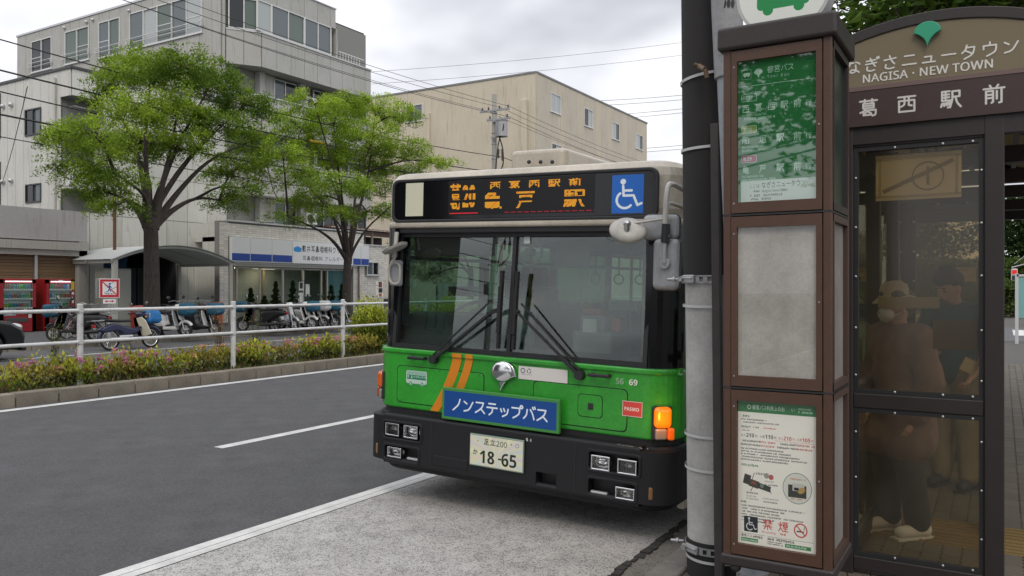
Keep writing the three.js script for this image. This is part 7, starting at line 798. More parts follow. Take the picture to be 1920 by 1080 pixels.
      c.fillStyle = '#2c302e'; c.save(); c.translate(90, 900); c.rotate(0.22); c.fillRect(0, 0, 90, 120); c.fillStyle = '#4a3c38'; c.fillRect(80, 40, 130, 90); c.fillStyle = '#2e3a36'; c.fillRect(190, 50, 180, 70); c.fillStyle = '#8a4a42'; c.fillRect(110, 60, 60, 34); c.fillStyle = '#7a8680'; c.fillRect(230, 58, 44, 40); c.restore(); circle(c, 380, 900, 34, '#9aa09c'); circle(c, 440, 912, 32, '#b8605c'); c.strokeStyle = '#2c302e'; c.lineWidth = 9; c.setLineDash([9, 9]); for (const [a, b, d, e] of [[190, 960, 220, 880], [200, 1050, 170, 1110], [420, 1040, 440, 1110]]) { c.beginPath(); c.moveTo(a, b); c.lineTo(d, e); c.stroke(); } c.setLineDash([]); scribble(c, 240, 874, 100, 22, k, 30); c.font = '30px sans-serif'; c.fillStyle = k; c.fillText('Coin slot', 356, 978); c.fillText('A bill insert slot', 330, 1190); scribble(c, 110, 1120, 150, 20, k, 33); c.fillText('Touch the', 110, 1180); c.fillText('IC card here', 110, 1212); scribble(c, 356, 1000, 160, 16, k, 31); scribble(c, 340, 1210, 180, 16, k, 32);
      circle(c, 776, 1010, 182, '#dde2de', '#2c5a40', 6); c.fillStyle = '#3a3e3c'; c.fillRect(660, 970, 232, 150); c.fillStyle = '#c8ccc6'; c.fillRect(716, 950, 150, 90); c.fillStyle = '#b89a5c'; c.beginPath(); c.ellipse(830, 1030, 50, 34, -0.6, 0, 7); c.fill(); c.fillStyle = '#222'; c.fillRect(736, 1000, 60, 34); scribble(c, 690, 890, 180, 22, '#c89060', 40); scribble(c, 690, 1126, 150, 22, '#c89060', 41);
      scribble(c, 40, 1236, 70, 24, '#2c6a48', 10); for (let i = 0; i < 6; i++) scribble(c, 46, 1284 + i * 36, [840, 560, 500, 800, 430, 340][i], 18, k, 50 + i);
      c.fillStyle = '#1f2636'; c.beginPath(); c.roundRect(80, 1500 - 80, 184, 190, 12); c.fill(); wheelchair(c, 84, 1425, 176, '#d8dee2'); write(c, '禁', 330, 1428, 130, { color: '#cc4440', lw: 9 }); write(c, '煙', 530, 1428, 130, { color: '#cc4440', lw: 9 }); c.font = '34px sans-serif'; c.fillStyle = '#cc4440'; c.fillText('No smoking', 318, 1598); scribble(c, 540, 1572, 120, 24, '#cc4440', 12); circle(c, 820, 1506, 78, null, '#cc4440', 16); c.fillStyle = '#2a2e2c'; c.fillRect(770, 1512, 92, 16); c.strokeStyle = '#2a2e2c'; c.lineWidth = 7; c.beginPath(); c.moveTo(868, 1500); c.quadraticCurveTo(850, 1476, 876, 1462); c.stroke(); c.strokeStyle = '#cc4440'; c.lineWidth = 14; c.beginPath(); c.moveTo(766, 1452); c.lineTo(874, 1560); c.stroke();
      c.fillStyle = '#3c423e'; c.fillRect(40, 1632, 320, 3); c.fillRect(390, 1632, 600, 3); write(c, '都営バス', 44, 1644, 34, { color: k, lw: 10 }); scribble(c, 200, 1646, 120, 30, k, 60); c.fillStyle = '#2f8c50'; c.fillRect(42, 1688, 226, 44); c.fillRect(620, 1688, 330, 46); c.font = 'bold 32px sans-serif'; c.fillStyle = '#e2efe6'; c.fillText('https://tobus.jp', 50, 1722); c.fillText('TEL.03-3816-5700', 634, 1723); scribble(c, 394, 1646, 330, 30, k, 61); scribble(c, 394, 1690, 200, 14, k, 62); scribble(c, 394, 1714, 200, 14, k, 63); }, 0.6)];
  tiers.forEach(([a, b], i) => { for (const [ry, nm] of [[0, 'front'], [FX, 'side'], [-FX, 'side'], [Math.PI, 'side']]) { const f = ry === 0, iw = w - 0.072, inset = 0.045, tb = f ? 0.046 : 0.03, g = [bx(iw, tb, 0.03, 0, Y(b) - tb / 2, h - 0.012), bx(iw, tb, 0.03, 0, Y(a) + tb / 2, h - 0.012), bx(0.024, b - a, 0.03, -iw / 2 + 0.012, Y((a + b) / 2), h - 0.0125), bx(0.024, b - a, 0.03, iw / 2 - 0.012, Y((a + b) / 2), h - 0.0125)]; const fr = mk('tier_frame', t, f ? br : i ? lin(0.07, 0.04, 0.03, 0.5) : brD, g); fr.rotation.y = ry; if (f) { const ph = b - a - 2 * tb, pw = iw - 0.048; const ps = mk('poster', fr, P[i], i === 1 ? bx(pw, ph, 0.006, 0, Y((a + b) / 2), h - 0.022) : quadPrint(pw, ph).translate(0, Y((a + b) / 2), h - 0.019)); mk('pane', fr, i ? glassN : glassF, bx(pw, ph, 0.003, 0, Y((a + b) / 2), h - 0.008)); mk('rivet', fr, M.galv, ...[[-1, 0.06], [-1, 0.9], [1, 0.5]].map(([s, q]) => cy(0.0035, 0.0035, 0.004, s * (iw / 2 - 0.012), Y(a + (b - a) * q), h + 0.003, Math.PI / 2))); } else mk('panel', fr, i === 0 ? lin(0.03, 0.055, 0.04, 0.3, { map: rep(T.patch, 0.4) }) : lin(0.30, 0.275, 0.255, 0.6, { map: rep(T.patch, 0.5) }), bx(iw - 0.05, b - a - 2 * tb, 0.006, 0, Y((a + b) / 2), h - 0.02)); } });
  mk('hinge_gap', t, M.black, ...[1.974, 1.23].map((y) => bx(w + 0.002, 0.008, w + 0.002, 0, Y(y), 0)));
  const dc = onD(1475, -30, 3.63), d = thing('bus_stop_disc', 'round white bus stop disc with a green bus symbol on top of the stop pillar', 'sign', [dc.x, 2.775, -3.72]); mk('disc_rim', d, lin(0.5, 0.5, 0.49, 0.5), place(new THREE.CylinderGeometry(0.205, 0.205, 0.10, 48), 0, 0.195, 0, Math.PI / 2)); mk('disc_face', d, printMat(512, 512, (c) => { c.fillStyle = '#dfe2da'; c.fillRect(0, 0, 512, 512); c.fillStyle = '#1d8a4a'; c.fillRect(0, 0, 512, 90); c.save(); c.translate(256, 280); c.fillStyle = '#178a48'; c.beginPath(); c.roundRect(-150, -90, 300, 170, 26); c.fill(); circle(c, -86, 84, 30, '#178a48'); circle(c, 90, 84, 30, '#178a48'); c.fillStyle = '#dfe2da'; for (const x of [-122, -34, 52]) { c.beginPath(); c.roundRect(x, -60, 70, 74, 10); c.fill(); } c.restore(); }, 0.5), (() => { const g = new THREE.CircleGeometry(0.192, 48); g.userData.keep = true; return g.translate(0, 0.195, 0.0515); })()); mk('neck', d, brD, bx(0.06, 0.03, 0.06, 0, 0.0, 0));
}
// arched bus shelter
{
  const Z = -4.65, cx = -0.29, R = 1.36, cyy = 1.70, t = thing('bus_shelter', 'dark brown bus shelter with an arched tan name sign and smoked end panes', 'bus shelter', [cx, 0.15, Z]), dk = M.brownDark, Y = (y) => y - 0.15, X = (x) => x - cx, xl = -0.72, xr = -0.035, LEN = 3.4;
  const smoked = phy({ color: 0xe0d8c6, roughness: 0.2, transmission: 1, thickness: 0, ior: 1.7 }), tan = phy({ color: 0x9c8e72, roughness: 0.8, transmission: 0.45, thickness: 0 });
  const arcPts = (r, a = 0.74, n = 30) => { const p = []; for (let i = 0; i <= n; i++) { const q = Math.PI / 2 + a - 2 * a * i / n; p.push([Math.cos(q) * r, Y(cyy) + Math.sin(q) * r]); } return p; };
  const ribs = [0, 1.1, 2.2, 3.3, 4.6, 5.9];
  ribs.forEach((q, i) => { mk('arch_rib', t, dk, ext(poly([...arcPts(R), ...arcPts(R - 0.055).reverse()]), 0.09, 0.004).translate(0, 0, -q - 0.05)); mk('cross_beam', t, dk, bx(1.86, 0.10, 0.08, 0.02, Y(2.465), -q - 0.0), ...[-0.6, -0.2, 0.25, 0.62].map((x) => bx(0.03, Math.sqrt(1.3 * 1.3 - x * x) + cyy - 2.5, 0.03, x, Y(2.5) + (Math.sqrt(1.3 * 1.3 - x * x) + cyy - 2.5) / 2, -q))); if (i) mk('brace', t, dk, ext(poly([...arcPts(1.9, 0.42, 16).map(([x, y]) => [x, y - 0.60]), ...arcPts(1.87, 0.42, 16).reverse().map(([x, y]) => [x, y - 0.60])]), 0.03).translate(0, 0.03, -q + 0.01)); if (i < 4) { mk('post', t, dk, rb(0.085, 2.55, 0.085, 0.006, X(xr), Y(1.42), -q)); mk('post', t, dk, rb(0.085, 2.55, 0.085, 0.006, X(xl), Y(1.42), -q)); } });
  mk('brace', t, dk, ext(poly([...arcPts(1.9, 0.42, 16).map(([x, y]) => [x, y - 0.60]), ...arcPts(1.865, 0.42, 16).reverse().map(([x, y]) => [x, y - 0.60])]), 0.03).translate(0, -0.475, -0.06));
  mk('roof_sheet', t, phy({ color: 0xb3a37c, roughness: 0.9, transmission: 0.5, thickness: 0 }), ext(poly([...arcPts(R + 0.012), ...arcPts(R + 0.003).reverse()]), 6.2).translate(0, 0, -6.3)); mk('purlin', t, dk, ...[-0.62, -0.31, 0, 0.31, 0.62].map((a) => bx(0.04, 0.05, 6.1, Math.sin(a) * (R - 0.09), Y(cyy) + Math.cos(a) * (R - 0.09), -3.1))); mk('eaves_gutter', t, dk, bx(0.1, 0.1, 6.2, -0.93, Y(2.6), -3.1), bx(0.1, 0.1, 6.2, 0.95, Y(2.6), -3.1));
  // name board with lettering
  const seg = new THREE.Shape(arcPts(R - 0.06, 0.755).map(([x, y]) => new THREE.Vector2(x, y))); seg.closePath(); { const hw = 1.0, g = ext(poly([...arcPts(R - 0.056).filter(([x, y]) => y > Y(2.712)), [0.9, Y(2.712)], [-0.9, Y(2.712)]].filter((p, i, a) => true)), 0.02).translate(0, 0, 0.012); mk('name_board', t, tan, g); }
  const W = 1.9, H = 0.4, nm = printMat(2048, 431, (c, w, h) => { c.clearRect(0, 0, w, h); const sx = w / W, py = (y) => (3.06 - y) / H * h, px = (x) => (x - cx + W / 2) * sx; write(c, 'なぎさニュータウン', px(-0.715), py(2.868), 0.078 * sx, { color: '#d9d6cf', lw: 11, adv: 1.14 }); c.font = `${0.058 * sx}px sans-serif`; c.fillStyle = '#d9d6cf'; c.save(); c.translate(px(-0.635), py(2.738)); const q = 'NAGISA・NEW TOWN', tw = c.measureText(q.replace('・', ' · ')).width; c.scale(0.60 * sx / tw, 1); c.fillText(q.replace('・', ' · '), 0, 0); c.strokeStyle = '#d9d6cf'; c.lineWidth = 2; c.strokeText(q.replace('・', ' · '), 0, 0); c.restore(); }, 0.5, { transparent: true }); mk('lettering', t, nm, quadPrint(W, H).translate(0, Y(2.86), 0.0345));
  mk('ginkgo_emblem', t, lin(0.03, 0.34, 0.19, 0.4), ext(ginkgoShape(0.125), 0.018, 0.003, 14).translate(X(-0.325), Y(2.952), 0.042)); mk('emblem_pin', t, dk, cy(0.006, 0.006, 0.04, X(-0.325), Y(2.955), 0.035, Math.PI / 2));
  mk('destination_board', t, lin(0.060, 0.034, 0.030, 0.5, { map: rep(T.grain, 0.4) }), bx(1.86, 0.185, 0.03, 0.02, Y(2.598), 0.045)); mk('board_trim', t, lin(0.16, 0.105, 0.095, 0.5), bx(1.86, 0.022, 0.034, 0.02, Y(2.702), 0.046)); mk('lettering', t, printMat(2048, 200, (c, w, h) => { c.clearRect(0, 0, w, h); const sx = w / 1.86, px = (x) => (x - cx - 0.02 + 0.93) * sx; '西葛西駅前'.split('').forEach((ch, i) => write(c, ch, px([-0.80, -0.6, -0.42, -0.223, -0.037][i] - 0.048), 44, 108, { color: '#d4d0ca', lw: 10 })); }, 0.5, { transparent: true }), quadPrint(1.86, 0.182).translate(0.02, Y(2.598), 0.0605));
  // end walls: frame, transom, panes, bolts, notices
  const endWall = (q, near) => { const a = X(xl) + 0.042, b = X(xr) - 0.042, m = (a + b) / 2, iw = b - a, g = [[0.172, 0.245], [1.028, 1.105], [2.40, 2.42]]; mk('frame_bar', t, dk, ...g.map(([p, s]) => rb(iw, s - p, 0.06, 0.006, m, Y((p + s) / 2), -q))); mk('frame_bead', t, M.black, ...[a + 0.012, b - 0.012].map((x) => bx(0.024, 2.2, 0.03, x, Y(1.32), -q + 0.01)), ...[0.257, 1.016, 1.117, 2.39].map((y) => bx(iw - 0.05, 0.022, 0.03, m, Y(y), -q + 0.01))); mk('pane', t, smoked, bx(iw - 0.05, 1.26, 0.005, m, Y(1.755), -q)); mk('pane', t, smoked, bx(iw - 0.05, 0.75, 0.005, m, Y(0.637), -q)); const bolts = []; for (const x of [a + 0.2, a + 0.42, b - 0.05]) for (const y of [0.262, 1.012, 1.121, 2.386]) bolts.push([x, y]); for (const y of [0.42, 0.66, 0.9, 1.2, 1.45, 1.72, 1.98, 2.24]) bolts.push([b - 0.012, y], [a + 0.012, y]); const bm = mk('bolt', t, M.steel, ...bolts.map(([x, y]) => place(new THREE.SphereGeometry(0.0075, 8, 6).scale(1, 1, 0.6), x, Y(y), -q + 0.027))); bm.userData.kind = 'stuff'; };
  endWall(0, true); endWall(3.3, false);
  for (const [z0, z1] of [[0.06, 1.04], [1.16, 2.14], [2.26, 3.24]]) { mk('side_pane', t, M.clear, bx(0.005, 1.26, z1 - z0, X(xl), Y(1.755), -(z0 + z1) / 2)); mk('side_pane', t, M.clear, bx(0.005, 0.75, z1 - z0, X(xl), Y(0.637), -(z0 + z1) / 2)); mk('side_rail', t, dk, ...[0.21, 1.066, 2.40].map((y) => bx(0.06, 0.07, z1 - z0, X(xl), Y(y), -(z0 + z1) / 2))); }
  const paperMat = phy({ color: 0xf4f0e2, roughness: 0.95, transmission: 0.4, thickness: 0 }); const rz = (q) => { const a = onZ(q[0], q[3], Z - 0.03), b = onZ(q[2], q[1], Z - 0.03); return [(a.x + b.x) / 2, (a.y + b.y) / 2, b.x - a.x, b.y - a.y]; };
  const note = (name, label, cat, q, mat, d, border) => { const [x, y, w, h] = rz(q), n = thing(name, label, cat, [x, y, Z - d]); mk('sheet', n, mat, bx(w, h, 0.003, 0, 0, 0)); if (border) { mk('border', n, lin(0.5, 0.46, 0.35, 0.9), bx(w, 0.012, 0.003, 0, h / 2 - 0.02, 0.0022), bx(w, 0.012, 0.003, 0, -h / 2 + 0.02, 0.0022), bx(0.012, h - 0.04, 0.003, -w / 2 + 0.02, 0, 0.0022), bx(0.012, h - 0.04, 0.003, w / 2 - 0.02, 0, 0.0022)); mk('ring_print', n, lin(0.3, 0.26, 0.17, 0.9), tor(h * 0.3, 0.0035, w * 0.12, 0, 0.002), bx(0.012, h * 0.4, 0.003, w * 0.12, 0, 0.002), bx(w * 0.9, 0.02, 0.003, 0, 0.0, 0.0024, 0, 0, 0.42)); } return n; };
  note('paper_notice', 'large pale notice with a ring and a diagonal stroke on the upper smoked pane', 'notice', [1643, 282, 1803, 378], paperMat, 0.012, true); note('paper_strip', 'narrow pale strip on the smoked pane in front of the hat', 'notice', [1647, 557, 1762, 577], lin(0.3, 0.29, 0.25, 0.9), 0.012); note('brown_notice', 'brown notice on the smoked pane before the chest of the dark-haired person', 'notice', [1750, 601, 1851, 654], printMat(256, 128, (c, w, h) => { c.fillStyle = '#6b5238'; c.fillRect(0, 0, w, h); c.fillStyle = '#5a5240'; c.fillRect(0, 0, 140, h); scribble(c, 150, 30, 80, 22, '#3a2a1c', 3); scribble(c, 150, 64, 80, 22, '#3a2a1c', 5); scribble(c, 150, 96, 40, 16, '#3a2a1c', 7); }, 0.8), 0.012); { const n = note('small_card', 'small white card with dark scrawls, tilted on the smoked pane', 'card', [1803, 674, 1834, 698], printMat(128, 90, (c, w, h) => { c.fillStyle = '#c8c4b6'; c.fillRect(0, 0, w, h); c.strokeStyle = '#2a2a26'; c.lineWidth = 6; c.beginPath(); for (let i = 0; i < 60; i++) c.lineTo(14 + i * 1.7, 45 + 24 * Math.sin(i * 0.7)); c.stroke(); }, 0.8), 0.012); n.rotation.z = -0.45; }
  { const a = onZ(1760, 528, Z - 3.27), b = onZ(1830, 501, Z - 3.27), n = thing('yellow_notice', 'yellow notice on the far end pane of the shelter, above the dark hair', 'notice', [(a.x + b.x) / 2, (a.y + b.y) / 2, Z - 3.27]); mk('sheet', n, lin(0.50, 0.38, 0.13, 0.8), bx(b.x - a.x, b.y - a.y, 0.004, 0, 0, 0)); mk('tape', n, lin(0.4, 0.2, 0.08, 0.8), bx(0.12, 0.012, 0.002, 0.02, (b.y - a.y) / 2 - 0.02, 0.004)); }
}
// far end of the pavement
{
  const r = rng(31); const hedgeAt = (label, x, z, w, d, h, seed) => { const t = thing('far_hedge', label, 'hedge', [x, 0.1, z], 0, 'hedges at the far end of the pavement'), ls = []; for (let i = 0; i < 900 * w; i++) { const v = 0.6 + 0.8 * r(); ls.push({ p: V3((r() - 0.5) * w, h * Math.pow(r(), 0.6), (r() - 0.5) * d), rx: r() * 2, ry: r() * 6.28, rz: r(), s: 2.2 + 2 * r(), c: [0.09 * v, 0.14 * v, 0.03 * v] }); } leaves(t, 'foliage', leafGeo(0.09, 0.06), leafDense, ls); mk('stems', t, M.bark, bx(w * 0.8, h * 0.6, d * 0.6, 0, h * 0.3, 0)); };
  hedgeAt('rounded green hedge at the far end of the pavement right of the shelter post', 0.3, -50, 5, 2, 1.9, 1); hedgeAt('low dark hedge before the rounded hedge at the far end of the pavement', 3.6, -40, 4, 1.5, 1.1, 2); hedgeAt('tall hedge far behind the pedestrian signal', 2, -62, 16, 3, 3.4, 3);
  for (const [lb, x, z, s] of [['dark tree at the far end of the pavement, nearest the shelter post', 1.5, -68, 1], ['dark tree at the far right end of the pavement', 7, -58, 0.9], ['dark tree behind the bus at the far end of the street', -7, -95, 1.2]]) { const t = thing('far_tree', lb, 'tree', [x, 0, z]), ls = []; mk('trunk', t, M.bark, cy(0.15, 0.25, 4 * s, 0, 2 * s, 0)); for (let i = 0; i < 5200; i++) { const a = r() * 6.283, u = 2 * r() - 1, q = Math.pow(r(), 0.4), w = Math.sqrt(1 - u * u), k = 1 + 0.25 * Math.sin(a * 3 + u * 5), v = 0.5 + 0.8 * r(); ls.push({ p: V3(Math.cos(a) * w * q * 3.6 * s * k, 5.6 * s + u * q * 3.2 * s, Math.sin(a) * w * q * 3.6 * s * k), rx: r() * 3, ry: r() * 6.28, rz: r() * 2, s: 3 + 2 * r(), c: [0.05 * v, 0.09 * v, 0.025 * v] }); } leaves(t, 'crown', leafGeo(0.09, 0.06), leafMat, ls); }
  const p = onD(1902, 515, 34), s = thing('pedestrian_signal', 'small pedestrian signal showing red beyond the right edge of the shelter', 'traffic light', [p.x, 0.1, p.z]); mk('post', s, M.galv, cy(0.06, 0.06, 3.3, 0.45, 1.65, 0)); mk('signal_arm', s, M.galv, rod([0.45, p.y + 0.35, 0], [-0.1, p.y + 0.2, 0], 0.03), rod([0.45, p.y + 0.75, 0], [0.0, p.y + 0.35, 0], 0.015)); mk('signal_housing', s, lin(0.5, 0.5, 0.5, 0.5), rb(0.24, 0.5, 0.2, 0.05, 0, p.y - 0.1, 0)); mk('red_lamp', s, std(0x601010, 0.4, { emissive: 0xff3020, emissiveIntensity: 0.5 }), rb(0.17, 0.18, 0.03, 0.02, 0, p.y + 0.01, 0.1)); mk('dark_lamp', s, M.black, rb(0.17, 0.18, 0.03, 0.02, 0, p.y - 0.22, 0.1));
  const q = onD(1913, 560, 22), m = thing('map_board', 'pale teal map board on white legs at the right edge of the frame', 'notice board', [q.x + 0.42, 0.15, q.z]); mk('frame', m, lin(0.55, 0.56, 0.56, 0.5), bx(0.08, 1.9, 0.08, -0.5, 0.95, 0), bx(0.08, 1.9, 0.08, 0.5, 0.95, 0), bx(1, 0.06, 0.08, 0, 1.85, 0)); mk('board', m, lin(0.2, 0.42, 0.40, 0.5), bx(0.92, 1.1, 0.04, 0, 1.25, 0)); mk('board_print', m, lin(0.5, 0.56, 0.5, 0.6), bx(0.6, 0.5, 0.01, 0.05, 1.35, 0.026));
  struct('cross_street', M.asphalt2, sheet(-1.4, 30, -36, -27, 0.142)); struct('zebra_stripe', M.paint, ...Array.from({ length: 6 }, (_, i) => sheet(-0.6 + i * 0.9, -0.15 + i * 0.9, -34.5, -30.5, 0.147)));
}
// ---------- people ----------
function blob(bones, res = 84, k = 0.03, wr = 0) {
  let lo = V3(9, 9, 9), hi = V3(-9, -9, -9); for (const [a, b, r0, r1] of bones) for (const [p, r] of [[vv(a), r0], [vv(b), r1]]) { lo.min(p.clone().subScalar(r + 0.03)); hi.max(p.clone().addScalar(r + 0.03)); }
  const mid = lo.clone().add(hi).multiplyScalar(0.5), half = hi.clone().sub(lo).multiplyScalar(0.5 * 1.06), mc = new MarchingCubes(res, undefined, false, false, 90000), n = res, hs = n / 2; mc.isolation = 0;
  const B = bones.map(([a, b, r0, r1, sq]) => { a = vv(a); b = vv(b); const d = b.clone().sub(a); return { a, d, l2: Math.max(1e-9, d.lengthSq()), r0, r1, sq: sq ?? 1 }; });
  for (let z = 0; z < n; z++) for (let y = 0; y < n; y++) for (let x = 0; x < n; x++) { const px = mid.x + (x - hs) / hs * half.x, py = mid.y + (y - hs) / hs * half.y, pz = mid.z + (z - hs) / hs * half.z; let d = 1; for (const o of B) { const ux = px - o.a.x, uy = py - o.a.y, uz = pz - o.a.z; let t = (ux * o.d.x + uy * o.d.y + uz * o.d.z) / o.l2; t = t < 0 ? 0 : t > 1 ? 1 : t; const vx = ux - o.d.x * t, vy = uy - o.d.y * t, vz = (uz - o.d.z * t) * o.sq, e = Math.sqrt(vx * vx + vy * vy + vz * vz) - (o.r0 + (o.r1 - o.r0) * t); const h = Math.max(0, k - Math.abs(d - e)) / k; d = Math.min(d, e) - h * h * k * 0.25; } if (wr && d < 0.05) { const w1 = Math.sin(py * 21 + px * 13 + 2 * Math.sin(pz * 17 + py * 5)), w2 = Math.sin(px * 41 - py * 12 + 3 * Math.sin(py * 9)); d += wr * (w1 * 0.6 + w2 * 0.5); } mc.field[x + y * n + z * n * n] = -d; }
  mc.update(); const g = new THREE.BufferGeometry(); g.setAttribute('position', new THREE.BufferAttribute(mc.positionArray.slice(0, mc.count * 3), 3)); g.scale(half.x, half.y, half.z).translate(mid.x, mid.y, mid.z); g.computeVertexNormals();
  const nn = mc.normalArray.slice(0, mc.count * 3); for (let i = 0; i < nn.length; i += 3) { const x = nn[i] / half.x, y = nn[i + 1] / half.y, z = nn[i + 2] / half.z, l = Math.hypot(x, y, z) || 1; nn[i] = x / l; nn[i + 1] = y / l; nn[i + 2] = z / l; } const fn = g.attributes.normal; let dot = 0; for (let i = 0; i < nn.length; i += 30) dot += nn[i] * fn.array[i] + nn[i + 1] * fn.array[i + 1] + nn[i + 2] * fn.array[i + 2]; if (dot < 0) for (let i = 0; i < nn.length; i++) nn[i] *= -1; g.setAttribute('normal', new THREE.BufferAttribute(nn, 3)); return g;
}
function handBones(w, dir, palmN, side, curl) { // wrist, direction of the fingers, palm normal
  const f = vv(dir).normalize(), p = vv(palmN).normalize(), s = f.clone().cross(p).normalize().multiplyScalar(side), at = (a, b, c) => vv(w).clone().addScaledVector(f, a).addScaledVector(s, b).addScaledVector(p, c), out = [[at(0, 0, 0), at(0.085, 0.024, 0), 0.020, 0.017], [at(0, 0, 0), at(0.085, -0.024, 0), 0.020, 0.016], [at(0.02, 0, 0), at(0.085, 0, 0), 0.02, 0.017]];
  [[0.030, 0.070], [0.010, 0.078], [-0.010, 0.072], [-0.029, 0.056]].forEach(([b, L]) => { let q = at(0.085, b, 0), ang = curl * 0.5; for (let k = 0; k < 3; k++) { const l = L * [0.45, 0.32, 0.23][k], e = q.clone().addScaledVector(f, Math.cos(ang) * l).addScaledVector(p, Math.sin(ang) * l); out.push([q, e, 0.0095 - k * 0.001, 0.0088 - k * 0.001]); q = e; ang += curl; } });
  const t0 = at(0.025, 0.03, 0.004), t1 = at(0.055, 0.058, 0.018), t2 = at(0.085, 0.06, 0.034); out.push([at(0.01, 0.015, 0), t0, 0.016, 0.014], [t0, t1, 0.013, 0.0105], [t1, t2, 0.0105, 0.009]); return out;
}
function person(name, label, pos, turn, o) {
  const t = thing(name, label, 'person', pos, turn), s = o.h / 1.7, S = (p) => vv(p).clone().multiplyScalar(s), skin = lin(0.42, 0.25, 0.17, 0.55), J = { pel: V3(0, 0.93, 0), chest: V3(0, 1.24, 0.0), neck: V3(0, 1.41, 0), ...o.j };
  const q = new THREE.Quaternion().setFromEuler(new THREE.Euler(o.nod ?? 0, o.look ?? 0, 0, 'YXZ')), Hd = (x, y, z) => V3(x, y, z).applyQuaternion(q).add(J.neck).add(V3(0, 0.06, o.headFwd ?? 0.02));
  const hip = [V3(-0.085, 0.9, 0).add(J.pel).sub(V3(0, 0.93, 0)), V3(0.085, 0.9, 0).add(J.pel).sub(V3(0, 0.93, 0))], sh = [J.chest.clone().add(V3(-0.175, 0.13, 0)), J.chest.clone().add(V3(0.175, 0.13, 0))];
  const bones = [[hip[0], hip[1], 0.11, 0.11], [J.pel, J.chest, 0.115, 0.125], [J.chest.clone().add(V3(-0.07, 0.04, 0)), J.chest.clone().add(V3(0.07, 0.04, 0)), 0.115, 0.115], [J.chest, J.neck, 0.1, 0.055], [J.neck, Hd(0, 0.06, 0), 0.052, 0.055], [Hd(0, 0.10, 0.0), Hd(0, 0.17, -0.012), 0.083, 0.092], [Hd(0, 0.045, 0.04), Hd(0, 0.1, 0.03), 0.045, 0.065], [Hd(0, 0.115, 0.1), Hd(0, 0.085, 0.115), 0.01, 0.015], [Hd(-0.087, 0.115, 0), Hd(-0.09, 0.085, 0), 0.016, 0.012], [Hd(0.087, 0.115, 0), Hd(0.09, 0.085, 0), 0.016, 0.012], [Hd(-0.02, 0.058, 0.098), Hd(0.02, 0.058, 0.098), 0.01, 0.01]];
  const arms = o.arms, legs = o.legs; arms.forEach(([el, wr], i) => bones.push([sh[i], J.chest.clone().add(V3(0, 0.1, 0)), 0.06, 0.08], [sh[i], vv(el), 0.052, 0.042], [vv(el), vv(wr), 0.041, 0.027])); legs.forEach(([kn, an], i) => { const toe = vv(an).clone().add(V3(0, -0.04, 0.15)); bones.push([hip[i], vv(kn), 0.088, 0.058], [vv(kn), vv(an), 0.056, 0.036], [vv(an).clone().add(V3(0, -0.03, -0.03)), toe, 0.038, 0.03]); });
  const sc = (b) => b.map(([a, c, r0, r1, e]) => [S(a), S(c), r0 * s, r1 * s, e]); const geos = [blob(sc(bones), 92, 0.028 * s)]; arms.forEach(([el, wr, curl = 0.5, pn = [0, 0, 1]], i) => { const d = vv(wr).clone().sub(vv(el)); geos.push(blob(sc(handBones(vv(wr), d, pn, i ? 1 : -1, curl)), 44, 0.008)); }); mk('body', t, skin, geos);
  const inflate = (list, e) => sc(list.map(([a, b, r0, r1, q2]) => [a, b, r0 + e, r1 + e, q2]));
  const torso = [[hip[0], hip[1], 0.115, 0.115], [J.pel, J.chest, 0.12, 0.13], [J.chest.clone().add(V3(-0.08, 0.05, 0)), J.chest.clone().add(V3(0.08, 0.05, 0)), 0.12, 0.12], [J.chest, J.neck.clone().add(V3(0, -0.02, 0)), 0.1, 0.06]], top = [...torso]; if (o.coat) top.push([hip[0].clone().add(V3(-0.02, 0, 0)), vv(legs[0][0]).clone().lerp(hip[0], 0.45), 0.13, 0.145], [hip[1].clone().add(V3(0.02, 0, 0)), vv(legs[1][0]).clone().lerp(hip[1], 0.45), 0.13, 0.145], [J.chest, J.pel, 0.14, 0.16]);
  arms.forEach(([el, wr], i) => { const cut = o.sleeve ?? 0.88; top.push([sh[i], J.chest.clone().add(V3(0, 0.1, 0)), 0.07, 0.09], [sh[i], cut < 0.3 ? sh[i].clone().lerp(vv(el), 0.7) : vv(el), 0.062, cut < 0.3 ? 0.066 : 0.056]); if (cut > 0.3) top.push([vv(el), vv(el).clone().lerp(vv(wr), cut), 0.055, 0.045]); });
  mk(o.coat ? 'coat' : 'shirt', t, o.topMat, blob(inflate(top, o.coat ? 0.028 : 0.015), 90, 0.03 * s, 0.007)); const tr = [[hip[0], hip[1], 0.115, 0.115]]; legs.forEach(([kn, an], i) => tr.push([hip[i], vv(kn), 0.1, 0.078], [vv(kn), vv(an).clone().lerp(vv(kn), 0.06), 0.078, 0.066])); mk('trousers', t, o.legMat, blob(inflate(tr, 0.016), 88, 0.02 * s, 0.006));
  legs.forEach(([kn, an]) => { const a = vv(an).clone().add(V3(0, -0.035, -0.035)), b = vv(an).clone().add(V3(0, -0.042, 0.155)); mk('shoe', t, o.shoeMat, blob(sc([[a, b, 0.05, 0.04], [a, a.clone().add(V3(0, 0.045, 0.01)), 0.045, 0.042]]), 34, 0.02), bx(0.085 * s, 0.02 * s, 0.29 * s, an[0] * s, (an[1] - 0.083) * s, (an[2] + 0.06) * s)); });
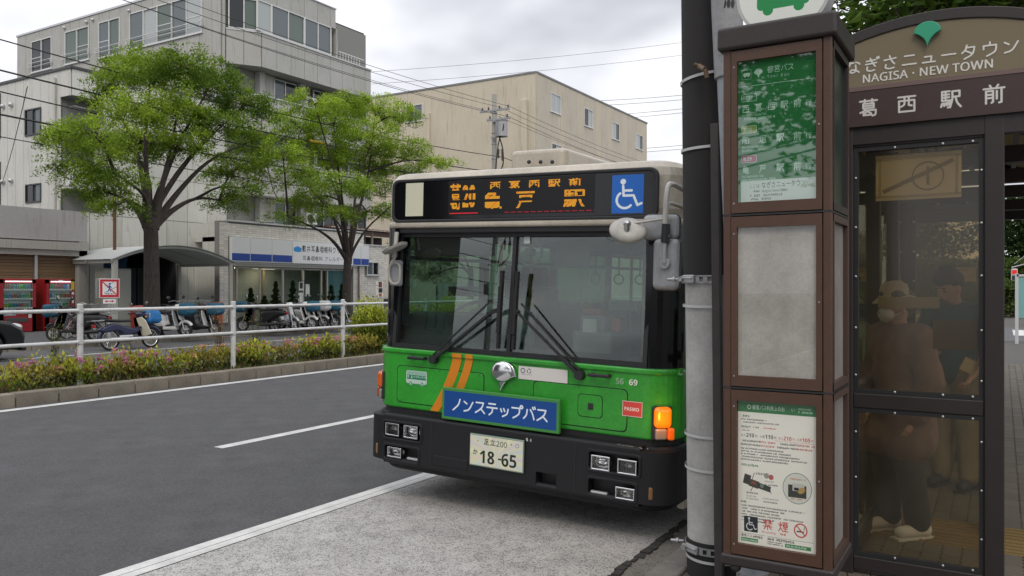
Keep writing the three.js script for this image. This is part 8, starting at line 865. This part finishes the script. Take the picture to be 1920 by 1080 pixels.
  mk('hair', t, o.hairMat ?? lin(0.02, 0.018, 0.018, 0.7), blob(sc([[Hd(0, 0.15, -0.03), Hd(0, 0.19, -0.005), 0.098, 0.088], [Hd(0, 0.2, 0.045), Hd(0, 0.215, -0.02), 0.055, 0.07], [Hd(-0.075, 0.14, -0.03), Hd(-0.07, 0.19, 0.02), 0.035, 0.04], [Hd(0.075, 0.14, -0.03), Hd(0.07, 0.19, 0.02), 0.035, 0.04], [Hd(0, 0.08, -0.065), Hd(0, 0.15, -0.06), 0.05, 0.07]]), 46, 0.03)); const H = (x, y, z) => { const p = S(Hd(x, y, z)); return [p.x, p.y, p.z]; };
  mk('eye', t, lin(0.03, 0.02, 0.015, 0.2), ...[-0.032, 0.032].map((x) => sp(0.0095 * s, ...H(x, 0.112, 0.083)))); mk('eyebrow', t, lin(0.03, 0.025, 0.02, 0.8), ...[-0.032, 0.032].map((x) => rod(H(x - 0.017, 0.134, 0.084), H(x + 0.017, 0.136, 0.086), 0.0045 * s)));
  if (o.mask) { mk('face_mask', t, lin(0.62, 0.61, 0.58, 0.8), blob(sc([[Hd(-0.03, 0.07, 0.075), Hd(0.03, 0.07, 0.075), 0.043, 0.043], [Hd(0, 0.045, 0.08), Hd(0, 0.095, 0.095), 0.034, 0.026]]), 34, 0.02)); mk('mask_loop', t, lin(0.6, 0.6, 0.58, 0.8), ...[-1, 1].flatMap((x) => [rod(H(x * 0.06, 0.09, 0.06), H(x * 0.095, 0.115, 0), 0.003), rod(H(x * 0.06, 0.05, 0.06), H(x * 0.092, 0.085, 0), 0.003)])); } else mk('lips', t, lin(0.3, 0.12, 0.09, 0.5), rod(H(-0.02, 0.058, 0.103), H(0.02, 0.058, 0.103), 0.006 * s));
  if (o.hat) { const g = lathe([[0.001, 0.105], [0.05, 0.1], [0.088, 0.07], [0.098, 0.02], [0.104, 0.0], [0.15, -0.035], [0.152, -0.04], [0.1, -0.006]], 28).scale(s, s, s); g.applyQuaternion(q); const p = H(0, 0.19, 0); mk('hat', t, o.hatMat, g.translate(...p)); } return t;
}
{
  const a = onY(1688, 1000, 0.15), b = onY(1792, 912, 0.15);
  person('waiting_person', 'person in beige hat, white mask and long brown coat waiting behind the smoked pane', [a.x, 0.15, a.z], -0.75, { h: 1.5, coat: true, mask: true, hat: true, hatMat: lin(0.42, 0.36, 0.26, 0.9), topMat: lin(0.22, 0.145, 0.12, 0.95, { map: rep(T.patch, 0.2) }), legMat: lin(0.025, 0.025, 0.032, 0.9), shoeMat: lin(0.55, 0.53, 0.48, 0.8), hairMat: lin(0.08, 0.07, 0.065, 0.8), nod: 0.12, look: -0.25, arms: [[[-0.24, 1.08, 0.03], [-0.17, 0.86, 0.14], 0.5, [0, 0.3, 1]], [[0.25, 1.08, -0.02], [0.22, 0.83, 0.08], 0.4, [-1, 0, 0]]], legs: [[[-0.1, 0.49, 0.03], [-0.11, 0.09, 0.0]], [[0.1, 0.49, 0.02], [0.12, 0.09, -0.05]]] });
  person('waiting_person', 'dark-haired person in teal shirt and khaki trousers, looking down behind the brown notice', [b.x, 0.15, b.z], -0.35, { h: 1.64, sleeve: 0.1, topMat: lin(0.018, 0.085, 0.125, 0.9), legMat: lin(0.34, 0.28, 0.18, 0.9, { map: rep(T.patch, 0.25) }), shoeMat: lin(0.03, 0.035, 0.05, 0.7), nod: 0.4, look: -0.35, headFwd: 0.05, arms: [[[-0.26, 1.1, 0.03], [-0.1, 1.05, 0.24], 0.7, [0, 1, 0.2]], [[0.25, 1.08, 0.02], [0.2, 0.9, 0.2], 0.6, [-0.6, 0.5, 0]]], legs: [[[-0.1, 0.49, 0.02], [-0.11, 0.09, 0.0]], [[0.1, 0.49, 0.03], [0.12, 0.09, 0.03]]] });
  const p = BL(905, 575, -1.35), w = BUS.localToWorld(V3(BL(868, 585, -0.7).x + 0.05, 0.40, -1.42));
  person('bus_driver', 'bus driver in white shirt seated behind the steering wheel', [w.x, w.y, w.z], 0, { h: 1.68, topMat: lin(0.6, 0.61, 0.63, 0.8), legMat: lin(0.02, 0.022, 0.03, 0.9), shoeMat: M.black, nod: 0.1, look: 0.2, j: { pel: V3(0, 0.62, 0), chest: V3(0, 0.95, -0.06), neck: V3(0, 1.12, -0.05) }, arms: [[[-0.27, 0.80, 0.15], [-0.15, 0.80, 0.46], 1.0, [0, -0.5, 1]], [[0.27, 0.80, 0.15], [0.16, 0.82, 0.46], 1.0, [0, -0.5, 1]]], legs: [[[-0.14, 0.58, 0.42], [-0.13, 0.10, 0.5]], [[0.14, 0.58, 0.42], [0.13, 0.10, 0.5]]] });
}
scene.traverse((o) => { if (o.isMesh) { o.castShadow = true; o.receiveShadow = true; } });
renderer.render(scene, camera);
